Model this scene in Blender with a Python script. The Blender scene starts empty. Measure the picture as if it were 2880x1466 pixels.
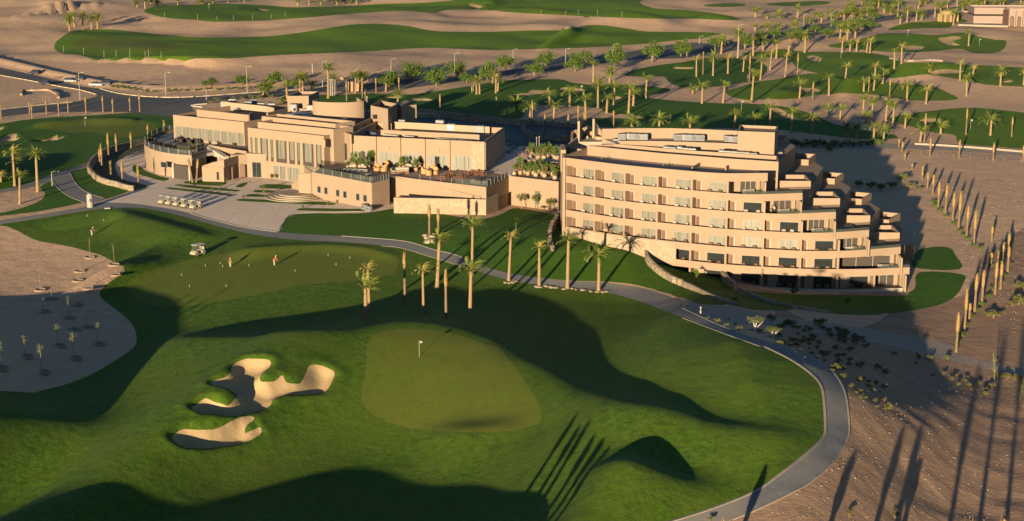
EXPO = 1.45
import bpy, bmesh, math, random
import numpy as np
from mathutils import Vector, Matrix
R = random.Random(7)
rng = np.random.default_rng(5)
C = bpy.context.scene.collection
PI = math.pi

# ---------------------------------------------------------------- camera survey
F_, YH, HC = 4400.0, -300.0, 66.0            # focal length (px of a 2880 px wide frame), horizon row, camera height
TH = math.atan((733 - YH) / F_); CT, ST = math.cos(TH), math.sin(TH)
SUN_AZ, SUN_EL = math.radians(19.0), math.radians(6.8)
SD = (math.sin(SUN_AZ), math.cos(SUN_AZ))    # ground direction the sunlight travels in
T_EL = math.tan(SUN_EL)
FR = {'00': (0, 0, 2.6813), '10': (960, 0, 2.6813), '20': (1920, 0, 2.6813), '01': (0, 489, 2.6813), '11': (960, 489, 2.6813),
      '21': (1920, 489, 2.6813), '02': (0, 977, 2.6813), '12': (960, 977, 2.6813), '22': (1920, 977, 2.6813), 'O': (0, 0, .8944),
      'C1': (380, 240, 3.6417), 'C2': (860, 240, 3.6417), 'C3': (1400, 300, 3.6417), 'C4': (1560, 330, 3.6417), 'C5': (2040, 360, 2.7317),
      'C6': (380, 420, 4.2933), 'F1': (2060, 420, 3.122), 'F2': (1560, 420, 5.04), 'F3': (1560, 320, 3.389), 'Z4': (660, 240, 5.152),
      'Z5': (1380, 320, 5.152), 'S': (0, 0, 1.0)}

def S(c, x, y):
    a = FR[c]; return (a[0] + x / a[2], a[1] + y / a[2])

def pts(s, cur='S'):
    out = []
    for tok in s.split():
        if ':' in tok:
            cur, tok = tok.split(':')
            if not tok: continue
        x, y = tok.split(','); out.append(S(cur, float(x), float(y)))
    return np.array(out)

def rayd(p):
    p = np.asarray(p, float); x = (p[..., 0] - 1440) / F_; y = (733 - p[..., 1]) / F_
    return np.stack([x, CT + y * ST, -ST + y * CT], -1)

def P(p, z):
    d = rayd(p); t = (HC - np.asarray(z)) / -d[..., 2]
    return d[..., :2] * t[..., None] if np.ndim(t) else d[:2] * t

def W(c, x, y, z):
    q = P(S(c, x, y), z); return (float(q[0]), float(q[1]))

def proj(X, Y, Z):
    """world -> survey px"""
    f = Y * CT - (Z - HC) * ST; u = Y * ST + (Z - HC) * CT
    return 1440 + F_ * X / f, 733 - F_ * u / f

def ztop(Y, py):
    y = (733 - py) / F_; return HC + Y * (-ST + y * CT) / (CT + y * ST)

def crom(p, n=6, closed=True):
    p = np.asarray(p, float); N = len(p); out = []
    rngi = range(N) if closed else range(N - 1)
    for i in rngi:
        if closed: a, b, c, d = p[i - 1], p[i], p[(i + 1) % N], p[(i + 2) % N]
        else: a, b, c, d = p[max(i - 1, 0)], p[i], p[i + 1], p[min(i + 2, N - 1)]
        for k in range(n):
            t = k / n
            out.append(.5 * ((2 * b) + (-a + c) * t + (2 * a - 5 * b + 4 * c - d) * t * t + (-a + 3 * b - 3 * c + d) * t ** 3))
    if not closed: out.append(p[-1])
    return np.array(out)

def inside(px, py, poly):
    r = np.zeros(np.shape(px), bool); n = len(poly)
    for i in range(n):
        x1, y1 = poly[i]; x2, y2 = poly[(i + 1) % n]
        if y1 == y2: continue
        c = ((y1 > py) != (y2 > py)) & (px < (x2 - x1) * (py - y1) / (y2 - y1) + x1)
        r ^= c
    return r

def sdist(px, py, poly):
    d = np.full(np.shape(px), 1e18); n = len(poly)
    for i in range(n):
        x1, y1 = poly[i]; x2, y2 = poly[(i + 1) % n]
        ex, ey = x2 - x1, y2 - y1; L = ex * ex + ey * ey + 1e-12
        t = np.clip(((px - x1) * ex + (py - y1) * ey) / L, 0, 1)
        d = np.minimum(d, (px - x1 - t * ex) ** 2 + (py - y1 - t * ey) ** 2)
    d = np.sqrt(d); return np.where(inside(px, py, poly), d, -d)

# ---------------------------------------------------------------- materials
MATS = {}
def newmat(name):
    m = bpy.data.materials.new(name); m.use_nodes = True; MATS[name] = m
    nt = m.node_tree; b = nt.nodes['Principled BSDF']
    return m, nt, b

def noise(nt, scale, detail=4, rough=.6, vec=None):
    n = nt.nodes.new('ShaderNodeTexNoise'); n.inputs['Scale'].default_value = scale
    n.inputs['Detail'].default_value = detail; n.inputs['Roughness'].default_value = rough
    if vec: nt.links.new(vec, n.inputs['Vector'])
    return n.outputs['Fac']

def ramp(nt, fac, stops):
    r = nt.nodes.new('ShaderNodeValToRGB'); e = r.color_ramp.elements
    while len(e) < len(stops): e.new(.5)
    for i, (p, c) in enumerate(stops):
        e[i].position = p; e[i].color = (*c, 1)
    nt.links.new(fac, r.inputs['Fac']); return r.outputs['Color']

def mixc(nt, fac, a, b, mode='MIX'):
    m = nt.nodes.new('ShaderNodeMix'); m.data_type = 'RGBA'; m.blend_type = mode
    if isinstance(fac, (int, float)): m.inputs[0].default_value = fac
    else: nt.links.new(fac, m.inputs[0])
    for k, v in ((6, a), (7, b)):
        if isinstance(v, tuple): m.inputs[k].default_value = (*v, 1)
        else: nt.links.new(v, m.inputs[k])
    return m.outputs[2]

def objvec(nt, scale=None):
    t = nt.nodes.new('ShaderNodeTexCoord')
    g = nt.nodes.new('ShaderNodeNewGeometry')
    o = g.outputs['Position']
    if scale:
        mp = nt.nodes.new('ShaderNodeMapping'); mp.inputs['Scale'].default_value = scale
        nt.links.new(o, mp.inputs['Vector']); o = mp.outputs['Vector']
    return o

def bump(nt, b, h, strength=.3, dist=.1):
    n = nt.nodes.new('ShaderNodeBump'); n.inputs['Strength'].default_value = strength; n.inputs['Distance'].default_value = dist
    nt.links.new(h, n.inputs['Height']); nt.links.new(n.outputs['Normal'], b.inputs['Normal'])

def mat_noise(name, c1, c2, scale=2.0, rough=.8, bs=0, bd=.05, bscale=None, big=None, detail=5, metal=0, spec=.3, aniso=None):
    m, nt, b = newmat(name); v = objvec(nt, aniso)
    col = ramp(nt, noise(nt, scale, detail, .65, v), [(.3, c1), (.7, c2)])
    if big:
        col = mixc(nt, ramp(nt, noise(nt, big[0], 3, .5, objvec(nt)), [(.38, (0, 0, 0)), (.66, (1, 1, 1))]), col, big[1])
    nt.links.new(col, b.inputs['Base Color'])
    b.inputs['Roughness'].default_value = rough; b.inputs['Metallic'].default_value = metal
    b.inputs['Specular IOR Level'].default_value = spec
    if bs: bump(nt, b, noise(nt, bscale or scale * 3, 6, .7, v), bs, bd)
    return m

def mat_plain(name, c, rough=.6, metal=0, spec=.4, var=.12):
    d = tuple(max(0, x * (1 - var)) for x in c)
    return mat_noise(name, d, c, 1.7, rough, metal=metal, spec=spec)

# ground stuff
def mat_sand(name, dark, lite, tint, bsz=.6):
    m, nt, b = newmat(name); v = objvec(nt)
    n1 = noise(nt, .35, 6, .65, v); n2 = noise(nt, .03, 4, .55, v); n3 = noise(nt, 6, 4, .7, v)
    col = ramp(nt, n1, [(.3, dark), (.7, lite)])
    col = mixc(nt, ramp(nt, n2, [(.4, (0, 0, 0)), (.62, (1, 1, 1))]), col, tint)
    col = mixc(nt, .35, col, ramp(nt, n3, [(.35, dark), (.65, lite)]))
    nt.links.new(col, b.inputs['Base Color']); b.inputs['Roughness'].default_value = .95; b.inputs['Specular IOR Level'].default_value = .1
    a = nt.nodes.new('ShaderNodeMath'); a.operation = 'ADD'
    s = nt.nodes.new('ShaderNodeMath'); s.operation = 'MULTIPLY'; s.inputs[1].default_value = .45
    vw = objvec(nt, (.5, 1.5, 1)); nt.links.new(noise(nt, 1.3, 8, .72, vw), s.inputs[0])
    nt.links.new(noise(nt, .28, 5, .6, v), a.inputs[0]); nt.links.new(s.outputs[0], a.inputs[1])
    bump(nt, b, a.outputs[0], bsz, .22)
    return m

def mat_grass(name, c1, c2, c3, bs=.5, fine=7.0):
    m, nt, b = newmat(name); v = objvec(nt)
    col = ramp(nt, noise(nt, fine * .35, 6, .75, v), [(.32, c1), (.68, c2)])
    col = mixc(nt, ramp(nt, noise(nt, .06, 5, .6, v), [(.4, (0, 0, 0)), (.64, (.85, .85, .85))]), col, c3)
    col = mixc(nt, ramp(nt, noise(nt, .22, 6, .7, v), [(.5, (0, 0, 0)), (.72, (.55, .55, .55))]), col, (c3[0] * 1.2, c3[1] * 1.05, c3[2] * 1.2))
    col = mixc(nt, ramp(nt, noise(nt, .35, 5, .7, objvec(nt, (1.2, .8, 1))), [(.28, (.6, .6, .6)), (.46, (0, 0, 0))]), col, c1)
    nt.links.new(col, b.inputs['Base Color']); b.inputs['Roughness'].default_value = .85; b.inputs['Specular IOR Level'].default_value = .15
    a = nt.nodes.new('ShaderNodeMath'); a.operation = 'ADD'
    s = nt.nodes.new('ShaderNodeMath'); s.operation = 'MULTIPLY'; s.inputs[1].default_value = .5
    nt.links.new(noise(nt, fine, 5, .75, v), s.inputs[0])
    nt.links.new(noise(nt, .55, 6, .72, v), a.inputs[0]); nt.links.new(s.outputs[0], a.inputs[1])
    bump(nt, b, a.outputs[0], bs, .2)
    return m

mat_sand('desert', (.37, .245, .162), (.58, .405, .28), (.47, .32, .215), 1.0)
mat_sand('dirt', (.20, .145, .115), (.31, .23, .18), (.26, .19, .15), .7)
mat_sand('bunker_sand', (.33, .245, .135), (.42, .315, .175), (.37, .275, .155), .6)
mat_sand('earth', (.20, .132, .095), (.38, .258, .18), (.27, .182, .13), 1.0)
mat_grass('rough_grass', (.024, .056, .005), (.082, .158, .012), (.066, .108, .010), .7, 3.2)
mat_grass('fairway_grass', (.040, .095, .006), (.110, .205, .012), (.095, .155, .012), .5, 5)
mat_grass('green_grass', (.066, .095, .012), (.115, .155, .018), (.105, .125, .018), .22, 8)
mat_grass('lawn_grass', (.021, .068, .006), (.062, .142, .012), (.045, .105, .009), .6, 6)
mat_noise('planting_soil', (.05, .055, .02), (.11, .10, .05), 1.2, .95, .6, .15, 3)
mat_noise('asphalt', (.060, .062, .070), (.085, .086, .092), 3, .85, .2, .02, 14, (.05, (.095, .092, .09)))
mat_noise('path_asphalt', (.105, .115, .13), (.165, .17, .18), 2.2, .9, .3, .03, 18, (.10, (.19, .18, .165)))
mat_noise('track', (.21, .185, .165), (.29, .25, .21), 1.2, .95, .4, .05, 4)
mat_noise('kerb', (.20, .18, .155), (.29, .26, .22), 2, .85)
mat_plain('kerb_white', (.42, .38, .32)); mat_plain('kerb_yellow', (.36, .27, .14))
def mat_paving():
    m, nt, b = newmat('paving'); v = objvec(nt)
    bk = nt.nodes.new('ShaderNodeTexBrick'); nt.links.new(v, bk.inputs['Vector'])
    bk.inputs['Scale'].default_value = 1; bk.inputs['Brick Width'].default_value = 4.2; bk.inputs['Row Height'].default_value = 4.2; bk.offset = 0
    bk.inputs['Mortar Size'].default_value = .05
    bk.inputs['Color1'].default_value = (.58, .475, .39, 1); bk.inputs['Color2'].default_value = (.62, .51, .42, 1); bk.inputs['Mortar'].default_value = (.30, .25, .20, 1)
    col = mixc(nt, .4, bk.outputs['Color'], ramp(nt, noise(nt, .5, 6, .7, v), [(.3, (.44, .36, .29)), (.7, (.62, .51, .41))]))
    nt.links.new(col, b.inputs['Base Color']); b.inputs['Roughness'].default_value = .8
    bump(nt, b, noise(nt, 5, 5, .7, v), .15, .02)
mat_paving()
# building stuff
def mat_plaster(name, c, v_=.10):
    m, nt, b = newmat(name); v = objvec(nt)
    d = tuple(x * (1 - v_) for x in c)
    col = ramp(nt, noise(nt, .45, 6, .6, v), [(.3, d), (.7, c)])
    st = noise(nt, 1.0, 5, .7, objvec(nt, (1.6, 1.6, .12)))
    col = mixc(nt, ramp(nt, st, [(.55, (0, 0, 0)), (.85, (.25, .25, .25))]), col, tuple(x * .72 for x in c))
    nt.links.new(col, b.inputs['Base Color']); b.inputs['Roughness'].default_value = .9; b.inputs['Specular IOR Level'].default_value = .15
    bump(nt, b, noise(nt, 7, 5, .7, v), .12, .02)
mat_plaster('plaster', (.248, .186, .138)); mat_plaster('plaster_pale', (.29, .225, .165))
mat_plaster('pink_plaster', (.23, .18, .16)); mat_plaster('yellow_plaster', (.25, .20, .085))
mat_plaster('concrete', (.34, .31, .28)); mat_plaster('roof_gravel', (.34, .29, .24), .2)
mat_plaster('dark_roof', (.16, .10, .085), .3)
def mat_stone(name, c1, c2, cm, sc):
    m, nt, b = newmat(name); v = objvec(nt)
    vo = nt.nodes.new('ShaderNodeTexVoronoi'); vo.inputs['Scale'].default_value = sc; nt.links.new(v, vo.inputs['Vector'])
    sp = nt.nodes.new('ShaderNodeSeparateColor'); nt.links.new(vo.outputs['Color'], sp.inputs[0])
    col = ramp(nt, sp.outputs[0], [(.1, c1), (.9, c2)])
    v2 = nt.nodes.new('ShaderNodeTexVoronoi'); v2.feature = 'DISTANCE_TO_EDGE'; v2.inputs['Scale'].default_value = sc; nt.links.new(v, v2.inputs['Vector'])
    e = ramp(nt, v2.outputs['Distance'], [(.02, (1, 1, 1)), (.09, (0, 0, 0))])
    col = mixc(nt, e, col, cm); nt.links.new(col, b.inputs['Base Color']); b.inputs['Roughness'].default_value = .9
    bump(nt, b, v2.outputs['Distance'], .5, .08)
mat_stone('stone_clad', (.235, .18, .13), (.30, .235, .17), (.21, .16, .118), 2.2)
mat_stone('rubble_stone', (.17, .14, .10), (.29, .24, .175), (.11, .085, .06), 1.6)
def mat_glass(name, col, al, rough=.05):
    m, nt, b = newmat(name)
    tr = nt.nodes.new('ShaderNodeBsdfTransparent'); tr.inputs[0].default_value = (*[.7 + .3 * c for c in col], 1)
    b.inputs['Base Color'].default_value = (*col, 1); b.inputs['Roughness'].default_value = rough
    mx = nt.nodes.new('ShaderNodeMixShader'); mx.inputs[0].default_value = al
    nt.links.new(tr.outputs[0], mx.inputs[1]); nt.links.new(b.outputs[0], mx.inputs[2])
    nt.links.new(mx.outputs[0], nt.nodes['Material Output'].inputs['Surface'])
mat_glass('clear_glass', (.16, .19, .18), .16)
mat_plain('window_glass', (.022, .028, .030), .08, 0, .5, .3)
mat_plain('green_glass', (.10, .14, .11), .1, 0, .5, .3)
def mat_curtain():
    m, nt, b = newmat('curtain'); v = objvec(nt)
    w = nt.nodes.new('ShaderNodeTexNoise'); w.inputs['Scale'].default_value = 3.2; w.inputs['Detail'].default_value = 3
    nt.links.new(objvec(nt, (2.2, 2.2, .02)), w.inputs['Vector'])
    col = ramp(nt, w.outputs['Fac'], [(.36, (.065, .07, .06)), (.5, (.165, .16, .135)), (.64, (.09, .092, .078))])
    nt.links.new(col, b.inputs['Base Color']); b.inputs['Roughness'].default_value = .5
mat_curtain()
mat_plain('white_paint', (.28, .265, .24)); mat_plain('bright_white', (.245, .235, .22)); mat_plain('cushion', (.25, .235, .21))
mat_plain('wicker', (.10, .055, .035), .7); mat_plain('dark_wicker', (.022, .018, .018), .7); mat_plain('tan_wicker', (.34, .20, .085), .7)
mat_plain('red_wood', (.17, .07, .04), .6); mat_plain('brown_door_fin_shade', (.115, .062, .045), .7); mat_plain('unlit_interior', (.045, .038, .034), .9)  # brown serves doors and painted fin shade; near-black paints unlit rooms
mat_plain('steel', (.17, .18, .2), .45, .5); mat_plain('duct', (.26, .28, .33), .45, .3); mat_plain('ac_paint', (.20, .205, .22), .5)
mat_plain('blue_steel', (.10, .14, .26), .4, .3)
mat_plain('black', (.015, .015, .016), .5); mat_plain('rubber', (.02, .02, .02), .8)
mat_plain('cart_body', (.30, .275, .20), .35); mat_plain('cart_roof', (.36, .345, .31), .4); mat_plain('seat_white', (.26, .245, .21), .5)
mat_plain('car_blue', (.025, .03, .05), .25); mat_plain('car_silver', (.30, .32, .36), .25, .4); mat_plain('car_glass', (.02, .022, .026), .05)
mat_plain('skin', (.38, .22, .15), .6); mat_plain('red_shirt', (.55, .015, .02), .8); mat_plain('khaki', (.28, .23, .16), .8); mat_plain('hair', (.02, .015, .012), .8)
mat_plain('terracotta', (.28, .18, .12), .8); mat_plain('emblem_blue', (.02, .03, .12), .5); mat_plain('lamp_pole', (.34, .33, .33), .4, .3)
mat_plain('paint_wall', (.20, .19, .17)); mat_plain('beige_stone', (.25, .21, .155)); mat_plain('fabric', (.25, .22, .17))
# plants
mat_noise('palm_trunk', (.14, .095, .055), (.27, .195, .105), 5, .9, .8, .05, 9, aniso=(.6, .6, 2.5))
mat_noise('dark_trunk', (.085, .06, .038), (.19, .135, .08), 5, .9, .8, .05, 9, aniso=(.6, .6, 2.5))
mat_noise('wrapped', (.16, .105, .045), (.28, .19, .08), 4, .9, .6, .05, 8, aniso=(2, 2, .5))
mat_noise('frond', (.07, .10, .018), (.155, .18, .038), 1.5, .6, spec=.3)
mat_noise('frond_dry', (.18, .165, .05), (.30, .26, .08), 1.5, .7, spec=.2)
mat_noise('leaf', (.028, .060, .010), (.085, .135, .022), 1.6, .65, spec=.2)
mat_noise('leaf_pale', (.085, .11, .03), (.19, .20, .06), 1.6, .7, spec=.2)
mat_noise('leaf_olive', (.06, .07, .02), (.13, .13, .045), 1.6, .7, spec=.2)
mat_noise('bark', (.14, .10, .07), (.25, .19, .13), 6, .9); mat_noise('white_bark', (.5, .45, .38), (.62, .56, .48), 6, .8)

# ---------------------------------------------------------------- mesh builder
class MB:
    def __init__(s): s.v = []; s.f = []; s.m = []; s.mi = 0
    def add(s, vs, fs):
        o = len(s.v); s.v += [tuple(map(float, q)) for q in vs]; s.f += [tuple(i + o for i in f) for f in fs]; s.m += [s.mi] * len(fs); return s
    def box(s, c, d, rz=0, M=None):
        x, y, z = (k / 2 for k in d); vs = [(a * x, b * y, e * z) for a in (-1, 1) for b in (-1, 1) for e in (-1, 1)]
        cr, sr = math.cos(rz), math.sin(rz)
        vs = [(c[0] + a * cr - b * sr, c[1] + a * sr + b * cr, c[2] + e) for a, b, e in vs]
        return s.add(vs, [(0, 1, 3, 2), (4, 6, 7, 5), (0, 4, 5, 1), (2, 3, 7, 6), (0, 2, 6, 4), (1, 5, 7, 3)])
    def cbox(s, c, d, b=.05, rz=0):
        """box with chamfered vertical edges and a chamfered top"""
        x, y = d[0] / 2, d[1] / 2; b = min(b, x * .6, y * .6)
        ring = [(-x + b, -y), (x - b, -y), (x, -y + b), (x, y - b), (x - b, y), (-x + b, y), (-x, y - b), (-x, -y + b)]
        cr, sr = math.cos(rz), math.sin(rz); vs = []
        for (k, z) in ((1, -d[2] / 2), (1, d[2] / 2 - b), (1 - b / max(x, y), d[2] / 2)):
            vs += [(c[0] + a * k * cr - e * k * sr, c[1] + a * k * sr + e * k * cr, c[2] + z) for a, e in ring]
        fs = [(i, (i + 1) % 8, (i + 1) % 8 + 8 * (j + 1), i + 8 * (j + 1)) if j == 0 else (i + 8, (i + 1) % 8 + 8, (i + 1) % 8 + 16, i + 16) for j in (0, 1) for i in range(8)]
        fs += [tuple(range(16, 24)), tuple(range(7, -1, -1))]
        return s.add(vs, fs)
    def tube(s, path, rad, n=8, cap=True):
        path = [Vector(p) for p in path]; k = len(path); rad = [rad] * k if isinstance(rad, (int, float)) else rad; vs = []
        for i, p in enumerate(path):
            t = (path[min(i + 1, k - 1)] - path[max(i - 1, 0)]).normalized()
            a = t.cross(Vector((0, 0, 1))) if abs(t.z) < .95 else t.cross(Vector((0, 1, 0))); a.normalize(); b = t.cross(a)
            for j in range(n):
                w = 2 * PI * j / n; vs.append(p + (a * math.cos(w) + b * math.sin(w)) * rad[i])
        fs = [(i * n + j, i * n + (j + 1) % n, (i + 1) * n + (j + 1) % n, (i + 1) * n + j) for i in range(k - 1) for j in range(n)]
        if cap: fs += [tuple(range(n - 1, -1, -1)), tuple(range((k - 1) * n, k * n))]
        return s.add(vs, fs)
    def lathe(s, prof, c=(0, 0, 0), n=16):
        vs = [(c[0] + r * math.cos(2 * PI * j / n), c[1] + r * math.sin(2 * PI * j / n), c[2] + z) for r, z in prof for j in range(n)]
        k = len(prof); fs = [(i * n + j, i * n + (j + 1) % n, (i + 1) * n + (j + 1) % n, (i + 1) * n + j) for i in range(k - 1) for j in range(n)]
        fs += [tuple(range(n - 1, -1, -1)), tuple(range((k - 1) * n, k * n))]
        return s.add(vs, fs)
    def prism(s, poly, z0, z1, tray=0, tw=.3):
        poly = [tuple(p) for p in poly]
        A = sum(poly[i][0] * poly[(i + 1) % len(poly)][1] - poly[(i + 1) % len(poly)][0] * poly[i][1] for i in range(len(poly)))
        if A < 0: poly = poly[::-1]
        n = len(poly); vs = [(x, y, z0) for x, y in poly] + [(x, y, z1) for x, y in poly]
        fs = [(i, (i + 1) % n, n + (i + 1) % n, n + i) for i in range(n)] + [tuple(range(n - 1, -1, -1))]
        if tray:
            q = inset(poly, tw); vs += [(x, y, z1) for x, y in q] + [(x, y, z1 - tray) for x, y in q]
            fs += [(n + i, n + (i + 1) % n, 2 * n + (i + 1) % n, 2 * n + i) for i in range(n)]
            fs += [(2 * n + i, 2 * n + (i + 1) % n, 3 * n + (i + 1) % n, 3 * n + i) for i in range(n)]
            fs += [tuple(range(3 * n, 4 * n))]
        else: fs += [tuple(range(n, 2 * n))]
        return s.add(vs, fs)
    def wall(s, line, z0, z1, th=.25, side=0, closed=False):
        """thick ribbon along a 2-D line; z0 / z1 numbers or lists; side -1/0/1 puts the thickness right/centred/left"""
        line = [Vector(p[:2]) for p in line]; n = len(line)
        z0 = [z0] * n if isinstance(z0, (int, float)) else z0; z1 = [z1] * n if isinstance(z1, (int, float)) else z1
        a, b = {0: (-th / 2, th / 2), 1: (0, th), -1: (-th, 0)}[side]; vs = []
        for i in range(n):
            if closed: p, q = line[i - 1], line[(i + 1) % n]
            else: p, q = line[max(i - 1, 0)], line[min(i + 1, n - 1)]
            d1 = (line[i] - p); d2 = (q - line[i])
            d1 = d1.normalized() if d1.length > 1e-6 else d2.normalized(); d2 = d2.normalized() if d2.length > 1e-6 else d1
            t = (d1 + d2).normalized(); k = 1 / max(.45, t.dot(d1)); nrm = Vector((-t.y, t.x)) * k
            for o, z in ((a, z0[i]), (b, z0[i]), (b, z1[i]), (a, z1[i])):
                w = line[i] + nrm * o; vs.append((w.x, w.y, z))
        fs = []
        for i in range(n if closed else n - 1):
            j = (i + 1) % n
            for k in range(4): fs.append((4 * i + k, 4 * j + k, 4 * j + (k + 1) % 4, 4 * i + (k + 1) % 4))
        if not closed: fs += [(0, 1, 2, 3), (4 * n - 1, 4 * n - 2, 4 * n - 3, 4 * n - 4)]
        return s.add(vs, fs)
    def mesh(s, name, mats, smooth=False):
        me = bpy.data.meshes.new(name); me.from_pydata(s.v, [], s.f); me.update()
        for m in (mats if isinstance(mats, (list, tuple)) else [mats]): me.materials.append(MATS[m])
        if any(s.m): me.polygons.foreach_set('material_index', s.m)
        bm = bmesh.new(); bm.from_mesh(me); bmesh.ops.recalc_face_normals(bm, faces=bm.faces); bm.to_mesh(me); bm.free()
        if smooth: me.polygons.foreach_set('use_smooth', [True] * len(me.polygons))
        return me
    def ob(s, name, mats, parent=None, loc=(0, 0, 0), rz=0, smooth=False):
        return link(name, s.mesh(name, mats, smooth), parent, loc, rz)

def inset(poly, w):
    n = len(poly); out = []
    for i in range(n):
        p, c, q = Vector(poly[i - 1]), Vector(poly[i]), Vector(poly[(i + 1) % n])
        d1 = (c - p).normalized(); d2 = (q - c).normalized(); n1 = Vector((-d1.y, d1.x)); n2 = Vector((-d2.y, d2.x))
        b = n1 + n2; b = b / max(.3, b.length_squared / 2) if b.length > 1e-6 else n1
        out.append(tuple(c + b * w * 1.0))
    return out

def link(name, me, parent=None, loc=(0, 0, 0), rz=0):
    o = bpy.data.objects.new(name, me); C.objects.link(o); o.location = loc; o.rotation_euler = (0, 0, rz)
    if parent: o.parent = parent
    return o

LABELS = {}
def tag(o, label, cat, group=None, kind=None, shared=False):
    o['label'] = label; o['category'] = cat
    if group: o['group'] = group
    if kind: o['kind'] = kind
    if label in LABELS and not shared: print('DUP LABEL', label)
    nw = len(label.split())
    if nw < 4 or nw > 16: print('LABEL LENGTH', nw, label)
    LABELS[label] = 1
    return o

def thing(name, loc, label, cat, group=None, rz=0, sc=None, shared=False):
    o = bpy.data.objects.new(name, None); C.objects.link(o); o.location = loc; o.rotation_euler = (0, 0, rz)
    o.empty_display_size = .2
    if sc: o.scale = (sc, sc, sc) if isinstance(sc, (int, float)) else sc
    return tag(o, label, cat, group, shared=shared)

def struct(o): o['kind'] = 'structure'; return o

ORD = 'first second third fourth fifth sixth seventh eighth ninth tenth eleventh twelfth thirteenth fourteenth fifteenth sixteenth seventeenth eighteenth nineteenth twentieth'.split()
def nth(i):
    if i < 20: return ORD[i]
    t = 'twenty thirty forty fifty sixty seventy'.split()[(i + 1) // 10 - 2]
    return ('twentieth thirtieth fortieth fiftieth sixtieth seventieth'.split()[(i + 1) // 10 - 2]) if (i + 1) % 10 == 0 else t + '-' + ORD[(i + 1) % 10 - 1]

def proto_copy(src, parent_of, loc, rz, label, cat, group, sc=None, shared=False):
    """thing made of shared part meshes: src = list of (name, mesh, children) where children is a list of the same"""
    o = thing(parent_of, loc, label, cat, group, rz, sc, shared)
    for nm, me, ch in src:
        p = link(nm, me, o)
        for nm2, me2 in ch: link(nm2, me2, p)
    return o
# ---------------------------------------------------------------- terrain heights
X0, Y0, NX, NY = -420.0, 60.0, 941, 1141
def bil(A, x, y, x0, y0, st=1.0):
    fx = np.clip((np.asarray(x, float) - x0) / st, 0, A.shape[1] - 1.001); fy = np.clip((np.asarray(y, float) - y0) / st, 0, A.shape[0] - 1.001)
    i = fx.astype(int); j = fy.astype(int); u = fx - i; v = fy - j
    return (A[j, i] * (1 - u) + A[j, i + 1] * u) * (1 - v) + (A[j + 1, i] * (1 - u) + A[j + 1, i + 1] * u) * v

CTRL = """-400,1800,0 1440,1900,0 3300,1800,-1.5 0,1300,0 700,1300,.5 1440,1300,.6 2000,1300,3.0 2150,1250,3.4 1900,1420,2.4 2400,1200,-1.2 2500,1420,-1.2 2850,1300,-1.5 2850,1000,-1.4
150,850,2 150,700,3 700,750,3.6 300,640,4.2 1100,800,3 1250,1050,2.2 700,1080,1.2 1800,1050,3.4 2000,1100,4.0 2150,1130,3.6 2050,990,2.6 2250,1080,.2 850,670,4.3 1300,740,3.4
1650,800,2.3 1950,870,.9 500,560,4.8 800,560,4.8 600,500,4.8 900,610,4.7 1100,610,4.9 1200,590,4.9 1380,590,4.5 1440,583,4.4 1560,605,4.8 1590,655,5.6
1700,680,5.3 1800,700,4.9 1870,735,1.6 2100,800,0 2530,810,0 2300,870,-.4 2600,720,0 2650,850,-.8 2600,600,.6 2500,450,1.6
2300,420,2 1500,400,4.5 1500,330,4.8 1000,300,5 500,330,5 100,500,5 150,400,5 0,560,4.9 250,540,4.9 400,500,4.9
100,200,6 700,260,6 1400,200,6 2200,200,5 2800,300,3 2800,500,1 1400,60,9 300,60,9 2600,60,7 300,130,7 1400,110,8
-500,300,6 3400,300,3 -500,800,3 3400,800,-1 1440,0,10 -600,0,10 3500,0,8"""
c_ = np.array([[float(k) for k in t.split(',')] for t in CTRL.split()])
cp = P(c_[:, :2], c_[:, 2]) / 100.0
def tps_k(r2): return np.where(r2 > 1e-12, .5 * r2 * np.log(np.maximum(r2, 1e-12)), 0)
n_ = len(cp); K = tps_k(((cp[:, None] - cp[None]) ** 2).sum(-1)) + np.eye(n_) * .004
Pm = np.hstack([np.ones((n_, 1)), cp]); A_ = np.block([[K, Pm], [Pm.T, np.zeros((3, 3))]])
w_ = np.linalg.solve(A_, np.concatenate([c_[:, 2], np.zeros(3)]))
gx, gy = np.meshgrid(X0 + np.arange(0, NX + 8, 8), Y0 + np.arange(0, NY + 8, 8))
q_ = np.stack([gx, gy], -1).reshape(-1, 2) / 100.0
hb = (tps_k(((q_[:, None] - cp[None]) ** 2).sum(-1)) @ w_[:n_] + w_[n_] + q_ @ w_[n_ + 1:]).reshape(gx.shape)
hb = np.clip(hb, -3, 12)
RX, RY = np.meshgrid(X0 + np.arange(NX), Y0 + np.arange(NY))
BASE = bil(hb, RX, RY, X0, Y0, 8.0)
HR = BASE.copy()
def h(x, y): return bil(HR, x, y, X0, Y0)

def hit(p):
    """first point of the ground seen at survey pixel(s) p -> (x, y, z)"""
    p = np.atleast_2d(np.asarray(p, float)); d = rayd(p); out = np.zeros((len(p), 3))
    ts = np.geomspace(95, 1500, 700)
    for i in range(0, len(p), 400):
        dd = d[i:i + 400]; k = ts[None] / dd[:, 1:2]
        xx = dd[:, :1] * k; yy = dd[:, 1:2] * k; zz = HC + dd[:, 2:3] * k
        below = zz < h(xx, yy); below[:, -1] = True
        j = np.maximum(below.argmax(1), 1); lo = ts[j - 1]; hi = ts[j]
        for _ in range(14):
            m = (lo + hi) / 2; km = m / dd[:, 1]
            b = HC + dd[:, 2] * km < h(dd[:, 0] * km, dd[:, 1] * km)
            hi = np.where(b, m, hi); lo = np.where(b, lo, m)
        km = hi / dd[:, 1]; out[i:i + 400] = np.stack([dd[:, 0] * km, dd[:, 1] * km, HC + dd[:, 2] * km], 1)
    return out

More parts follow.
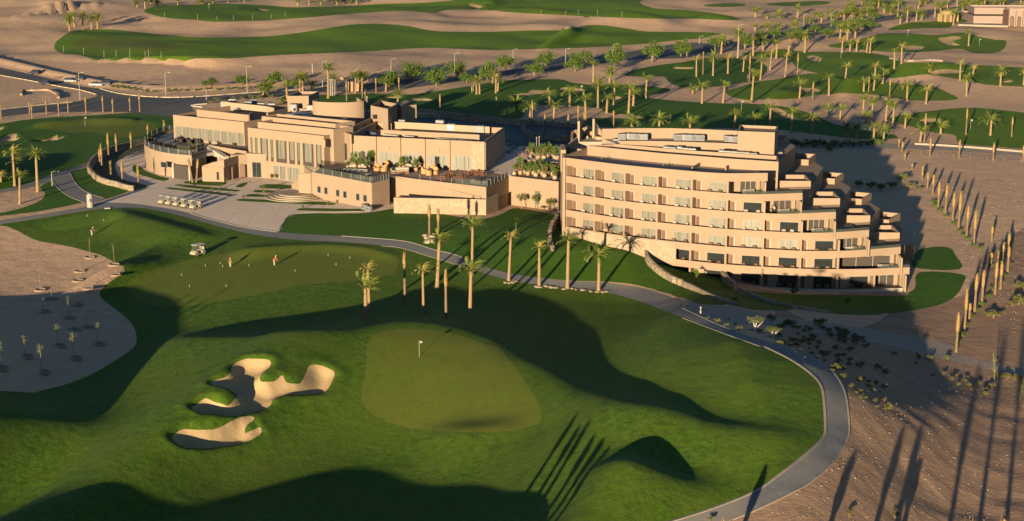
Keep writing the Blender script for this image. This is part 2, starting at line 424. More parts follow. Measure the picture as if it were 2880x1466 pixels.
def blur(A, s):
    k = int(3 * s) + 1; g = np.exp(-.5 * (np.arange(-k, k + 1) / s) ** 2); g /= g.sum()
    B = np.pad(A, ((k, k), (0, 0)), 'edge'); A2 = sum(g[i] * B[i:i + A.shape[0]] for i in range(2 * k + 1))
    B = np.pad(A2, ((0, 0), (k, k)), 'edge'); return sum(g[i] * B[:, i:i + A.shape[1]] for i in range(2 * k + 1))

# mounds: each outline is the ground that lies in a mound's evening shade; the crest stands on its sunward rim
SHADE = [
 ("01:1340,1235 1500,1160 1900,1100 2300,1050 2574,1015 11:200,980 400,910 550,872 700,852 1000,850 1200,868 1400,900 1550,950 1750,1040 1900,1150 1970,1230 2010,1311 12:2080,80 2300,200 2400,250 2330,400 2220,545 2100,500 1950,420 1800,350 1600,230 1400,130 1250,40 11:1150,1280 950,1210 700,1165 480,1155 300,1165 150,1230 0,1290 01:2400,1285 2000,1270 1600,1262", 1.0, 6),
 ("12:2400,250 2574,340 22:200,470 450,520 700,600 900,650 975,725 800,730 500,690 200,640 0,590 12:2574,580 2300,560 2200,530 2330,400", 1.25, 6),
 ("12:1900,1120 1900,1000 1950,925 2100,860 2250,815 2400,795 2500,815 2574,850 22:100,900 180,990 260,1080 200,1150 0,1140 12:2574,1150 2300,1120 2000,1120", 1.1, 6),
 ("01:-320,895 0,895 300,900 500,890 780,870 950,920 1150,960 1300,1040 1280,1130 1180,1220 1130,1311 02:1110,100 1110,230 1060,380 960,500 850,610 700,680 500,690 300,640 0,600 -320,560", 1.15, 9),
 ("02:-200,1400 0,1311 200,1232 500,1130 800,1050 1000,1010 1150,1020 1300,1080 1385,1150 1398,1218 1420,1740 300,1740 -200,1700", 1.0, 8),
 ("02:1400,1215 1700,1110 2000,1010 2300,900 2574,830 12:150,815 270,840 380,920 550,970 750,1005 1000,1025 1300,1030 1500,1045 1750,1000 1900,950 1920,1080 1930,1230 1800,1400 1500,1700 800,1740 0,1740 02:1800,1740 1422,1740", .93, 8),
 ("01:880,262 1100,266 1350,330 1600,400 1650,460 1600,482 1400,425 1150,355 980,312", .8, 3),
 ("01:905,650 1050,590 1200,530 1330,520 1420,545 1450,600 1250,665 1050,710 940,742 935,700", .7, 4),
 ("01:1780,565 2000,520 2200,508 2574,522 11:250,545 440,590 440,625 200,565 0,545 01:2300,538 2000,558", .7, 3),
 ("22:1490,1150 1560,1120 1750,1160 2000,1230 2300,1270 2480,1290 2300,1330 1900,1300 1600,1200", .9, 3),
 ("22:900,1085 1000,1095 1150,1140 1250,1190 1270,1215 1150,1180 1000,1130 900,1105", .8, 3),
 ("21:60,940 330,640 600,620 900,650 1300,710 1600,830 1670,880 1760,905 1870,990 1850,1080 1800,1180 1950,1290 22:2000,0 2150,130 2330,300 2200,380 1900,470 1600,480 1350,450 1240,440 1180,270 1000,110 760,10 21:600,1290 300,1150 60,1030", .95, 8),
 ("00:330,912 600,893 900,880 1090,887 1300,905 1300,930 1150,912 900,897 700,897 500,918", .8, 3),
 ("00:-200,1200 0,1190 300,1150 700,1110 760,1118 690,1195 480,1290 300,1330 0,1340 -200,1340", .8, 5),
 ("00:-100,1092 0,1090 150,1080 215,1095 100,1110 0,1115 -100,1115", .8, 3),
 ("00:480,400 560,403 640,412 750,425 850,432 950,430 1060,427 1150,412 1300,416 1500,412 1750,408 2000,402 2400,392 2574,384 10:100,384 200,380 100,394 0,398 00:2574,395 2450,402 2200,413 1950,428 1750,443 1500,443 1300,453 1150,450 1050,460 950,453 850,457 770,456 700,448 640,428 560,415", .7, 26),
 ("10:900,365 1000,364 1150,372 1250,377 1150,381 1000,380 930,385", 1.5, 22),
 ("10:1150,76 1400,75 1550,80 1800,105 2100,120 2500,138 2574,142 2400,146 2150,150 1900,127 1500,107 1250,92", 1.5, 30),
 ("10:690,98 740,95 840,140 890,175 780,128", 1.3, 18), ("10:2050,132 2120,138 2160,160 2080,145", 1.3,14), ("10:2400,145 2480,150 2490,170 2430,158", 1.3,14),
 ("20:150,125 300,128 430,140 400,152 270,150 300,165 240,150", 1.3, 20),
 ("20:1630,445 1850,440 2000,460 2080,480 2000,483 1850,470 1700,472", .8, 4),
 ("00:300,0 500,6 700,15 880,22 700,30 560,40 420,16", 1.0, 4), ("00:360,60 480,61 500,72 380,74", .8, 3),
 ("00:160,715 250,690 360,688 520,705 545,722 450,745 420,715 330,695 200,720 170,745", .9, 3),
 ("10:1660,240 1740,225 1850,200 1900,200 1880,235 1800,258 1740,262 1720,250", .7, 3), ("10:1110,0 1250,10 1240,24 1130,12", .8, 3),
 ("20:1250,560 1420,530 1450,580 1250,590", .6, 3), ("20:700,690 830,620 900,600 1000,650 850,700", .5, 4),
 ("10:200,560 400,500 560,470 560,490 300,560", .6, 3), ("10:560,530 900,445 950,455 650,545", .6, 3),
 ("12:140,370 250,505 420,570 600,598 850,578 1100,535 1250,570 1400,605 1250,640 1000,665 700,650 450,600 200,500", .9, 5),
]
ST_, SA0, SB0 = 1.0, -60.0, -640.0
NS, NT = 1330, 1120
def blur1(A, s):
    k = int(3 * s) + 1; g = np.exp(-.5 * (np.arange(-k, k + 1) / s) ** 2); g /= g.sum(); B = np.pad(A, ((k, k), (0, 0)), 'edge')
    return sum(g[i] * B[i:i + A.shape[0]] for i in range(2 * k + 1))
def build_field():
    acc = np.zeros((NT, NS)); polys = []
    sg, tg = np.meshgrid(SA0 + np.arange(NS), SB0 + np.arange(NT))
    cur = bil(BASE + UND + BERM, sg * SD[0] + tg * SD[1], sg * SD[1] - tg * SD[0], X0, Y0)
    for txt, amp, ramp_ in SHADE:
        g = hit(crom(pts(txt), 4))[:, :2]
        polys.append((g[:, 0] * SD[0] + g[:, 1] * SD[1], g[:, 0] * SD[1] - g[:, 1] * SD[0], amp, ramp_))
    polys.sort(key=lambda q: -q[0].mean())
    for s, t, amp, ramp_ in polys:
        poly = np.stack([s, t], 1)
        j0, j1 = int(t.min() - SB0) - 1, int(t.max() - SB0) + 2; i0, i1 = int(s.min() - SA0) - 1, int(s.max() - SA0) + 2
        j0, i0 = max(j0, 0), max(i0, 0); j1, i1 = min(j1, NT), min(i1, NS)
        ss, tt = np.meshgrid(SA0 + np.arange(i0, i1), SB0 + np.arange(j0, j1))
        m = inside(ss, tt, poly); fld = np.zeros((NT, NS))
        for j in range(m.shape[0]):
            e = np.diff(np.concatenate([[0], m[j].astype(int), [0]])); a = np.where(e == 1)[0]; b = np.where(e == -1)[0]
            for a1, b1 in zip(a, b):
                L = float(b1 - a1)
                if L < 1.5: continue
                A = i0 + a1; B = min(i0 + b1, NS - 1)
                hh = min(max(L * T_EL * 1.05 + cur[j0 + j, B] - cur[j0 + j, A], .15) * amp, 11); q = np.arange(int(L)) / L
                ca, cb = cur[j0 + j, A], cur[j0 + j, B]; prof = ca + (cb - ca) * q + hh * (1 - q) ** 2.2
                fld[j0 + j, A:A + int(L)] = prof - cur[j0 + j, A:A + int(L)]
                l1 = int(max(1.5 * hh / T_EL, ramp_)); l1 = min(l1, A)
                if l1 > 1:
                    u = np.arange(l1) / l1; fld[j0 + j, A - l1:A] = np.maximum(fld[j0 + j, A - l1:A], hh * np.sin(u * PI / 2) ** 1.5)
        fld = blur(fld, .7 if ramp_ <= 4 else 1.5)
        if ramp_ >= 8: fld = blur1(fld, 3.5)
        elif ramp_ >= 6: fld = blur1(fld, 1.0)
        acc += fld; cur = cur + fld
    s = RX * SD[0] + RY * SD[1]; t = RX * SD[1] - RY * SD[0]
    return bil(acc, s, t, SA0, SB0)

def fbm(shape, cell, seed, oct_=3):
    r = np.random.default_rng(seed); out = np.zeros(shape); amp = 1
    for o in range(oct_):
        c = cell / 2 ** o; a = r.normal(0, 1, (int(shape[0] / c) + 3, int(shape[1] / c) + 3))
        yy, xx = np.mgrid[0:shape[0], 0:shape[1]]
        fx = xx / c; fy = yy / c; i = fx.astype(int); j = fy.astype(int); u = fx - i; v = fy - j; u = u * u * (3 - 2 * u); v = v * v * (3 - 2 * v)
        out += amp * ((a[j, i] * (1 - u) + a[j, i + 1] * u) * (1 - v) + (a[j + 1, i] * (1 - u) + a[j + 1, i + 1] * u) * v); amp *= .5
    return out

BUNK = [("bunker", "02:1590,250 1720,190 1760,120 1850,80 1950,75 2030,90 2040,130 1970,190 1960,225 2010,240 2080,235 2130,215 2160,250 2250,260 2290,220 2330,140 2400,132 2480,160 2525,195 2500,260 2460,325 2380,345 2150,345 2050,385 2040,420 1950,465 1800,495 1600,495 1490,470 1440,440 1470,410 1550,370 1640,385 1720,400 1760,370 1790,335 1760,305 1650,285", 1.1),
 ("bunker", "02:1295,660 1330,620 1400,598 1600,600 1700,575 1800,535 1870,528 1925,550 1860,590 1840,625 1880,630 1960,610 1975,640 1930,680 1850,705 1650,735 1450,740 1340,715", 1.0)] + [("bunker", t, .6) for t in (
 "00:0,1045 60,1015 130,1010 120,1040 170,1030 100,1060 0,1066 -60,1062", "00:240,1058 330,1050 440,1018 430,1040 515,1022 420,1055 260,1066", "00:-60,962 0,960 35,955 20,970 0,980 -60,985",
 "10:950,25 1010,30 1080,55 1030,62 960,45", "10:515,750 560,740 670,745 680,758 580,762", "10:300,730 380,726 470,728 430,738 350,740", "10:1260,705 1400,695 1440,678 1560,680 1570,695 1420,712",
 "10:1660,660 1780,662 1840,682 1660,685", "10:2010,745 2060,725 2130,735 2050,755", "20:575,820 720,815 860,885 970,890 960,910 830,900 740,875 690,840", "20:860,680 900,660 1000,665 1040,685 960,697",
 "20:930,430 1000,420 1050,440 1030,465 970,455", "20:1660,350 1750,342 1820,355 1790,372 1680,368", "20:1920,290 2000,275 2090,275 2100,295 2030,310 2100,330 2060,338 1970,325", "20:1800,540 1900,525 2000,520 2160,538 2050,550 1900,552",
 "20:0,500 90,505 60,522 0,520 -80,515 -60,500", "20:1780,905 1880,890 1960,900 1860,920", "20:2400,612 2450,604 2500,606 2470,620", "20:380,762 460,754 550,757 480,772", "00:1930,68 1970,66 2030,74 2010,80 1960,76")]
# three passes: the outlines are seen on the ground they themselves shape
und = blur(fbm(BASE.shape, 34, 11, 4), 2.0); dune = blur(fbm(BASE.shape, 70, 12, 4), 3.0)
far = np.clip((RY - 430) / 250, 0, 1); near = 1 - np.clip((RY - 300) / 60, 0, 1)
UND = und * (.10 + .45 * far) + dune * (.10 + 1.0 * far)
_g = hit(pts("22:1260,420 1600,560 2300,420 2800,300 2900,1700 500,1700 420,1330 1000,1010 1200,820"))[:, :2]
UND += np.clip(sdist(RX, RY, _g) / 6, 0, 1) * (.10 * fbm(BASE.shape, 9, 21, 2) + .07 * fbm(BASE.shape, 3.2, 22, 2))
flat = np.zeros_like(BASE)
for p_, w__ in (("S:380,330 960,300 1420,380 1600,480 1600,640 1180,620 800,640 380,600", 12), ("S:1560,440 2560,520 2560,820 2000,800 1560,650", 8), ("S:0,180 1000,240 1000,300 400,330 0,330", 10)):
    g = P(pts(p_), 4.0); flat = np.maximum(flat, np.clip(sdist(RX, RY, g) / w__ + 1, 0, 1))
UND = UND * (1 - .85 * flat)
HR = BASE + UND
# berm beyond the road, bank of the sunlit strip
def ridge(A, line, hgt, w, sh=0):
    g = hit(pts(line))[:, :2]; d = np.full(RX.shape, 1e9)
    x0, x1, y0, y1 = g[:, 0].min() - 25, g[:, 0].max() + 25, g[:, 1].min() - 25, g[:, 1].max() + 25
    j0, j1 = int(max(0, y0 - Y0)), int(min(NY, y1 - Y0)); i0, i1 = int(max(0, x0 - X0)), int(min(NX, x1 - X0))
    xs, ys = RX[j0:j1, i0:i1], RY[j0:j1, i0:i1]; dd = np.full(xs.shape, 1e9)
    for k in range(len(g) - 1):
        e = g[k + 1] - g[k]; t = np.clip(((xs - g[k, 0]) * e[0] + (ys - g[k, 1]) * e[1]) / (e @ e), 0, 1)
        dd = np.minimum(dd, np.hypot(xs - g[k, 0] - t * e[0], ys - g[k, 1] - t * e[1]))
    A[j0:j1, i0:i1] += hgt * np.exp(-(dd / w) ** 2)
BERM = np.zeros_like(BASE)
ridge(BERM, "00:-200,425 0,462 200,510 400,560 600,602 800,642 1000,660 1250,672 1600,668 1950,640 2200,625", 1.3, 2.6)
for _ in range(3):
    SF = build_field(); HR = BASE + UND + BERM + SF * (1 - .6 * (flat > .99))
DEP = np.zeros_like(BASE); BG = []
for nm, t, dep in BUNK:
    g = hit(crom(pts(t), 4))[:, :2]; BG.append(g)
    x0, y0 = g.min(0) - 4; x1, y1 = g.max(0) + 4; j0, j1 = int(max(0, y0 - Y0)), int(min(NY, y1 - Y0)); i0, i1 = int(max(0, x0 - X0)), int(min(NX, x1 - X0))
    sd = sdist(RX[j0:j1, i0:i1], RY[j0:j1, i0:i1], g)
    sl = RX[j0:j1, i0:i1] * SD[0] + RY[j0:j1, i0:i1] * SD[1]; gs = g[:, 0] * SD[0] + g[:, 1] * SD[1]
    tt = np.clip((sl - gs.min()) / (gs.max() - gs.min()), 0, 1)          # the floor is deepest under the sunward lip
    DEP[j0:j1, i0:i1] -= dep * (2.3 - 1.5 * tt) * np.clip((sd + .1) / 1.0, 0, 1) - .22 * dep * np.exp(-((sd + .7) / .8) ** 2)
HR0 = HR; HR = HR + DEP
# ---------------------------------------------------------------- ground sheet and the sheets laid on it
cols = np.arange(-800, 3681, 6.0)
vrow = np.concatenate([[6, 10, 18, 32, 55, 85, 120, 160, 200, 235, 262, 280], np.arange(292, 1768, 4.0), np.arange(1772, 2500, 9.0)])
CP_, RP_ = np.meshgrid(cols, YH + vrow); GXY = P(np.stack([CP_, RP_], -1), np.zeros(CP_.shape)); GX, GY = GXY[..., 0], GXY[..., 1]
def cub(A, x, y):
    fx = np.clip(x - X0, 1, NX - 3.001); fy = np.clip(y - Y0, 1, NY - 3.001); i = fx.astype(int); j = fy.astype(int); u = fx - i; v = fy - j
    B = lambda t: ((1 - t) ** 3 / 6, (3 * t ** 3 - 6 * t * t + 4) / 6, (-3 * t ** 3 + 3 * t * t + 3 * t + 1) / 6, t ** 3 / 6)
    bu, bv = B(u), B(v); return sum(bv[b] * sum(bu[a] * A[j + b - 1, i + a - 1] for a in range(4)) for b in range(4))
GZ = cub(HR, GX, GY)
def mesh_np(name, V, Fq, mat, smooth=True):
    me = bpy.data.meshes.new(name); k = Fq.shape[1]; me.vertices.add(len(V)); me.vertices.foreach_set('co', np.ascontiguousarray(V, np.float32).ravel())
    me.loops.add(Fq.size); me.loops.foreach_set('vertex_index', np.ascontiguousarray(Fq, np.int32).ravel())
    me.polygons.add(len(Fq)); me.polygons.foreach_set('loop_start', np.arange(len(Fq), dtype=np.int32) * k)
    me.polygons.foreach_set('loop_total', np.full(len(Fq), k, np.int32)); me.update(calc_edges=True); me.validate()
    me.polygons.foreach_set('use_smooth', np.ones(len(Fq), bool)); me.materials.append(MATS[mat]); return me
nr, nc = GX.shape; idx = np.arange(nr * nc).reshape(nr, nc)
quads = np.stack([idx[1:, :-1], idx[1:, 1:], idx[:-1, 1:], idx[:-1, :-1]], -1).reshape(-1, 4)
struct(link('ground', mesh_np('ground', np.stack([GX, GY, GZ], -1).reshape(-1, 3), quads, 'desert')))

def sheet(name, txt, mat, off, smooth=5, world=None, kind='structure'):
    """a sheet of turf, sand or paving cut to an outline and lying on the ground"""
    g = world if world is not None else hit(crom(pts(txt), smooth) if smooth else pts(txt))
    u, v = proj(g[:, 0], g[:, 1], np.zeros(len(g)))
    poly = np.stack([u, v], 1)
    i0 = max(0, np.searchsorted(cols, u.min()) - 2); i1 = min(nc, np.searchsorted(cols, u.max()) + 2)
    j0 = max(0, np.searchsorted(YH + vrow, v.min()) - 2); j1 = min(nr, np.searchsorted(YH + vrow, v.max()) + 2)
    sub = idx[j0:j1, i0:i1]; sd = sdist(CP_[j0:j1, i0:i1], RP_[j0:j1, i0:i1], poly).ravel()
    sd = np.where(np.abs(sd) < 1e-3, 1e-3, sd)
    V = np.stack([GX[j0:j1, i0:i1], GY[j0:j1, i0:i1], GZ[j0:j1, i0:i1] + off], -1).reshape(-1, 3)
    n1 = sub.shape[1]; loc = np.arange(sub.size).reshape(sub.shape)
    a, b, c, d = loc[1:, :-1].ravel(), loc[1:, 1:].ravel(), loc[:-1, 1:].ravel(), loc[:-1, :-1].ravel()
    T = np.concatenate([np.stack([a, b, c], 1), np.stack([a, c, d], 1)]); ins = sd[T] > 0; cnt = ins.sum(1)
    out = [T[cnt == 3]]; new = {}; V = [V]; extra = []; base = sub.size
    def cut(p, q):
        k = (min(p, q), max(p, q))
        if k not in new:
            t = sd[p] / (sd[p] - sd[q]); new[k] = base + len(extra); extra.append(V[0][p] * (1 - t) + V[0][q] * t)
        return new[k]
    add = []
    for tri, f in zip(T[(cnt == 1) | (cnt == 2)], ins[(cnt == 1) | (cnt == 2)]):
        one = f.sum() == 1; k = int(np.where(f == one)[0][0]); p, q, r = (int(tri[(k + m) % 3]) for m in range(3))
        if one: add.append((p, cut(p, q), cut(p, r)))
        else:
            x1, x2 = cut(q, p), cut(r, p); add += [(q, r, x2), (q, x2, x1)]
    Fa = np.concatenate(out + ([np.array(add)] if add else [])); Va = np.concatenate(V + ([np.array(extra)] if extra else []))
    if not len(Fa): print('EMPTY SHEET', name, txt[:30]); return None
    use, inv = np.unique(Fa, return_inverse=True)
    o = link(name, mesh_np(name, Va[use], inv.reshape(-1, 3), mat)); o['kind'] = kind
    return o

def gxyz(c, x, y): return hit([S(c, x, y)])[0]
sheet('bare_earth', "21:700,1010 1000,1130 1350,1160 1700,1000 1900,960 2140,900 2230,700 2300,600 2900,300 22:2900,0 3000,1700 300,1700 0,1480 350,1313 550,1232 800,1112 1000,992 1180,812 1247,690 1257,600 1237,400 1192,270 1102,160 952,60 770,-2", 'earth', .010, 3)
# ---------------------------------------------------------------- turf, sand, roads
G = 'rough_grass'
sheet('fairway', "00:408,360 430,385 480,408 560,412 640,425 700,445 770,452 850,455 950,450 1050,457 1150,447 1300,450 1500,440 1750,440 1950,425 2200,410 2450,400 10:0,395 100,392 250,385 450,372 650,362 800,365 950,372 1200,378 1500,370 1800,362 2100,345 2300,330 2574,300 20:150,290 250,265 290,255 200,245 0,243 10:2300,238 2150,215 1950,190 1800,200 1650,228 1400,232 1100,242 800,240 650,228 520,200 300,180 100,185 0,197 00:2400,225 2200,255 2000,275 1700,282 1450,278 1250,265 1050,245 900,228 780,222 650,225 530,243 460,285 420,320", 'fairway_grass', .02)
sheet('fairway', "00:1085,85 1200,45 1400,38 1700,28 2000,40 2200,55 2574,48 10:300,30 600,22 850,0 950,-30 2230,-30 2250,20 2350,60 2574,75 20:200,95 350,120 430,140 400,152 250,150 0,140 10:2400,142 2200,137 1900,127 1500,107 1250,92 1150,80 1000,75 800,75 700,98 500,85 300,90 0,110 00:2300,135 2000,155 1800,160 1600,165 1450,150 1300,140 1200,125", 'fairway_grass', .02)
for t in ("20:160,40 300,25 450,28 490,40 350,52 200,50", "20:620,30 850,15 1050,10 1130,25 1000,40 800,48", "20:1370,20 1550,8 1690,15 1600,35 1450,38",
          "20:1540,225 1650,185 1750,170 1900,160 2100,120 2200,105 2200,150 2050,180 2000,210 1800,215 1650,225", "20:2330,90 2574,40 2800,0 2800,110 2574,112 2450,105",
          "20:1070,345 1200,325 1400,280 1500,255 1700,252 1900,265 2100,248 2200,270 2350,300 2440,310 2420,370 2350,400 2200,400 2100,370 2000,375 1850,390 1650,395 1500,390 1300,370 1150,360",
          "20:430,400 640,390 750,370 900,390 1100,392 1300,395 1450,405 1600,440 1650,470 1800,472 2000,470 2100,490 2300,495 2574,510 2900,520 2900,660 2574,655 2300,640 2150,610 1900,570 1800,565 1600,590 1450,585 1200,590 1000,550 880,520 830,480 780,440 560,430",
          "10:2135,565 2250,520 2400,490 2574,470 20:150,440 300,435 480,440 560,450 620,490 640,520 600,580 570,610 400,630 250,655 0,660 10:2470,620 2430,580 2250,580",
          "20:320,690 420,660 570,615 700,600 850,570 1000,555 1200,580 1400,590 1550,620 1800,640 1900,655 2000,700 2080,745 1950,760 1750,760 1600,740 1450,715 1200,705 1000,720 850,745 700,750 500,750 380,735",
          "20:1540,900 1650,870 1850,840 2100,815 2300,820 2574,850 2900,900 2900,1080 2574,1120 2400,1110 2100,1085 2050,1020 1900,1000 1700,950",
          "10:-420,725 0,715 200,705 500,715 700,690 1000,645 1200,610 1450,600 1650,600 1750,625 1900,640 2150,640 2350,655 2490,675 2400,705 2330,715 2330,740 2574,765 20:300,780 550,785 720,800 870,830 1000,870 1130,930 1300,975 1500,1000 1600,1020 1610,1045 1400,1050 1200,1035 900,1000 600,970 0,968 10:2000,962 1850,940 1850,910 1900,890 2200,895 2280,885 2200,870 2000,850 1950,820 1750,800 1500,795 1400,820 1360,890 1200,890 900,870 520,838 200,830 -380,790"):
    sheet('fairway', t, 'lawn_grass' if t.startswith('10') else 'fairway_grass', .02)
sheet('lawn', "00:-220,955 0,935 150,910 400,885 700,870 1000,850 1100,850 1300,885 1500,900 1500,1040 1310,1040 1090,1075 1000,1088 860,1142 740,1200 680,1235 560,1265 450,1300 01:340,25 180,85 0,122 -260,165", 'lawn_grass', .02)
sheet('lawn', "01:-260,370 0,320 250,290 450,255 640,212 600,198 520,165 440,110 395,55 330,78 300,110 340,150 300,205 200,245 100,275 0,295 -260,330", 'lawn_grass', .02, 3)
sheet('lawn', "01:528,-8 560,60 620,120 700,160 800,190 960,135 985,120 850,85 740,40 690,-10 00:680,1260 620,1275", 'lawn_grass', .02, 3)
sheet('planting_bed', "00:692,1300 730,1222 850,1155 1000,1105 1085,1085 1085,1128 950,1180 870,1235 880,1300 01:905,25 960,55 1125,90 1025,128 960,108 850,70 740,20", 'planting_soil', .02, 3)
sheet('lawn', "C6:-20,190 60,215 130,265 300,330 410,355 330,385 130,330 0,290 -30,240", 'lawn_grass', .06, 3)
sheet('rough', "01:0,383 300,338 700,273 900,260 1100,263 1400,328 1650,398 1900,458 2200,498 2574,518 11:250,538 450,558 650,618 800,663 960,718 1200,788 1330,818 1700,863 1900,878 2050,908 2250,963 2450,1038 2574,1088 21:200,1163 400,1238 600,1309 22:800,88 950,188 1040,288 1065,420 1075,600 1060,680 950,788 750,948 550,1088 250,1208 0,1288 12:2300,1370 1800,1500 1800,1900 0,1900 02:1000,1900 -700,1900 -700,500 -300,330 0,330 250,342 300,330 500,280 700,200 900,80 1010,0 01:1030,1230 1000,1140 920,1060 830,990 750,920 770,870 850,800 935,740 930,700 850,660 760,615 640,580 480,540 280,505 150,440 60,400", G, .02, 3)
sheet('lawn', "01:2107,440 2130,380 2222,304 2574,300 11:200,295 430,260 560,280 800,310 1020,345 1190,312 1290,262 1400,270 1570,300 1650,320 1655,380 1760,410 2000,470 2345,545 2310,640 2330,690 2400,760 2574,848 21:200,920 335,985 150,985 0,935 11:2250,845 2000,815 1700,805 1350,765 1150,720 1000,670 850,610 700,575 500,515 250,490 0,470 01:2300,455", 'lawn_grass', .02, 3)
sheet('lawn', "11:2345,555 2360,590 2574,650 21:150,705 280,722 300,800 420,900 650,975 850,1020 600,1030 410,998 200,915 0,838 11:2400,755 2330,680 2310,640", 'lawn_grass', .045, 3)
sheet('flower_bed', "21:315,800 650,880 1000,905 1640,895 1650,925 1300,915 900,910 650,900 400,862", 'dirt', .05, 3)
sheet('lawn', "21:330,820 480,872 650,900 900,912 1300,918 1600,915 1750,870 1780,745 2110,760 2115,830 2060,920 1950,985 1750,1030 1500,1062 1300,1064 1100,1047 650,955 430,885", 'lawn_grass', .03, 3)
sheet('lawn', "21:1820,562 2000,555 2060,620 2095,720 1780,716 1722,660 1760,595", 'lawn_grass', .03, 3)
sheet('putting_green', "01:320,380 330,420 450,430 700,390 950,330 900,292 700,290 450,340", 'fairway_grass', .04)
sheet('putting_green', "01:960,830 1100,740 1400,660 1750,590 2000,552 2400,537 2574,540 11:200,562 400,620 440,680 380,760 200,800 0,820 01:2300,840 2000,900 1700,960 1300,1010 1100,980 980,905", 'green_grass', .04)
sheet('putting_green', "11:190,1311 230,1230 320,1190 480,1170 700,1180 900,1220 1100,1290 12:1190,0 1300,130 1400,270 1480,420 1510,500 1500,570 1400,610 1200,640 900,640 550,620 350,560 220,500 160,420 150,350 190,150", 'green_grass', .04)
sheet('putting_green', "00:250,960 400,920 700,890 1000,900 1150,930 1200,980 1100,1020 900,1040 700,1000 500,1000", 'green_grass', .04)
sheet('putting_green', "00:560,330 700,290 900,285 1250,320 1400,350 1250,385 900,380 650,370", 'green_grass', .04)
for g in BG: sheet('bunker', '', 'bunker_sand', .06, world=np.column_stack([g, np.zeros(len(g))]))
# roads and paths
sheet('road', "00:-300,450 0,512 200,555 400,600 600,650 760,672 900,705 1100,728 1300,735 1500,728 1750,710 2000,695 2300,672 10:0,645 200,632 450,605 700,582 1000,560 1300,522 1700,458 2100,404 2574,322 20:300,330 600,268 1000,185 1400,140 1800,80 2200,30 2400,0 2650,-10 2300,50 1900,105 1500,165 1100,240 700,320 400,380 0,440 10:2200,450 1900,490 1600,530 1300,565 1000,600 700,640 400,680 150,700 0,692 00:2300,705 2000,735 1700,748 1560,785 1440,795 1500,900 1300,885 1000,850 800,845 600,845 300,850 0,885 -300,930 -300,865 0,828 300,795 550,772 700,735 732,715 600,680 480,660 250,615 0,570 -300,505", 'asphalt', .025, 3)
sheet('service_road', "10:480,870 800,882 1000,922 1330,942 1345,958 1440,1045 1740,1052 1760,1115 1240,1105 1150,960 480,925", 'asphalt', .025, 2)
sheet('service_road', "10:1350,935 1600,950 1800,970 1870,1000 1700,1028 1500,1028 1440,1000", 'asphalt', .03, 2)
sheet('service_road', "20:1480,1080 1750,1090 2000,1100 2574,1145 2900,1175 2900,1215 2574,1180 2000,1135 1500,1125 900,1110 800,1060 1000,1075", 'track', .025, 2)
sheet('path', "01:-300,180 0,145 200,110 330,72 392,47 440,110 520,168 600,202 660,225 800,192 700,158 620,118 562,58 528,-8 00:700,1240 672,1226 560,1262 440,1300 01:340,27 180,87 0,121 -300,150", 'path_asphalt', .035, 2)
sheet('path', "01:-300,420 0,383 300,338 700,273 900,260 1100,263 1400,328 1650,398 1900,458 2200,498 2574,518 11:250,538 450,558 650,618 800,663 960,718 1200,788 1330,818 1700,863 1900,878 2050,908 2250,963 2450,1038 2574,1088 21:200,1163 400,1238 600,1309 22:800,88 950,188 1040,288 1065,420 1075,600 1060,680 950,788 750,948 550,1088 250,1208 0,1288 12:2300,1370 1900,1450 2350,1550 22:0,1440 350,1311 550,1230 800,1110 1000,990 1180,810 1245,690 1255,600 1235,400 1190,270 1100,160 950,60 770,0 21:500,1230 250,1130 0,1015 11:2574,962 2400,905 2250,860 2000,822 1700,808 1350,768 1150,722 1000,672 850,612 700,577 500,517 250,492 0,472 01:2300,457 2107,440 1850,405 1440,300 1200,253 950,222 720,222 640,250 300,307 0,350 -300,385", 'path_asphalt', .04, 3)
sheet('track', "21:0,940 150,988 420,1012 700,1080 1000,1110 1400,1170 1800,1240 2050,1300 22:2050,50 2300,110 2574,170 2900,230 2900,285 2574,225 2200,140 1900,80 1600,0 21:1200,1230 950,1190 700,1150 450,1130 250,1090 60,1035", 'track', .025, 3)
sheet('paving', "01:1020,127 820,200 740,222 950,224 1200,255 1440,302 1600,347 1850,407 2105,442 2130,381 2220,305 2574,300 11:200,290 420,256 385,215 380,120 01:2500,-60 1500,-140 1100,-150 940,-100 00:1085,1128 950,1182 868,1236 884,1300 01:905,20 960,55 1122,92", 'paving', .03, 2)
beds = ("580,410 690,380 1100,400 1020,445 730,430", "480,440 540,428 1240,495 1200,512 760,480", "375,480 420,465 1150,545 1100,560 500,495", "1210,455 1270,420 1365,400 1290,462",
        "1505,470 1570,425 1900,440 1900,478", "1425,520 1460,495 1680,505 1640,528", "1325,570 1390,545 1610,560 1580,580", "1230,625 1290,602 1800,625 2300,640 2430,675 2100,670 1500,640", "1980,742 2010,715 2576,725 2800,722 2800,752 2576,755")
for t in beds: sheet('turf_bed', 'C6:' + t, 'lawn_grass', .07, 2)
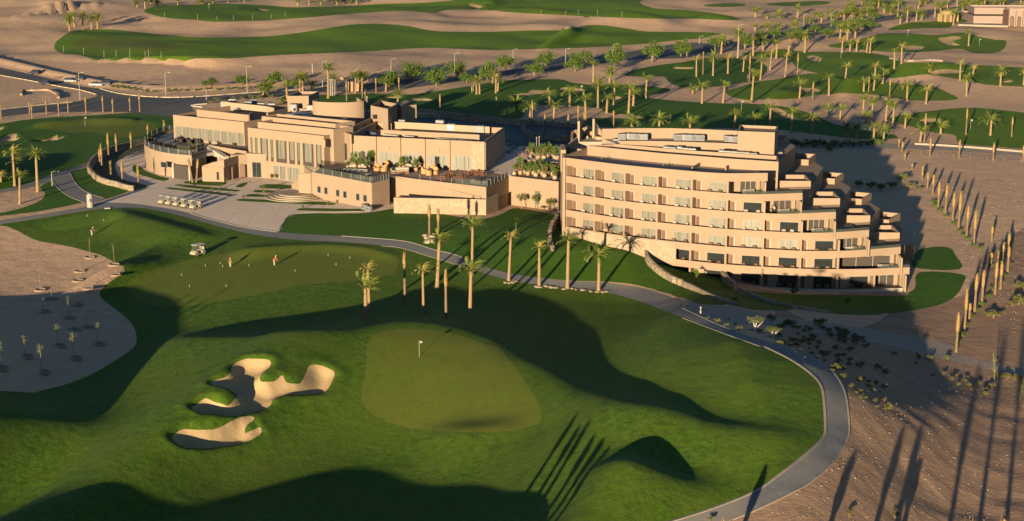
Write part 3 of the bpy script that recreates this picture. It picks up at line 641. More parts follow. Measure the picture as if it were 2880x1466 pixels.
def kerb(name, txt, mats, wd=.28, hg=.12, step=1.2, sm=5, blocks=0):
    """a kerb that follows the ground; blocks > 0 paints it in alternate lengths"""
    g = hit(crom(pts(txt), sm, False))[:, :2]
    d = np.concatenate([[0], np.cumsum(np.hypot(*np.diff(g, axis=0).T))]); s = np.arange(0, d[-1], step)
    x = np.interp(s, d, g[:, 0]); y = np.interp(s, d, g[:, 1]); z = h(x, y); m = MB()
    tx = np.gradient(x); ty = np.gradient(y); L = np.hypot(tx, ty); nx, ny = -ty / L * wd / 2, tx / L * wd / 2
    for i in range(len(s) - 1):
        m.mi = (i // blocks) % 2 if blocks else 0; v = []
        for k in (i, i + 1):
            v += [(x[k] - nx[k], y[k] - ny[k], z[k] - .1), (x[k] + nx[k], y[k] + ny[k], z[k] - .1), (x[k] + nx[k], y[k] + ny[k], z[k] + hg), (x[k] - nx[k], y[k] - ny[k], z[k] + hg)]
        m.add(v, [(0, 1, 5, 4), (1, 2, 6, 5), (2, 3, 7, 6), (3, 0, 4, 7)])
    return struct(m.ob(name, mats))
PK = ['kerb_white', 'kerb_yellow']
kerb('kerb', "00:760,672 900,707 1100,730 1300,737 1500,730 1750,712 1960,697", PK, .5, .22, 1.0, 5, 2)
kerb('kerb', "00:2080,690 2300,673 10:0,630", PK, .5, .22, 1.0, 5, 2)
kerb('kerb', "00:-300,500 0,568 250,614 480,659 600,679 732,714", PK, .45, .2, 1.0, 5, 2)
kerb('kerb', "00:-200,850 0,828 300,795 550,772", PK, .45, .2, 1.0, 5, 2)
kerb('kerb', "00:1560,785 1440,795 1480,805 1540,812", ['kerb_white'], .4, .2)
kerb('kerb', "22:620,0 800,88 950,188 1040,288 1065,420 1075,600 1060,680 950,788 750,948 550,1088 250,1208 0,1288 12:2300,1370", ['kerb'], .28, .1)
kerb('kerb', "21:0,1015 250,1130 500,1230 22:770,0 950,60 1100,160 1190,270 1235,400 1255,600 1245,690 1180,810 1000,990 800,1110 550,1230 350,1311", ['kerb'], .22, .08)
kerb('kerb', "21:0,1088 200,1163 400,1238 600,1309 22:620,2", ['kerb'], .2, .06)
kerb('kerb', "11:0,470 250,488 500,513 700,573 850,608 1000,668", ['kerb'], .2, .08)
kerb('kerb', "11:300,545 450,560 650,620 800,665 960,720", ['kerb'], .18, .06)
kerb('kerb', "01:390,45 440,112 520,170 600,204 655,226", ['kerb'], .2, .08)
kerb('kerb', "01:528,-8 562,58 620,118 700,158 800,190", ['kerb'], .2, .08)
kerb('kerb', "01:2105,441 2115,405 2135,375 2222,302 2574,288 11:200,283 400,250", ['kerb'], .25, .1)
kerb('kerb', "01:1440,302 1600,347 1850,407 2105,442", ['kerb'], .25, .1)
# ---------------------------------------------------------------- the hotel
def hotel():
    H = thing('hotel_building', (38, 270, 0), 'peach terraced hotel with curved balcony bands stepping down to the right', 'hotel')
    off = lambda m, name, mat, par=None, smooth=False: m_ob(m, name, mat, par or H, smooth)
    def m_ob(m, name, mat, par, smooth):
        o = m.ob(name, mat, None, (0, 0, 0), 0, smooth); o.parent = par
        o.matrix_parent_inverse = Matrix.Translation((-38, -270, 0)) if par == H else Matrix.Identity(4); return o
    FL = 3.1
    base = crom([(9.5, 277.7), (19.2, 270), (30.8, 263.5), (37.5, 260.5), (44, 258.7), (50.5, 257.4), (56, 257.2), (61, 257.4), (67.2, 258.2)], 14, False)
    bd = np.concatenate([[0], np.cumsum(np.hypot(*np.diff(base, axis=0).T))])
    def at(s, back=0):
        p = np.array([np.interp(s, bd, base[:, 0]), np.interp(s, bd, base[:, 1])]); q = np.array([np.interp(s + .3, bd, base[:, 0]), np.interp(s + .3, bd, base[:, 1])])
        t = (q - p) / np.linalg.norm(q - p) if np.linalg.norm(q - p) > 1e-6 else np.array([1, 0]); n = np.array([-t[1], t[0]])
        return p + n * back, math.atan2(t[1], t[0])
    def s_of(x): return float(np.interp(x, base[:, 0], bd))
    E = {6: (43.4, 261.8), 5: (49.3, 261.1), 4: (54.9, 260.1), 3: (60.7, 260.0), 2: (66.4, 260.6), 1: (67.6, 258.6)}
    mids = {6: [(36.7, 261.4)], 5: [(43.5, 260.0)], 4: [(48.7, 258.9)], 3: [(50.5, 257.6), (55, 258.2)], 2: [(50.5, 257.5), (57.5, 257.9)], 1: [(50.5, 257.4), (58.5, 257.3)]}
    LEFT = {6: 0, 5: 0, 4: 0, 3: 0, 2: 0, 1: s_of(27.3)}
    XR = {5: 42.7, 4: 48.6, 3: 54.2, 2: 60.0, 1: 65.7, 0: 66.6}   # right end of the rooms on each storey
    BACKX = {5: 46.5, 4: 52.7, 3: 58.0, 2: 63.5, 1: 68.9, 0: 68.9}
    curves = {}
    for k in range(1, 7):
        xm = mids[k][0][0] - 4; s0 = LEFT[k]; s1 = s_of(xm); n = max(4, int((s1 - s0) / 3))
        p = [tuple(at(s0 + (s1 - s0) * i / n)[0]) for i in range(n + 1)] + mids[k] + [E[k]]
        curves[k] = crom(p, 5, False)
    # balcony bands: parapet plus floor slab
    for k in range(1, 7):
        cv = curves[k]; z = FL * k; m = MB()
        m.wall(cv, z - .22, z + (1.0 if k < 6 else 1.2), .26, 1)
        off(m, 'balcony_parapet', 'plaster' if k != 1 else 'plaster')
        m = MB(); back = [(E[k][0] - .3, E[k][1] + 1.5), (XR.get(k, 66) + .5, E[k][1] + 2.0), (XR.get(k, 66) + .4, E[k][1] + 9.5), (cv[0][0] + 8, cv[0][1] + 8 + 6), (cv[0][0] + 2.5, cv[0][1] + 9)] if k < 6 else [(43.2, 271), (30, 277), (14.5, 288.6), (9.9, 288)]
        m.prism(list(inset_line(cv, .12)) + back, z - .2, z + .004); off(m, 'balcony_floor' if k < 6 else 'roof_slab', 'roof_gravel' if k == 6 else 'concrete')
    # stone plinth under the lawn-level band
    m = MB(); s0, s1 = .3, s_of(28.5); m.wall([tuple(at(s0 + (s1 - s0) * i / 12, -.12)[0]) for i in range(13)], 3.2, 7.05, .3, 1); off(m, 'plinth', 'stone_clad')
    # storeys: wall line, fins, windows
    BAY = 6.36; wi = 0
    for k in range(0, 6):
        z = FL * k; sa = {0: s_of(35.2), 1: s_of(28.2)}.get(k, 0); xs = XR[k]; ss = s_of(xs - 7.2)
        i0 = int(math.floor(sa / BAY)); i1 = int(ss / BAY + .35)
        m = MB(); front = [tuple(at(s, 1.95)[0]) for s in np.linspace(i0 * BAY + (0.01 if i0 else .1), i1 * BAY + .3, 3 * (i1 - i0) + 1)]
        q = at(i1 * BAY + .3, 4.6)[0]; yb = 271.8
        poly = front + [tuple(q), (xs, q[1] + .3), (xs, yb), (front[0][0] + 4, max(front[0][1] + 6, yb))] if k else front + [tuple(q), (xs, q[1] + .3), (xs, yb), (front[0][0] + 2, yb)]
        m.prism(poly, z + .006, z + FL - .203); off(m, 'storey_wall', 'plaster')
        # end room: side wall with slots, glass and a near-black panel for the unlit doorway
        m = MB(); m.wall([(xs, q[1] + .2), (xs, q[1] - 1.2)], z + .01, z + FL - .21, .3, 1)
        for t in range(3): m.wall([(xs + .02 , q[1] - 1.9 - t * 1.05), (xs + .02, q[1] - 2.35 - t * 1.05)], z + .01, z + FL - .21, .3, 1)
        off(m, 'slotted_end_wall', 'plaster')
        w0, w1 = q + np.array([1.0, -.02]), np.array([xs - .7, q[1] + .22]); m = MB()
        m.wall([tuple(w0 + np.array([0, -.04])), tuple(w1 + np.array([0, -.04]))], z + .02, z + 2.35, .06, 0); o = off(m, 'terrace_door', 'unlit_interior')
        m = MB()
        m.wall([tuple(w0 + np.array([0, -.1])), tuple(w1 + np.array([0, -.1]))], z + 2.3, z + 2.42, .06, 0)
        for f in (0, .33, .66, 1): pp = w0 + (w1 - w0) * f; m.box((pp[0], pp[1] - .1, z + 1.2), (.09, .08, 2.36))
        off(m, 'door_frame', 'bright_white', o)
        # glass rail at the balcony end
        ck = curves.get(k)
        if k:
            tail = [p for p in ck if p[0] > xs - 4.0]; m = MB(); m.wall(inset_line(np.array(tail), .13), z + 1.0, z + 1.45, .04, 0); off(m, 'glass_balustrade', 'clear_glass')
        for b in range(i0, i1 + 1):
            p, a = at(b * BAY + .17, 0); p2, _ = at(b * BAY + .17, 1.0); m = MB(); m.box((p2[0] - .0, p2[1], z + (FL - .2) / 2), (.34, 1.66 if b else 1.66, FL - .22), a); off(m, 'partition_fin', 'plaster')
            if b == i1: break
            p3, a3 = at(b * BAY + .75, 1.86); m = MB(); m.box((p3[0], p3[1], z + 1.15), (.55, .1, 2.28), a3); off(m, 'fin_shade_strip', 'brown_door_fin_shade')  # brown strip stands in for the shaded side of the fin
            m = MB(); p4, _ = at(b * BAY + 1.35, 1.90); m.box((p4[0], p4[1], z + 1.3), (.16, .12, 2.55), a3); off(m, 'white_post', 'white_paint')
            pc, ac = at(b * BAY + 4.35, 1.93); wd, hh = 3.1, 2.3
            fr = MB(); ca, sa_ = math.cos(ac), math.sin(ac)
            for fx, ww in ((-wd / 2, .10), (0, .12), (wd / 2, .10)): fr.box((pc[0] + fx * ca, pc[1] + fx * sa_, z + hh / 2 + .05), (ww, .14, hh), ac)
            fr.box((pc[0], pc[1], z + hh + .09), (wd + .1, .14, .09), ac); fr.box((pc[0], pc[1], z + .05), (wd + .1, .14, .08), ac)
            fo = off(fr, 'window', 'bright_white'); pn = MB(); dark = k <= 1 or (k == 2 and b >= i1 - 1) or (k == 4 and b == i1 - 1) or (k == 3 and b == i1 - 1)
            pn.box((pc[0] + .045 * math.sin(ac), pc[1] - .045 * math.cos(ac), z + hh / 2 + .05), (wd - .04, .06, hh), ac); off(pn, 'pane' if dark else 'curtain', 'window_glass' if dark else 'curtain', fo)
            HB.append((k, b, p, ac, (lambda bb, zz: (lambda f, d: (*at(bb * BAY + f, d)[0], zz)))(b, z), b == i1 - 1, b - i0))
        SU.append((k, xs, q, z))
    # ground terrace wall
    m = MB(); m.wall([tuple(at(s, .15)[0]) for s in np.linspace(s_of(35), s_of(66.5), 20)], -.9, .55, .3, 1); off(m, 'terrace_wall', 'concrete')
    m = MB(); m.prism([tuple(at(s, .4)[0]) for s in np.linspace(s_of(35), s_of(66.5), 14)] + [(66.6, 268), (36, 270)], -1.2, -.004); off(m, 'terrace_floor', 'concrete')
    # left end wall
    m = MB(); m.wall([(9.35, 277.2), (9.35, 288.4)], 3.5, 19.85, .5, 0); m.box((9.35, 285.2, 18.5), (.9, 6.5, 4.0)); off(m, 'end_wall', 'plaster')
    # penthouse storey: front wall, plant trough, inner court, crescent roof
    m = MB(); m.prism([(13.9, 287.5), (26.6, 279.0), (39.0, 272.7), (46.5, 269.6), (47.4, 275.9), (33, 281.9), (19, 289.8)], 18.62, 20.4, 1.15, .28); off(m, 'penthouse_parapet', 'plaster')
    m = MB(); m.prism([(38.5, 272.9), (46.48, 269.62), (47.0, 276), (40, 279)], 15.3, 18.6); off(m, 'penthouse_wall', 'plaster')
    m = MB(); m.prism([(14.2, 288), (33, 283.2), (47, 276.4), (47.2, 282), (42, 292), (18, 297), (9.7, 289)], 17.6, 18.63); off(m, 'court_floor', 'dark_roof')  # dark colour carries the shade lying on the court floor
    m = MB(); front = crom([(20.1, 289.6), (25, 289.6), (29.5, 289.0), (36, 287.8), (41.8, 286.1)], 5, False)
    m.prism([tuple(p) for p in front] + [(42.6, 294), (30.2, 297.4), (17.4, 296.7)], 18.4, 20.25); off(m, 'crescent_roof', 'roof_gravel')
    m = MB(); m.wall(front, 18.4, 21.0, .28, -1); off(m, 'crescent_parapet', 'plaster')
    m = MB(); m.wall([(17.2, 296.5), (24, 297.3), (30.2, 297.4), (37, 295.8), (42.7, 293.9)], 18, 22.2, .3, 1); off(m, 'crescent_back_wall', 'plaster')
    m = MB(); m.wall([(13.5, 303.5), (24, 306), (36, 305), (47.5, 300)], 12, 20.6, .35, 1); off(m, 'rear_parapet', 'plaster_pale')
    m = MB(); m.prism([(12, 297), (30, 298), (43, 294.5), (47, 283), (49.8, 284.9), (48, 299), (36, 304.8), (24, 305.8), (13, 303)], 3, 19.6); off(m, 'rear_block', 'roof_gravel')
    m = MB(); m.prism([(41.0, 281.7), (47.4, 279.9), (49.3, 287.6), (42.4, 289.6)], 17.6, 24.0, .5, .3); off(m, 'stair_tower', 'plaster')
    # stepped terraces on the right: a front row and a rear row one storey up
    for k, (zt, xr) in enumerate(((16.6, 52.7), (13.5, 58.0), (10.4, 63.5), (7.3, 68.9))):
        xl = (44, 47.2, 52.6, 58.1)[k]; m = MB(); m.prism([(xl, 272.0 + .02 * k), (xr, 271.7), (xr + .2, 278.2), (xl, 278.3)], -1.2, zt, 1.15, .26); off(m, 'terrace_block', 'plaster')
    LV = ((16.6, (52.7, 271.75), (58.9, 292.2)), (13.5, (58.0, 271.75), (63.4, 288.0)), (10.4, (63.5, 271.75), (68.0, 283.7)), (7.3, (68.9, 271.75), (71.6, 280.5)))
    for k, (zt, (xa, ya), (xb, yb)) in enumerate(LV):
        m = MB(); m.prism([(xa - 8, 272.1), (xa - .03, ya + .04), (xb, yb), (xb - .6, yb + 7), (xa - 13, yb + 9)], -1.2, zt - 1.12); off(m, 'end_wing', 'plaster')
    m = MB(); m.prism([(43.5, 281.5), (47.3, 276.05), (53.9, 294.6), (53, 302), (42, 300)], 8, 19.2); off(m, 'end_wing', 'plaster')
    for zt, pl in ((19.7, [(48.2, 298.1), (52.0, 297.2), (54.1, 304.6), (50.2, 305.8)]), (16.6, [(52.6, 295.4), (56.5, 294.4), (59.2, 301.1), (55.0, 302.6)]), (13.5, [(57.6, 292.4), (61.0, 291.3), (63.9, 297.2), (60.0, 299.0)]), (10.4, [(62.0, 288.3), (65.3, 287.0), (68.5, 293.0), (64.5, 295.0)]), (7.3, [(66.6, 283.9), (69.6, 282.8), (73.2, 289.0), (69.2, 291.0)])):
        m = MB(); m.prism(pl, -1.2, zt, 1.15, .26); off(m, 'rear_terrace_block', 'plaster')
    m = MB(); m.wall([(71.8, 282), (74.2, 281.2)], -1, 2.8, .3, 0); off(m, 'garden_wall', 'plaster')
    # swooping fin walls at the left end of the roof
    def swoop(c, line, z0, z1, mat='plaster_pale'):
        ln = crom([W(c, x, y, z) for x, y, z in line], 6, False); zz = np.interp(np.linspace(0, 1, len(ln)), np.linspace(0, 1, len(z1)), z1)
        m = MB(); m.wall(ln, z0, [float(q) for q in zz], .4, 0); off(m, 'swoop_wall', mat)
    swoop('Z5', [(1090, 470, 20), (1240, 380, 20), (1310, 290, 20.6), (1310, 230, 21), (1275, 190, 22.5)], 15, [20, 20.4, 21, 22, 23.6])
    swoop('Z5', [(1180, 400, 19), (1180, 320, 19), (1240, 270, 19.5), (1290, 280, 20)], 13, [19.2, 19.6, 20, 20.6])
    swoop('Z5', [(1640, 320, 20), (1560, 260, 20.6), (1490, 180, 22)], 15, [20.2, 21.5, 23.4])
    swoop('Z5', [(1480, 300, 20), (1540, 345, 20), (1650, 345, 20)], 16, [20.4, 20.2, 20.2])
    swoop('Z5', [(1400, 360, 19.6), (1380, 310, 19.6), (1400, 270, 19.8)], 16, [20, 20.4, 20.4])
    swoop('Z5', [(1340, 270, 19.8), (1420, 250, 20), (1510, 265, 20)], 16, [20.6, 21, 21])
    m = MB(); m.prism([W('Z5', 1095, 480, 18.7), W('Z5', 1250, 400, 18.7), W('Z5', 1330, 250, 18.9), W('Z5', 1510, 265, 18.9), W('Z5', 1660, 350, 18.7), W('Z5', 1700, 430, 18.7), W('Z5', 1390, 480, 18.7), W('Z5', 1300, 510, 18.7)], 15, 18.68); off(m, 'entry_roof', 'concrete')
    m = MB(); m.wall([W('Z5', 1100, 490, 19.6), W('Z5', 1330, 515, 19.6)], 17.5, 19.6, .3, 0); off(m, 'entry_parapet', 'plaster')
    m = MB(); m.wall([W('Z5', 1050, 610, 19.9), W('Z5', 1395, 500, 19.9)], 18.4, 19.9, .3, 0); off(m, 'roof_end_parapet', 'plaster')
    for xx in ((1370, 490), (1690, 470)):
        a_ = W('F3', xx[0] - 60, 545, 18.6); b_ = W('F3', xx[0] + 30, xx[1], 18.6)
        m = MB(); m.wall([a_, b_], 18.4, 19.25, .25, 0); off(m, 'roof_divider', 'plaster')
    for (x, y) in ((445, 455), (1033, 520)):
        p = W('F3', x, y, 18.6); m = MB(); m.tube([(p[0], p[1], 18.6), (p[0], p[1], 19.6)], .06, 6); m.tube([(p[0], p[1], 18.75), (p[0] + 2.0, p[1] + 4, 18.75)], .05, 5); off(m, 'vent_pipe', 'steel')
    return H
def inset_line(line, d):
    line = [Vector(p[:2]) for p in line]; out = []
    for i, p in enumerate(line):
        t = (line[min(i + 1, len(line) - 1)] - line[max(i - 1, 0)]).normalized(); out.append((p.x - t.y * d, p.y + t.x * d))
    return out
HB, SU = [], []
HOTEL = hotel()

# ---------------------------------------------------------------- the clubhouse
def clubhouse():
    K = thing('clubhouse_building', (-50, 340, 4), 'long peach two storey clubhouse with curved left end and rooftop boxes', 'clubhouse')
    T0 = Matrix.Translation((-50, 340, 4)).inverted()
    def off(m, name, mat, par=None, smooth=False):
        o = m.ob(name, mat, None, (0, 0, 0), 0, smooth); o.parent = par or K; o.matrix_parent_inverse = Matrix.Identity(4) if par and par != K else T0; return o
    def wn(par, name, c, d, rz, mat='window_glass', nm='pane', bars=1, hor=True):
        """a framed opening proud of a wall: c centre, d (width, height)"""
        ca, sa = math.cos(rz), math.sin(rz); m = MB()
        for i in range(bars + 2):
            f = -d[0] / 2 + d[0] * i / (bars + 1); m.box((c[0] + f * ca, c[1] + f * sa, c[2]), (.09, .16, d[1]), rz)
        for e in (-1, 1): m.box((c[0], c[1], c[2] + e * (d[1] / 2)), (d[0] + .09, .15, .09), rz)
        o = off(m, name, 'bright_white', par); m = MB(); m.box((c[0] + .05 * sa, c[1] - .05 * ca, c[2]), (d[0], .06, d[1]), rz); off(m, nm, mat, o); return o
    G0 = 3.6
    # right block --------------------------------------------------
    zt, zd = 16.0, 9.75
    a, b, c = W('C2', 470, 515, zt), W('C2', 1832, 580, zt), W('C2', 2030, 435, zt); d = (a[0] + c[0] - b[0], a[1] + c[1] - b[1])
    m = MB(); m.prism([a, b, c, d], G0, zt, 1.25, .3); off(m, 'banquet_hall', 'plaster')
    fx = Vector((b[0] - a[0], b[1] - a[1])); L = fx.length; fx /= L; rz = math.atan2(fx.y, fx.x); nx = Vector((fx.y, -fx.x))
    at = lambda f, o: (a[0] + fx.x * f * L + nx.x * o, a[1] + fx.y * f * L + nx.y * o)
    for i, (f, wd) in enumerate(((.0, .35), (.182, .55), (.367, .55), (.553, .55), (.738, .55))):
        p = at(f, .12); m = MB(); m.box((p[0], p[1], (zt + zd) / 2 + .02), (wd, .5, zt - zd + .05), rz); off(m, 'pilaster', 'plaster')
    for i in range(5):
        f0 = .012 + .1855 * i; p = at(f0 + .082, .03); o = wn(K, 'window', (*p, zd + 1.55), (4.4, 2.9), rz, 'curtain', 'curtain', 4)
        if i == 3:
            m = MB(); q = at(f0 + .08, .12); m.box((*q, zd + 1.4), (1.0, .08, 2.6), rz); off(m, 'pane', 'window_glass', o)
    m = MB(); p, q = at(.905, .08), at(1.0, .08); m.wall([p, q], zd, zt - .25, .12, 0); off(m, 'stone_panel', 'stone_clad')
    m = MB(); m.wall([(b[0] + .1, b[1] + .1), (c[0] + .1, c[1])], zd - 3, zt - .22, .12, -1); off(m, 'stone_side', 'stone_clad')
    for f in (.28, .66): m = MB(); p = at(f, .25); m.box((*p, zd + 4.1), (.25, .35, .3), rz); off(m, 'wall_lamp', 'concrete')
    # inner parapet and roof walls of the right block
    zr = 15.6
    m = MB(); m.wall([W('C2', 770, 455, 16.2), W('C2', 1780, 507, 16.2)], 14.6, 16.2, .3, 0); off(m, 'roof_wall', 'plaster')
    m = MB(); m.wall([W('C2', 740, 385, 16.2), W('C2', 880, 390, 16.2)], 14.6, 16.2, .3, 0); off(m, 'roof_wall', 'plaster')
    m = MB(); m.wall([W('C2', 890, 372, 16.3), W('C2', 1885, 425, 16.3)], 14.6, 16.3, .3, 0); off(m, 'roof_wall', 'plaster_pale')
    # left block behind the curved terrace --------------------------
    zt2 = 15.4; a2, b2 = W('C1', 388, 303, zt2), W('C1', 1115, 378, zt2); f2 = Vector((b2[0] - a2[0], b2[1] - a2[1])); L2 = f2.length; f2 /= L2; n2 = Vector((-f2.y, f2.x)); rz2 = math.atan2(f2.y, f2.x)
    c2 = W('C1', 640, 240, zt2); dd = 25
    m = MB(); m.prism([a2, b2, (b2[0] + n2.x * dd, b2[1] + n2.y * dd), (a2[0] + n2.x * dd, a2[1] + n2.y * dd)], G0, zt2, 1.1, .3); off(m, 'restaurant_block', 'plaster')
    at2 = lambda f, o: (a2[0] + f2.x * f * L2 - n2.x * o, a2[1] + f2.y * f * L2 - n2.y * o)
    for i in range(9):
        p = at2(.075 + i * .108, .03); wn(K, 'window', (*p, 11.45), (2.05, 2.75), rz2, 'curtain', 'curtain', 1)
    for f in (.25, .75): m = MB(); p = at2(f, .15); m.box((*p, 13.6), (.3, .3, .3), rz2); off(m, 'wall_lamp', 'concrete')
    m = MB(); m.wall([W('C1', 634, 248, 16.8), W('C1', 1162, 303, 16.8)], 14.2, 16.8, .3, 0); off(m, 'roof_wall', 'plaster')
    m = MB(); m.wall([W('C1', 1162, 303, 16.8), W('C1', 1198, 275, 16.8)], 14.2, 16.8, .3, 0); off(m, 'roof_wall', 'plaster')
    m = MB(); p0 = W('C1', 850, 175, 16); m.wall([W('C1', 900, 168, 16.2), W('C1', 1350, 215, 16.2), W('C1', 1420, 230, 16.2)], 13.5, 16.2, .3, 0); off(m, 'roof_wall', 'plaster_pale')
    # centre block with tall windows --------------------------------
    zt3 = 15.6; a3, b3 = W('C1', 1152, 433, zt3), W('C1', 1932, 520, zt3); f3 = Vector((b3[0] - a3[0], b3[1] - a3[1])); L3 = f3.length; f3 /= L3; n3 = Vector((-f3.y, f3.x)); rz3 = math.atan2(f3.y, f3.x)
    at3 = lambda f, o: (a3[0] + f3.x * f * L3 - n3.x * o, a3[1] + f3.y * f * L3 - n3.y * o)
    m = MB(); m.prism([a3, b3, (b3[0] + n3.x * 9, b3[1] + n3.y * 9), (a3[0] + n3.x * 9, a3[1] + n3.y * 9)], G0, zt3, .9, .3); off(m, 'lounge_block', 'plaster')
    for x0, x1, yy in ((1178, 1198, 0), (1226, 1250, 0), (1282, 1360, 0), (1388, 1415, 0), (1445, 1552, 0), (1578, 1635, 0), (1660, 1688, 0), (1718, 1826, 0), (1852, 1905, 0)):
        f = ((x0 + x1) / 2 - 1152) / 780; wd = (x1 - x0) / 780 * L3; p = at3(f, -.015); m = MB(); m.box((*p, 11.1), (wd, .12, 4.9), rz3); o = off(m, 'window', 'unlit_interior')
        m = MB(); p = at3(f + .004, .055); m.box((*p, 11.55), (wd * .62, .05, 4.0), rz3); off(m, 'curtain', 'curtain' if wd > 1 else 'green_glass', o)
    for i, (x0, x1, xe, dz) in enumerate((((1255, 375), (2030, 450), 0, 16.9), ((1296, 317), (2052, 395), 0, 17.4))):
        p, q = W('C1', *x0, dz), W('C1', *x1, dz); m = MB(); nn = 5
        m.prism([p, q, (q[0] + n3.x * nn + 1, q[1] + n3.y * nn), (p[0] + n3.x * nn, p[1] + n3.y * nn)], G0 + 1, dz, .7, .3); off(m, 'roof_parapet_block', 'plaster')
    m = MB(); m.wall([W('C1', 1940, 590, 14.3), W('C1', 2020, 540, 14.3)], 13.3, 14.9, .35, 0); off(m, 'canopy_beam', 'plaster')
    # recessed glazed link and door wall between centre and right blocks
    p, q = W('C1', 2045, 450, 15.9), W('C2', 468, 505, 15.9); m = MB(); m.prism([p, q, (q[0] + 3, q[1] + 12), (p[0] + 3, p[1] + 12)], G0, 15.9, .8, .3); off(m, 'stair_hall', 'plaster')
    f4 = Vector((q[0] - p[0], q[1] - p[1])); rz4 = math.atan2(f4.y, f4.x); f4.normalize(); pd = (p[0] + f4.x * 5.4 + .1, p[1] + f4.y * 5.4 - .05)
    wn(K, 'glass_door', (*pd, zd + 1.95), (1.9, 3.7), rz4, 'window_glass', 'pane', 1)
    m = MB(); pg, qg = W('C1', 1942, 775, zd), W('C1', 2022, 770, zd); m.wall([pg, qg], zd, zd + 4.2, .15, 0); off(m, 'glazed_screen', 'green_glass')
    # ground storey of the centre: entrance block, garden windows ------
    ze = 10.1; e = [W('C1', 1128, 697, ze), W('C1', 1345, 708, ze), W('C1', 1392, 735, ze)]
    m = MB(); m.prism([e[0], e[1], (e[1][0] + 2.4, e[1][1] + 9), (e[0][0] + 1, e[0][1] + 11)], G0, ze); off(m, 'entrance_block', 'plaster')
    fe = Vector((e[1][0] - e[0][0], e[1][1] - e[0][1])); Le = fe.length; fe.normalize(); rze = math.atan2(fe.y, fe.x); ne = Vector((fe.y, -fe.x))
    pe = lambda f, o=.03: (e[0][0] + fe.x * f * Le + ne.x * o, e[0][1] + fe.y * f * Le + ne.y * o)
    wn(K, 'entrance_door', (*pe(.52), 6.55), (2.1, 3.3), rze, 'window_glass', 'pane', 1)
    # garden front right of the entrance
    g0, g1 = W('C1', 1392, 1005, 5.0), W('C1', 1690, 1020, 5.0)
    for x0, x1 in ((1415, 1462), (1478, 1532), (1555, 1600), (1612, 1675)):
        f = ((x0 + x1) / 2 - 1152) / 780; wd = (x1 - x0) / 780 * L3; p = at3(f, .05); m = MB(); m.box((*p, 6.4), (wd + .15, .12, 3.1), rz3); o = off(m, 'garden_window', 'bright_white'); m = MB(); p = at3(f, .12); m.box((*p, 6.4), (wd - .1, .05, 2.9), rz3); off(m, 'curtain', 'curtain', o)
    # curved terrace wall --------------------------------------------
    zc = 10.15; arc = crom([W('C1', x, y, zc) for x, y in ((410, 455), (300, 470), (200, 500), (120, 550), (92, 600), (150, 645), (250, 678), (400, 703), (577, 718))], 5, False); arc2 = arc[:]
    ret = W('C1', 727, 672, zc); m = MB(); m.wall(list(arc) + [ret], G0, zc, .35, 1); cw = off(m, 'curved_terrace_wall', 'plaster')
    m = MB(); m.prism([tuple(p) for p in inset_line(arc, .3)] + [ret, at2(1.0, .1), at2(0, .1)], 8.9, 9.6); off(m, 'terrace_floor', 'concrete')
    m = MB(); m.wall(inset_line(arc, .17), zc, zc + 1.15, .03, 0); gb = off(m, 'glass_balustrade', 'clear_glass')
    m = MB()
    for p in inset_line(arc, .17)[::3]: m = MB(); m.box((p[0], p[1], zc + .6), (.06, .06, 1.2)); off(m, 'rail_post', 'steel', gb)
    # garage doorway and strip window in the curved wall
    def onwall(c, x, y, z): return W(c, x, y, z)
    p, q = W('C1', 388, 800, 8.1), W('C1', 556, 825, 8.1); m = MB(); m.wall([(p[0] - .02, p[1] - .2), (q[0], q[1] - .2)], G0, 8.0, .3, 0); o = off(m, 'garage_opening', 'unlit_interior')  # solid near-black panel stands in for the unlit garage
    m = MB()
    for s_ in (p, q): m.box((s_[0], s_[1] - .4, 6), (.3, .25, 4.4))
    off(m, 'door_jamb', 'white_paint', o)
    p, q = W('C1', 262, 800, 8.0), W('C1', 342, 812, 8.0); mid = ((p[0] + q[0]) / 2, (p[1] + q[1]) / 2 - .55); wn(K, 'strip_window', (*mid, 7.9), (1.9, 1.15), math.atan2(q[1] - p[1], q[0] - p[0]), 'window_glass', 'pane', 2)
    # slab wall from terrace to entrance, outside stair, small lodge --------
    t0, t1, t2 = ret, W('C1', 745, 625, zc), W('C1', 1152, 655, zc)
    m = MB(); m.prism([t1, (e[0][0], e[0][1] + .6), (e[0][0] + .5, e[0][1] + 13), (t1[0] + 2, t1[1] + 8)], G0, 9.95); off(m, 'terrace_base', 'plaster')
    m = MB(); m.wall([t1, (e[0][0] + .2, e[0][1] + .5)], 9.9, 10.5, .3, 0); off(m, 'terrace_parapet', 'plaster')
    l0, l1, l2 = W('C1', 690, 985, 4.9), W('C1', 912, 990, 4.9), W('C1', 1035, 965, 4.9)
    m = MB(); m.prism([l0, l1, (l1[0] + 1.6, l1[1] + 6), (l0[0] + 1.2, l0[1] + 6.5)], G0, 8.2); m.wall([l0, ((l0[0] + l1[0]) / 2, (l0[1] + l1[1]) / 2), l1], 8.1, [8.3, 9.1, 9.7], .35, 1); off(m, 'stair_lodge', 'plaster')
    m = MB(); m.wall([l1, (l1[0] + 2.2, l1[1] + 6)], 8, 9.7, .3, 0); off(m, 'lodge_side_wall', 'plaster')
    m = MB(); f5 = Vector((l1[0] - l0[0], l1[1] - l0[1])); r5 = math.atan2(f5.y, f5.x); p5 = (l0[0] + f5.x * .72, l0[1] + f5.y * .72 - .08); m.box((*p5, 6.2), (.5, .1, 1.7), r5); off(m, 'slot_window', 'window_glass')
    m = MB(); s0 = W('C1', 760, 628, 10.2); s1 = W('C1', 935, 735, 9.2); m.wall([s0, s1], 8.6, [10.3, 9.3], 1.2, 0); off(m, 'outside_stair', 'concrete')
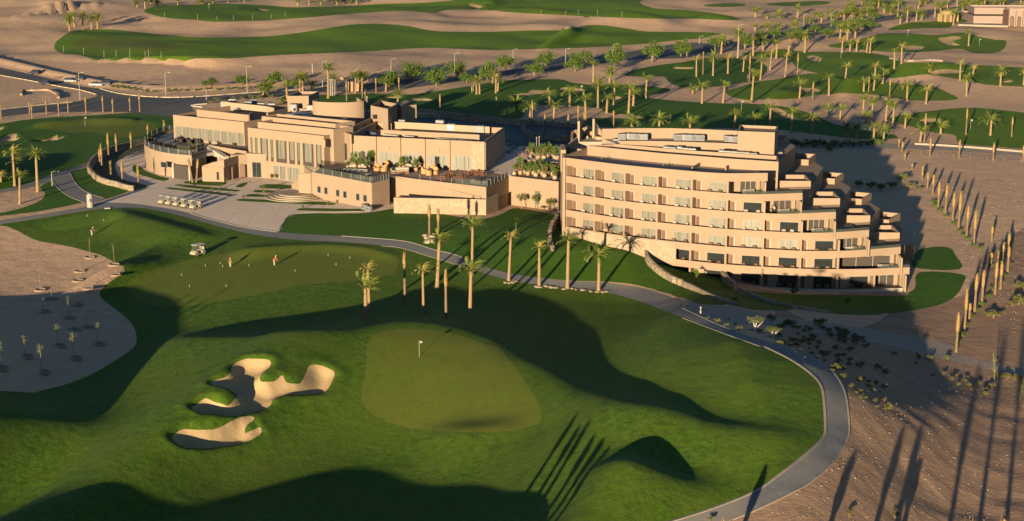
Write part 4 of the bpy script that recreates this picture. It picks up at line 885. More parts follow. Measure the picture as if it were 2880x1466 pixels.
    for x, y0, y1 in ((970, 840, 965), (1097, 838, 945)):
        p = W('C1', x, y1, 5.0); m = MB(); m.box((p[0], p[1] + .9, 6.3), (1.15, .2, 2.9), r5); off(m, 'service_door', 'brown_door_fin_shade')
    m = MB(); r0, r1 = W('C1', 1040, 960, 5), W('C1', 1150, 945, 5); m.prism([(l2[0] - 1.5, l2[1] + 2.2), (e[0][0] + .5, e[0][1] - .1), (e[0][0] + .5, e[0][1] + 4), (l2[0] - .5, l2[1] + 7)], G0, 9.9); off(m, 'recess_wall', 'plaster')
    # terrace block in front of the right block -------------------------
    zk = 10.1; k0, k1, k2 = W('C2', 62, 890, zk), W('C2', 676, 1002, zk), W('C2', 856, 962, zk)
    w0 = W('C2', 850, 922, zk); w1 = W('C2', 1140, 962, zk); x1 = W('C2', 1848, 1045, zk); x2 = W('C2', 2080, 938, zk)
    back = [(c[0] + 2, c[1] - 1), (b[0], b[1] + 2), (a[0], a[1] + 3), W('C1', 1940, 800, zk)]
    m = MB(); m.prism(inset_line([k0, k1, k2, w0, w1, x1, x2], .1) + back, G0, zd); off(m, 'deck_block', 'plaster')
    m = MB(); m.wall([(k0[0] - 2.5, k0[1] + 7), k0, k1, k2, w0, w1, x1, x2], G0 + .02, zk, .3, 1); off(m, 'deck_wall', 'plaster')
    m = MB(); m.prism([(k0[0] + .6, k0[1] + .8), (k1[0] - .1, k1[1] + 1), (w0[0] - .3, w0[1] + 1), (w1[0], w1[1] + .8), (x1[0] - .2, x1[1] + .9), (x2[0] - .6, x2[1]), (b[0] + .5, b[1] - .4), (a[0] + .5, a[1] - .4), (k0[0] + 1, k0[1] + 7)], zd - .1, zd + .02); off(m, 'deck_floor', 'deck')
    m = MB(); rail = inset_line([k0, k1, k2], .15); m.wall([(k0[0] - 2.2, k0[1] + 6.6)] + rail, zk, zk + 1.15, .03, 0); off(m, 'glass_balustrade', 'clear_glass'); m = MB(); m.wall(inset_line([((w1[0] * .45 + x1[0] * .55), (w1[1] * .45 + x1[1] * .55)), x1, x2], .15), zk, zk + 1.1, .03, 0); gb = off(m, 'glass_balustrade', 'clear_glass')
    m = MB()
    for l_ in ([k0, k1], [k1, k2], [w1, x1], [x1, x2]):
        for t in np.linspace(.04, .97, 7): m = MB(); m.box((l_[0][0] * (1 - t) + l_[1][0] * t, l_[0][1] * (1 - t) + l_[1][1] * t + .15, zk + .58), (.05, .05, 1.16)); off(m, 'rail_post', 'steel', gb)
    fk = Vector((k1[0] - k0[0], k1[1] - k0[1])); rk = math.atan2(fk.y, fk.x)
    for x in (135, 207, 330, 404, 535, 607):
        f = (x - 62) / 614; p = (k0[0] + fk.x * f + .02, k0[1] + fk.y * f - .08); wn(K, 'small_window', (*p, 6.75 ), (.95, 1.3), rk, 'window_glass', 'pane', 0)
    m = MB(); f = -.03; p = (k0[0] + fk.x * f, k0[1] + fk.y * f - .0); m.box((p[0] - .2, p[1] - .1, 5.9), (.9, .15, 1.1), rk); off(m, 'hatch', 'terracotta')
    # sloped parapet left of the terrace block
    s0, s1, s2 = W('C1', 1615, 1055, 6.2), W('C1', 1690, 1000, 7), (k0[0], k0[1])
    m = MB(); m.wall([W('C1', 1612, 1090, 4.9), (k0[0] - .1, k0[1] - .02)], G0, [6.6, 9.9], .35, 0); m.wall([W('C1', 1675, 905, 9.6), (k0[0] - .2, k0[1] + .1)], G0, [9.6, 9.9], .35, 0); off(m, 'sloped_parapet', 'plaster')
    # wedge wall and stone box ------------------------------------------
    b0, b1, b2_ = W('C2', 900, 1152, 8.0), W('C2', 1846, 1170, 8.0), W('C2', 1972, 1116, 8.0)
    m = MB(); m.prism(inset_line([b0, b1, b2_], .15) + [(x1[0] - .4, x1[1] - .2), (b0[0] + 1, b0[1] + 6)], G0 - .9, 7.4); m.wall([b0, b1, b2_], G0 - 1, 8.0, .4, 1); off(m, 'stone_box', 'stone_clad')
    m = MB(); e0, e1 = (w0[0] + .1, w0[1] - .3), W('C2', 1792, 1143, 8.1); m.wall([e0, (e1[0], e1[1])], G0, [10.1, 8.15], .35, 0); off(m, 'wedge_wall', 'plaster')
    # link wall to the hotel
    v0, v1 = x2, (9.2, x2[1] - 6.6); m = MB(); m.prism([(v0[0], v0[1] + .15), (v1[0], v1[1] + .15), (9.2, v1[1] + 14), (v0[0] + 3, v0[1] + 16)], 2.6, 9.9); m.wall([v0, v1], 2.5, 10.3, .35, 1); off(m, 'link_wall', 'plaster')
    pw = (v0[0] + (v1[0] - v0[0]) * .58, v0[1] + (v1[1] - v0[1]) * .58 - .1); m = MB(); m.box((*pw, 6.6), (1.0, .15, 2.6), math.atan2(v1[1] - v0[1], v1[0] - v0[0])); off(m, 'slot_window', 'green_glass')
    m = MB(); q0 = W('Z5', 470, 700, 11.4); q1 = W('Z5', 1010, 740, 11.4); m.prism([q0, q1, (q1[0], q1[1] + 4), (q0[0], q0[1] + 4)], 9.9, 11.3, .25, .3); off(m, 'planter_terrace', 'plaster')
    # rooftop: drum, boxes, screens -------------------------------------
    z0 = 14.6; dc = [W('Z4', x, y, 19.4) for x, y in ((1187, 195), (1300, 205), (1450, 222), (1600, 235), (1730, 247), (1785, 255))]
    p0, p1 = W('Z4', 1187, 195, 19.3), W('Z4', 1785, 250, 19.3); ctr = ((p0[0] + p1[0]) / 2 + .6, (p0[1] + p1[1]) / 2 + .5); rad = math.hypot(p1[0] - p0[0], p1[1] - p0[1]) / 2
    a0 = math.atan2(p0[1] - ctr[1], p0[0] - ctr[0]); seg = [(ctr[0] + rad * math.cos(a0 + t) , ctr[1] + rad * .62 * math.sin(a0 + t)) for t in np.linspace(0, PI * 1.0, 26)]
    m = MB(); m.wall(seg + [(seg[-1][0] - 2, seg[-1][1] + 7)], 13.8, 19.3, .35, 0); off(m, 'drum_wall', 'plaster', None, False)
    def bx(name, pxs, zt_, z0_, dep, tray=.6, mat='plaster', sh=1.5):
        p, q = W('Z4', *pxs[0], zt_), W('Z4', *pxs[1], zt_); m = MB(); m.prism([p, q, (q[0] + sh, q[1] + dep), (p[0] + sh, p[1] + dep)], z0_, zt_, tray, .25); return off(m, name, mat)
    o = bx('lift_tower', ((762, 157), (1070, 155)), 18.2, 12, 9); p = W('Z4', 945, 280, 15.6); m = MB(); m.box((p[0], p[1] + .9, 16.0), (.8, .6, 1.0)); off(m, 'small_window', 'window_glass', o)
    o = bx('stair_tower', ((1970, 293), (2220, 345)), 19.6, 13.5, 9, 1.2); p = W('Z4', 2030, 440, 17.6); m = MB(); m.box((p[0], p[1] - .2, 17.4), (.8, .8, .9)); off(m, 'small_window', 'window_glass', o)
    bx('screen_wall', ((2345, 275), (2420, 290)), 19.2, 12, 7, 0, 'plaster_pale'); bx('screen_wall', ((2430, 300), (2535, 290)), 18.6, 4, 1.2, 0, 'plaster_pale')
    m = MB(); m.wall([W('Z4', 1680, 715, 16.4), W('Z4', 2050, 520, 16.4)], 14.4, 16.4, .3, 0); off(m, 'roof_wall', 'plaster_pale')
    m = MB(); m.wall([W('Z4', 1720, 600, 16.6), W('Z4', 1965, 490, 16.6)], 14.4, 16.8, .3, 0); off(m, 'roof_wall', 'plaster_pale')
    m = MB(); m.prism([W('Z4', 200, 420, 14.4), W('Z4', 1465, 560, 14.4), W('Z4', 1980, 520, 14.4), W('Z4', 2350, 420, 14.4), W('Z4', 1180, 290, 14.4), W('Z4', 500, 330, 14.4)], 8, 14.35); off(m, 'main_roof', 'dark_roof')
    m = MB(); m.wall([W('Z4', 470, 400, 16.2), W('Z4', 760, 330, 16.2)], 14.2, 16.2, .3, 0); off(m, 'roof_wall', 'plaster_pale')
    CL.update(deck=zd, at=at, rz=rz, k0=k0, k1=k1, fk=fk, rk=rk, at2=at2, rz2=rz2, arc=arc, x1=x1, x2=x2, w1=w1, a=a, b=b, at3=at3, rz3=rz3)
    return K
CL = {}
mat_noise('deck', (.17, .13, .105), (.25, .19, .15), 2.5, .6, aniso=(.3, 3, 1))
CLUB = clubhouse()
# ---------------------------------------------------------------- palms, trees, shrubs
def frond_crown(seed, n=26, L=2.7, wind=(.55, .25), droop=1.0, up=(0.1, 1.2), leaf=.42, seg=8, dense=9, ragged=0.0):
    r = random.Random(seed); m = MB()
    for i in range(n):
        a = 2 * PI * i / n * 1.618 * 2 + r.uniform(-.3, .3); e = up[0] + (up[1] - up[0]) * (i / n) + r.uniform(-.15, .15)
        l = L * r.uniform(.75, 1.1); d = Vector((math.cos(a) * math.cos(e), math.sin(a) * math.cos(e), math.sin(e))); p = Vector((0, 0, 0)); path = [p.copy()]; dirs = []
        for k in range(seg):
            t = (k + 1) / seg
            d = (d + Vector((wind[0] * .16 * t, wind[1] * .16 * t, -.20 * droop * t))).normalized(); p = p + d * (l / seg); path.append(p.copy()); dirs.append(d.copy())
        dirs.append(dirs[-1])
        for k in range(seg):
            sd = dirs[k].cross(Vector((0, 0, 1))); sd = sd.normalized() if sd.length > .05 else Vector((1, 0, 0)); w_ = .035 * (1 - k / seg) + .008
            m.add([path[k] - sd * w_, path[k] + sd * w_, path[k + 1] + sd * w_ * .8, path[k + 1] - sd * w_ * .8], [(0, 1, 2, 3)])
        nl = int(seg * 2.2)
        for k in range(2, nl):
            if r.random() < ragged: continue
            f = k / nl * seg; j = int(min(f, seg - 1)); u = f - j; q = path[j].lerp(path[j + 1], u); dd = dirs[j]
            sd = dd.cross(Vector((0, 0, 1))); sd = sd.normalized() if sd.length > .05 else Vector((1, 0, 0))
            ll = leaf * l / 2.7 * math.sin(min(1, .25 + k / nl) * PI * .86) * r.uniform(.8, 1.2) + .06
            for s_ in (-1, 1):
                tip = q + sd * s_ * ll * .8 + dd * ll * .75 + Vector((wind[0] * .12, wind[1] * .1, -.14 * ll - .1 * r.random()))
                wd = dd * .085; m.add([q - wd, q + wd, tip], [(0, 1, 2)])
    return m
def trunk_mesh(seed, h_=1.0, r0=.26, r1=.19, lean=.0, boots=True):
    """trunk of unit height: the object is scaled to the palm's height"""
    r = random.Random(seed); m = MB(); n = 14; path = []; rad = []
    for k in range(n + 1):
        t = k / n; path.append((lean * t * t, lean * .4 * t * t, t)); rad.append(r0 + (r1 - r0) * t + (.09 if k == 0 else 0) + r.uniform(-.015, .02))
    m.tube(path, rad, 9); return m
def boots_mesh(seed, n=26, hh=.9):
    r = random.Random(seed); m = MB()
    for i in range(n):
        a = r.uniform(0, 2 * PI); z = -hh * r.random(); l = r.uniform(.25, .5); c = Vector((math.cos(a), math.sin(a), 0)); t = Vector((-c.y, c.x, 0)) * .06
        b = c * .16 + Vector((0, 0, z)); e_ = c * (.18 + l * .55) + Vector((0, 0, z + l * .8)); m.add([b - t, b + t, e_], [(0, 1, 2)])
    return m
TRK = [trunk_mesh(i, lean=.0).mesh('trunk', 'palm_trunk', True) for i in range(3)]
TRD = [trunk_mesh(i + 5, r0=.24, r1=.2).mesh('trunk', 'dark_trunk', True) for i in range(3)]
BOOT = boots_mesh(3).mesh('leaf_bases', 'frond_dry')
CRN = {'wind': [frond_crown(17, 26, 2.9, (1.0, .6), 1.4, (-.2, 1.2)).mesh('crown', 'frond'), frond_crown(18, 22, 2.4, (1.6, .4), .8, (.2, 1.3), ragged=.2).mesh('crown', 'frond'), frond_crown(11, 30, 2.8, (1.3, .5), 1.0).mesh('crown', 'frond'), frond_crown(12, 28, 2.7, (1.2, .3), 1.2).mesh('crown', 'frond'), frond_crown(15, 24, 2.5, (1.5, .6), 1.1, ragged=.15).mesh('crown', 'frond')],
       'round': [frond_crown(24, 26, 2.9, (.5, .2), 1.5, (-.1, 1.3)).mesh('crown', 'frond'), frond_crown(25, 22, 2.2, (.6, .1), .8, (.2, 1.2), ragged=.2).mesh('crown', 'frond'), frond_crown(26, 38, 2.5, (.2, .3), 1.3, (-.5, 1.2)).mesh('crown', 'frond'), frond_crown(21, 34, 2.6, (.25, .1), .9).mesh('crown', 'frond'), frond_crown(22, 30, 2.6, (.35, .1), 1.2).mesh('crown', 'frond'), frond_crown(23, 30, 2.4, (.3, .2), 1.0, (-.3, 1.1)).mesh('crown', 'frond')],
       'dry': [frond_crown(31, 20, 2.3, (1.0, .3), 1.3, ragged=.3).mesh('crown', 'frond_dry'), frond_crown(32, 18, 2.4, (.9, .3), 1.2, (.3, 1.3), ragged=.35).mesh('crown', 'frond_dry')],
       'tuft': [frond_crown(41, 9, 1.3, (.9, .3), 1.2, (.7, 1.4), .3, 6, ragged=.3).mesh('crown', 'frond_dry'), frond_crown(42, 12, 1.1, (.5, .2), .6, (.8, 1.4), .25, 6).mesh('crown', 'frond')]}
def place(c, x, y, yt=None):
    g = gxyz(c, x, y); z1 = ztop(g[1], S(c, x, yt)[1]) if yt is not None else None
    return g, (z1 - g[2] if z1 is not None else None)
def palm(c, x, y, yt, kind, label, group, sc=1.0, lean=0.0, name='palm_tree', bare=False, k=None):
    g, hh = place(c, x, y, yt); k = k if k is not None else R.randrange(100)
    over = {'wind': 1.5, 'round': 1.6, 'dry': 1.5, 'tuft': .9}[kind] * sc; th = max(1.2, hh - over)
    o = thing(name, (g[0], g[1], g[2] - .05), label, 'palm', group, 0)
    o.rotation_euler = (R.uniform(-.05, .05), R.uniform(-.03, .07), 0)
    t = link('trunk', TRK[k % 3], o); t.scale = (sc * 1.05, sc * 1.05, th); t.rotation_euler = (0, lean, R.uniform(0, 6))
    cr = link('crown', CRN[kind][k % len(CRN[kind])], o, (math.sin(lean) * th * 0, 0, th)); s_ = sc * R.uniform(.78, 1.12); cr.scale = (s_, s_, s_)
    if kind in ('round', 'tuft'): cr.rotation_euler = (0, 0, R.uniform(0, 6.28))
    else: cr.rotation_euler = (0, 0, R.uniform(-.25, .25))
    t.rotation_euler = (0, 0, R.uniform(0, 6))
    if kind != 'tuft': b = link('leaf_bases', BOOT, cr)
    return o
# trimmed palms with their fronds bound up
def bound_mesh(seed):
    r = random.Random(seed); m = MB(); n = 10
    prof = [(.18, 0), (.24, .12), (.30, .3), (.29, .5), (.24, .68), (.19, .82), (.11, .95), (.03, 1.02)]
    m.tube([(r.uniform(-.03, .03), r.uniform(-.03, .03), z) for _, z in prof], [q * r.uniform(.92, 1.08) for q, _ in prof], n)
    for i in range(46):
        a = r.uniform(0, 6.28); z = r.uniform(.1, .9); c = Vector((math.cos(a), math.sin(a), 0)); t = Vector((-c.y, c.x, 0)) * .07
        b = c * .3 + Vector((0, 0, z)); m.add([b * .75 - t, b * .75 + t, c * r.uniform(.24, .46) + Vector((0, 0, z + r.uniform(.12, .3)))], [(0, 1, 2)])
    return m
BND = [bound_mesh(i).mesh('bound_crown', 'wrapped', True) for i in range(3)]
def bound_palm(c, x, y, yt, label, group, frac=.42, tuft=None, sc=1.0, lean=0):
    g, hh = place(c, x, y, yt); hh = max(hh, 1.5); o = thing('bound_palm', (g[0], g[1], g[2] - .05), label, 'palm', group, R.uniform(0, 6)); k = R.randrange(3)
    o.rotation_euler = (lean * .3, lean, R.uniform(0, 6)) if not lean else (0, lean, 0)
    t = link('trunk', TRD[k], o); t.scale = (sc, sc, hh * (1 - frac) + .1)
    b = link('bound_crown', BND[k], o, (0, 0, hh * (1 - frac))); b.scale = (sc * 1.0, sc * 1.0, hh * frac); 
    tuft = tuft or (R.choice([None, 1, 2]) if R.random() < .5 else None)
    if tuft: q = link('leaf_tuft', CRN['tuft'][tuft % 2], o, (0, 0, hh * .97)); q.scale = (.5, .5, .5)
    return o
# ---- foreground palms beside the path
FGP = [("185,1100,775", 'wind', 'short full green palm, front one of the pair nearest the flag', 1.15), ("212,1040,645", 'dry', 'taller palm with ragged yellow crown just behind the short full green palm', 1.0),
 ("620,1058,672", 'dry', 'stubby palm with dry upright fronds between two bare trunks on the shaded slope', .8), ("722,863,415", 'wind', 'big green palm bent by wind, beside the path in front of two bound trunks', 1.25),
 ("970,1075,640", 'wind', 'palm with wide blown crown standing in front of the thin tall one', 1.15), ("985,765,320", 'wind', 'tallest thin palm with one sided crown, reaching over the stone wall behind', .95),
 ("1262,808,410", 'dry', 'palm with narrow yellowish crown on a low stone ring beside the path', .95), ("1492,848,485", 'dry', 'palm with blown yellowish fronds beside the path, left of the one with wide drooping fronds', 1.05),
 ("1705,865,420", 'wind', 'tall palm beside the path with wide drooping fronds facing the hotel', 1.15), ("1940,885,535", 'wind', 'last palm along the path towards the hotel, with splayed green fronds', 1.1)]
for t, kd, lb, s_ in FGP:
    x, y, yt = map(float, t.split(',')); palm('11', x, y, yt, kd, lb, 'tall palms beside the cart path', s_)
for t, lb, fr, tf in (("480,975,588", 'thin bare palm trunk with a small hooked tip left of the stubby palm', .3, 1), ("790,1095,718", 'cropped palm trunk without any fronds between the big palms on the slope', .35, None),
                      ("665,472,235", 'left one of two bound palm trunks by the heap of white rocks', .4, None), ("732,470,253", 'thicker right one of two bound palm trunks by the white rocks', .5, None)):
    x, y, yt = map(float, t.split(',')); bound_palm('11', x, y, yt, lb, 'cropped palm trunks near the path', fr, tf, .95)
# ---- left edge palms
for t, c, kd, lb, s_ in (("150,228,-35", '01', 'wind', 'short palm in a round soil basin near the left edge', 1.0), ("285,137,-212", '01', 'round', 'full green palm in a soil basin right of the left edge group', 1.25),
                   ("112,92,-220", '01', 'dry', 'tall yellowish palm at the left edge behind the short one', 1.1), ("132,85,-150", '01', 'wind', 'drooping palm squeezed between two others at the left edge', 1.1), ("8,60,-30", '01', 'dry', 'palm cut by the left edge of the view', .8)):
    x, y, yt = map(float, t.split(',')); palm(c, x, y, yt, kd, lb, 'palms at the left edge', s_)
# ---- five palms by the far fairway
for i, t in enumerate(("525,235,100", "562,205,68", "625,226,72", "690,223,110", "738,220,93")):
    x, y, yt = map(float, t.split(',')); palm('00', x, y, yt, 'round', '%s from left of the five dark palms at the end of the far fairway' % nth(i), 'five palms by the far fairway', 1.5)
# ---- trunks along the car park
TR = "10,900,765 225,860,765 243,893,800 352,865,755 445,880,765 515,850,747 650,862,730 778,845,728 853,850,752 982,838,738 1055,845,712"
for i, t in enumerate(TR.split()):
    x, y, yt = map(float, t.split(',')); bound_palm('00', x, y, yt, '%s from left in the row of cropped palms along the car park' % nth(i), 'cropped palms along the car park', .3, 1 if i % 2 else 2, .95)
TR = "755,1250,1120 770,1272,1080 820,1190,1005 880,1157,1010 990,1117,998 1115,1010,945 1240,985,917"
for i, t in enumerate(TR.split()):
    x, y, yt = map(float, t.split(',')); bound_palm('00', x, y, yt, '%s from left of the bound palms in the curved planting bed' % nth(i), 'bound palms in the curved bed', .5, None, .95)
for i, t in enumerate(("838,30,-100", "925,65,-95", "1045,80,-65")):
    x, y, yt = map(float, t.split(',')); bound_palm('01', x, y, yt, '%s of three bound palms at the lower end of the curved bed' % ['left', 'middle', 'right'][i], 'bound palms by the low stone wall', .55, None, .95)
for i, t in enumerate(("590,1000,748", "628,1000,750")):
    x, y, yt = map(float, t.split(',')); bound_palm('C1', x, y, yt, ['left', 'right'][i] + ' slanted bare trunk beside the garage opening of the clubhouse', 'slanted trunks by the clubhouse', .4, None, 1.0, (-.13, .10)[i])
# ---- palms behind the clubhouse and on the shaded course
def batch(c, txt, zone, group, kinds, s_=1.0, fmt='%s from left of the palms %s', name='palm_tree'):
    L_ = sorted([tuple(map(float, t.split(','))) for t in txt.split()])
    for i, (x, y, yt) in enumerate(L_):
        kd = kinds[i % len(kinds)]; lb = fmt % (nth(i), zone)
        if kd == 'bound': bound_palm(c, x, y, yt, lb, group, .4, None, .9)
        else: palm(c, x, y, yt, kd, lb, group, s_)
batch('00', "2165,762,598 2260,712,548 2285,712,542 2350,705,600 2475,742,468 2510,665,538 1985,720,620", 'by the flagpoles behind the clubhouse', 'palms by the flagpoles', ['round', 'wind', 'round'], 1.25)
batch('10', "40,762,604 105,702,538 155,692,528 262,702,585 335,692,572 435,692,583 425,772,655 182,762,683 160,772,600", 'just behind the clubhouse roof', 'trunks behind the clubhouse roof', ['bound', 'round', 'round', 'bound', 'bound'], 1.1)
batch('10', "745,857,710 955,897,795 1170,905,730 1250,912,815 1440,942,755 1535,1017,860 1710,1037,860 1785,947,795 1830,987,838 2053,962,830", 'along the low wall between clubhouse and hotel', 'bound palms along the service road', ['bound'], 1.0)
batch('10', "1020,712,555 1043,710,560 1165,702,545 1140,628,530 1180,690,550", 'at the edge of the shaded fairway below the avenue', 'palms at the shaded fairway edge', ['round', 'dry'], 1.1)
batch('10', "1320,882,730 1420,917,762 1570,807,670 1597,937,730 1720,802,640 1842,902,695 1900,622,438 2022,622,490 1935,812,593 2055,792,610 2000,852,690 2165,857,612 2295,742,552 2195,957,855 2397,952,850 2200,800,660", 'on the shaded fairway behind the hotel', 'palms on the shaded fairway', ['round', 'wind', 'wind'], 1.3)
batch('20', "75,707,640 145,782,608 303,777,603 518,777,528 55,962,870", 'on the sand strip behind the hotel', 'palms on the sand behind the hotel', ['wind'], 1.25)
batch('20', "103,577,408 152,562,388 228,572,388 340,557,398 455,542,410 503,612,400 585,602,410 658,532,362 772,582,380 865,567,398", 'in the row across the middle green strip', 'palms across the middle green', ['dry', 'bound', 'round', 'dry'], 1.15)
batch('20', "705,442,278 530,422,258 605,382,250 415,437,210 290,407,250 920,397,215 797,402,238", 'in front of the dark avenue trees', 'palms in front of the avenue trees', ['round'], 1.5)
batch('20', "545,232,158 635,232,158 715,237,150 845,242,140 545,132,48 635,142,80 730,132,78 865,132,20 955,172,110 1045,172,90", 'on the sunlit dune beyond the avenue', 'palms on the sunlit dune', ['round'], 1.6)
batch('20', "1135,167,95 1215,152,65 1185,292,168 1240,302,160 1300,282,150 1280,150,70 1350,152,88 1190,132,65 1110,122,60 1010,122,68", 'around the dense trees at the bend of the avenue', 'palms at the bend of the avenue', ['round'], 1.6)
batch('20', "1200,387,268 1260,387,288 1310,392,285 1387,397,275 1410,402,270 1595,522,348 1650,482,318 2155,347,203", 'along the upper right green', 'palms along the upper right green', ['dry', 'round'], 1.25)
batch('20', "1227,587,458 1450,602,458 1507,632,513 1440,682,555 1365,692,580 1402,692,580 1560,727,595 1690,762,598 1835,787,633 1102,722,543 880,742,593 980,752,620", 'along the lower edge of the central green', 'palms along the central green', ['wind', 'bound', 'wind', 'dry'], 1.2)
batch('20', "2140,727,543 2090,607,433 2190,562,480 1857,552,460 2395,647,488 2570,642,520", 'on the sand at far right between two greens', 'palms on the right hand sand', ['round', 'dry'], 1.25)
batch('20', "2135,1017,818 2320,1022,853 2480,1032,885 1945,1012,915 1822,1072,858 1790,1072,937", 'on the green beside the fence road', 'palms by the fence road', ['wind', 'bound'], 1.25)
batch('20', "1355,892,690 1420,922,712 1530,912,745 1585,942,743 1675,967,845 1380,947,830 1185,907,775 1092,867,770", 'in the dark sandy hollow', 'palms in the sandy hollow', ['round', 'wind'], 1.15)
batch('20', "390,972,815 540,972,850 655,967,765 820,1002,800 975,1007,845 1225,1037,910 1310,1047,920 1440,1042,910 1515,1052,940", 'along the fairway edge above the hotel terraces', 'palms above the hotel terraces', ['round', 'wind'], 1.1)
TC = "1570,112,50 1620,122,60 1690,172,30 1760,162,60 1800,152,60 1900,132,5 1640,182,100 1940,152,10 2000,162,70 2040,192,60 2110,122,5 2150,117,12 2250,82,4 2340,72,0"
batch('20', TC, 'around the yellow pavilion', 'palms around the yellow pavilion', ['round'], 1.5)
rr = random.Random(3)
TC = ' '.join('%d,%d,%d' % (x, y, y - rr.randint(62, 92)) for x, y in [(rr.randint(1150, 1600), rr.randint(40, 130)) for _ in range(16)])
batch('20', TC, 'scattered on the dunes near the top edge', 'palms on the far dunes', ['round'], 1.6)
TC = ' '.join('%d,%d,%d' % (x, y, y - rr.randint(62, 90)) for x, y in [(1560 + int(rr.random() * 1000), 25 + rr.randint(0, 45)) for _ in range(24)])
batch('20', TC, 'in the grove along the top right edge', 'palms in the top right grove', ['round'], 1.5)
TC = "1035,55,-20 1095,65,-25 1140,45,-20 1185,38,-20 1340,38,-25 1520,30,-25 1605,25,-30 1720,20,-30 1840,18,-25 2245,45,-30 2330,40,-35 2420,38,-30 2500,32,-30 2540,40,-25"
batch('00', TC, 'cut by the top edge above the far green', 'palms at the top edge', ['round'], 1.5)
batch('10', "60,30,-40 115,35,-40 20,28,-40", 'at the top edge beside the far fairway', 'palms at the top edge', ['round'], 1.5)
# ---- bound palms in the long row at right
PO = [('20', t) for t in "1630,1112,1045 1655,1152,1068 1675,1202,1165 1730,1282,1238 1810,1312,1250".split()] + [('21', t) for t in "1805,45,-20 1845,112,-10 1885,157,3 1925,267,58 1980,312,78 2035,367,138 2080,417,138 2140,482,238 2195,542,288 2330,512,393 2325,692,593 2415,642,528 2380,702,590 2450,742,545 2355,912,663 2395,872,668 2200,1052,753 2255,992,723 2125,1182,878 2160,1102,975 2062,1345,1043 2455,605,450".split()]
for i, (c, t) in enumerate(PO):
    x, y, yt = map(float, t.split(',')); bound_palm(c, x, y, yt, '%s from the far end in the long row of bound palms right of the hotel' % nth(i), 'bound palms in the long row', .5 if i % 3 else .42, (i % 2 + 1) if i % 3 == 2 else None, .95)
for i, t in enumerate("1863,1182,1038 2083,1192,1053 2340,1212,1078 2565,1222,1098".split()):
    x, y, yt = map(float, t.split(',')); bound_palm('20', x, y, yt, '%s from left of four bound palms along the fence road' % nth(i), 'bound palms along the fence road', .55, None, .95)
for i, (px, py, hh) in enumerate(((2700, 1090, 9), (2795, 1060, 9), (2865, 860, 9), (2890, 1000, 10), (2905, 740, 10), (2930, 900, 9))):
    g = hit([(px, py)])[0]; o = None
# palms just outside the bottom of the view: their shadows cross the picture
for i, (px, py, hh, kd) in enumerate(((1130, 1690, 4.6, 'round'), (1180, 1700, 4.4, 'round'), (1225, 1690, 4.8, 'round'), (1290, 1700, 4.6, 'round'), (1340, 1705, 4.8, 'round'), (1395, 1690, 4.4, 'round'), (2030, 1640, 4.5, 'tuft'), (2270, 1690, 5, 'tuft'), (2400, 1720, 6, 'round'), (2460, 1730, 6, 'round'), (2790, 1900, 11, 'round'), (2700, 1860, 10, 'round'), (2600, 1860, 8, 'round'), (2500, 1650, 4, 'round'))):
    g = hit([(px, py)])[0]; o = thing('bound_palm', (g[0], g[1], g[2]), '%s from left of the bound palms below the bottom edge' % nth(i), 'palm', 'palms below the bottom edge'); hh *= 1.3
    t = link('trunk', TRK[i % 3], o); t.scale = (1.2, 1.2, hh * .6); cr = link('bound_crown', BND[i % 3], o, (0, 0, hh * .58)); cr.scale = (1.3, 1.3, hh * .45)

# ---- broadleaf trees and shrubs
def leaf_crown(seed, rx, rz, n=900, sz=.28, gaps=.5, clumps=26):
    r = random.Random(seed); m = MB(); cs = []
    for i in range(clumps):
        while True:
            p = Vector((r.uniform(-1, 1), r.uniform(-1, 1), r.uniform(-1, 1)))
            if .25 < p.length < 1: break
        p = p * (.62 + .38 * r.random()); cs.append((Vector((p.x * rx, p.y * rx, p.z * rz)), r.uniform(.22, .42) * rx))
    for i in range(n):
        c, q = cs[r.randrange(clumps)]; d = Vector((r.gauss(0, 1), r.gauss(0, 1), r.gauss(0, .8))); d = d.normalized() * q * r.random() ** .4
        p = c + d; a = Vector((r.gauss(0, 1), r.gauss(0, 1), r.gauss(0, 1))).normalized(); b = a.cross(Vector((r.gauss(0, 1), r.gauss(0, 1), r.gauss(0, 1)))).normalized(); s_ = sz * r.uniform(.6, 1.3)
        m.add([p - a * s_, p + b * s_ * .5, p + a * s_, p - b * s_ * .5], [(0, 1, 2, 3)])
    return m
def stems(seed, hh, n, spread, r0, sub=True):
    r = random.Random(seed); m = MB()
    for i in range(n):
        a = r.uniform(0, 6.28); e_ = spread * r.uniform(.5, 1); p1 = Vector((math.cos(a) * e_ * .35, math.sin(a) * e_ * .35, hh * .5)); p2 = Vector((math.cos(a) * e_, math.sin(a) * e_, hh))
        m.tube([(0, 0, -.1), p1, p2], [r0, r0 * .75, r0 * .35], 6)
    return m
AVT = [(leaf_crown(i, 1.0, .95, 1500, .085, clumps=44).mesh('crown', 'leaf'), stems(i, 1.0, 4, .4, .05).mesh('trunk', 'bark', True)) for i in range(3)]
SHB = [(leaf_crown(60 + i, 1.0, .6, 420, .12, clumps=18).mesh('foliage', 'leaf_olive'), stems(60 + i, .7, 5, .6, .03).mesh('stems', 'bark')) for i in range(3)]
SHG = [(leaf_crown(70 + i, 1.0, .7, 420, .13, clumps=16).mesh('foliage', 'leaf'), stems(70 + i, .7, 5, .5, .03).mesh('stems', 'bark')) for i in range(2)]
SAP = [(leaf_crown(80 + i, 1.0, 1.3, 130, .09, clumps=16).mesh('crown', 'leaf_pale'), stems(80 + i, 1.6, 5, .75, .035).mesh('branches', 'leaf_pale')) for i in range(3)]
TWG = [(leaf_crown(90 + i, 1.0, .55, 700, .06, clumps=30).mesh('crown', 'leaf_pale'), stems(90 + i, .9, 6, .8, .03).mesh('branches', 'white_bark')) for i in range(2)]
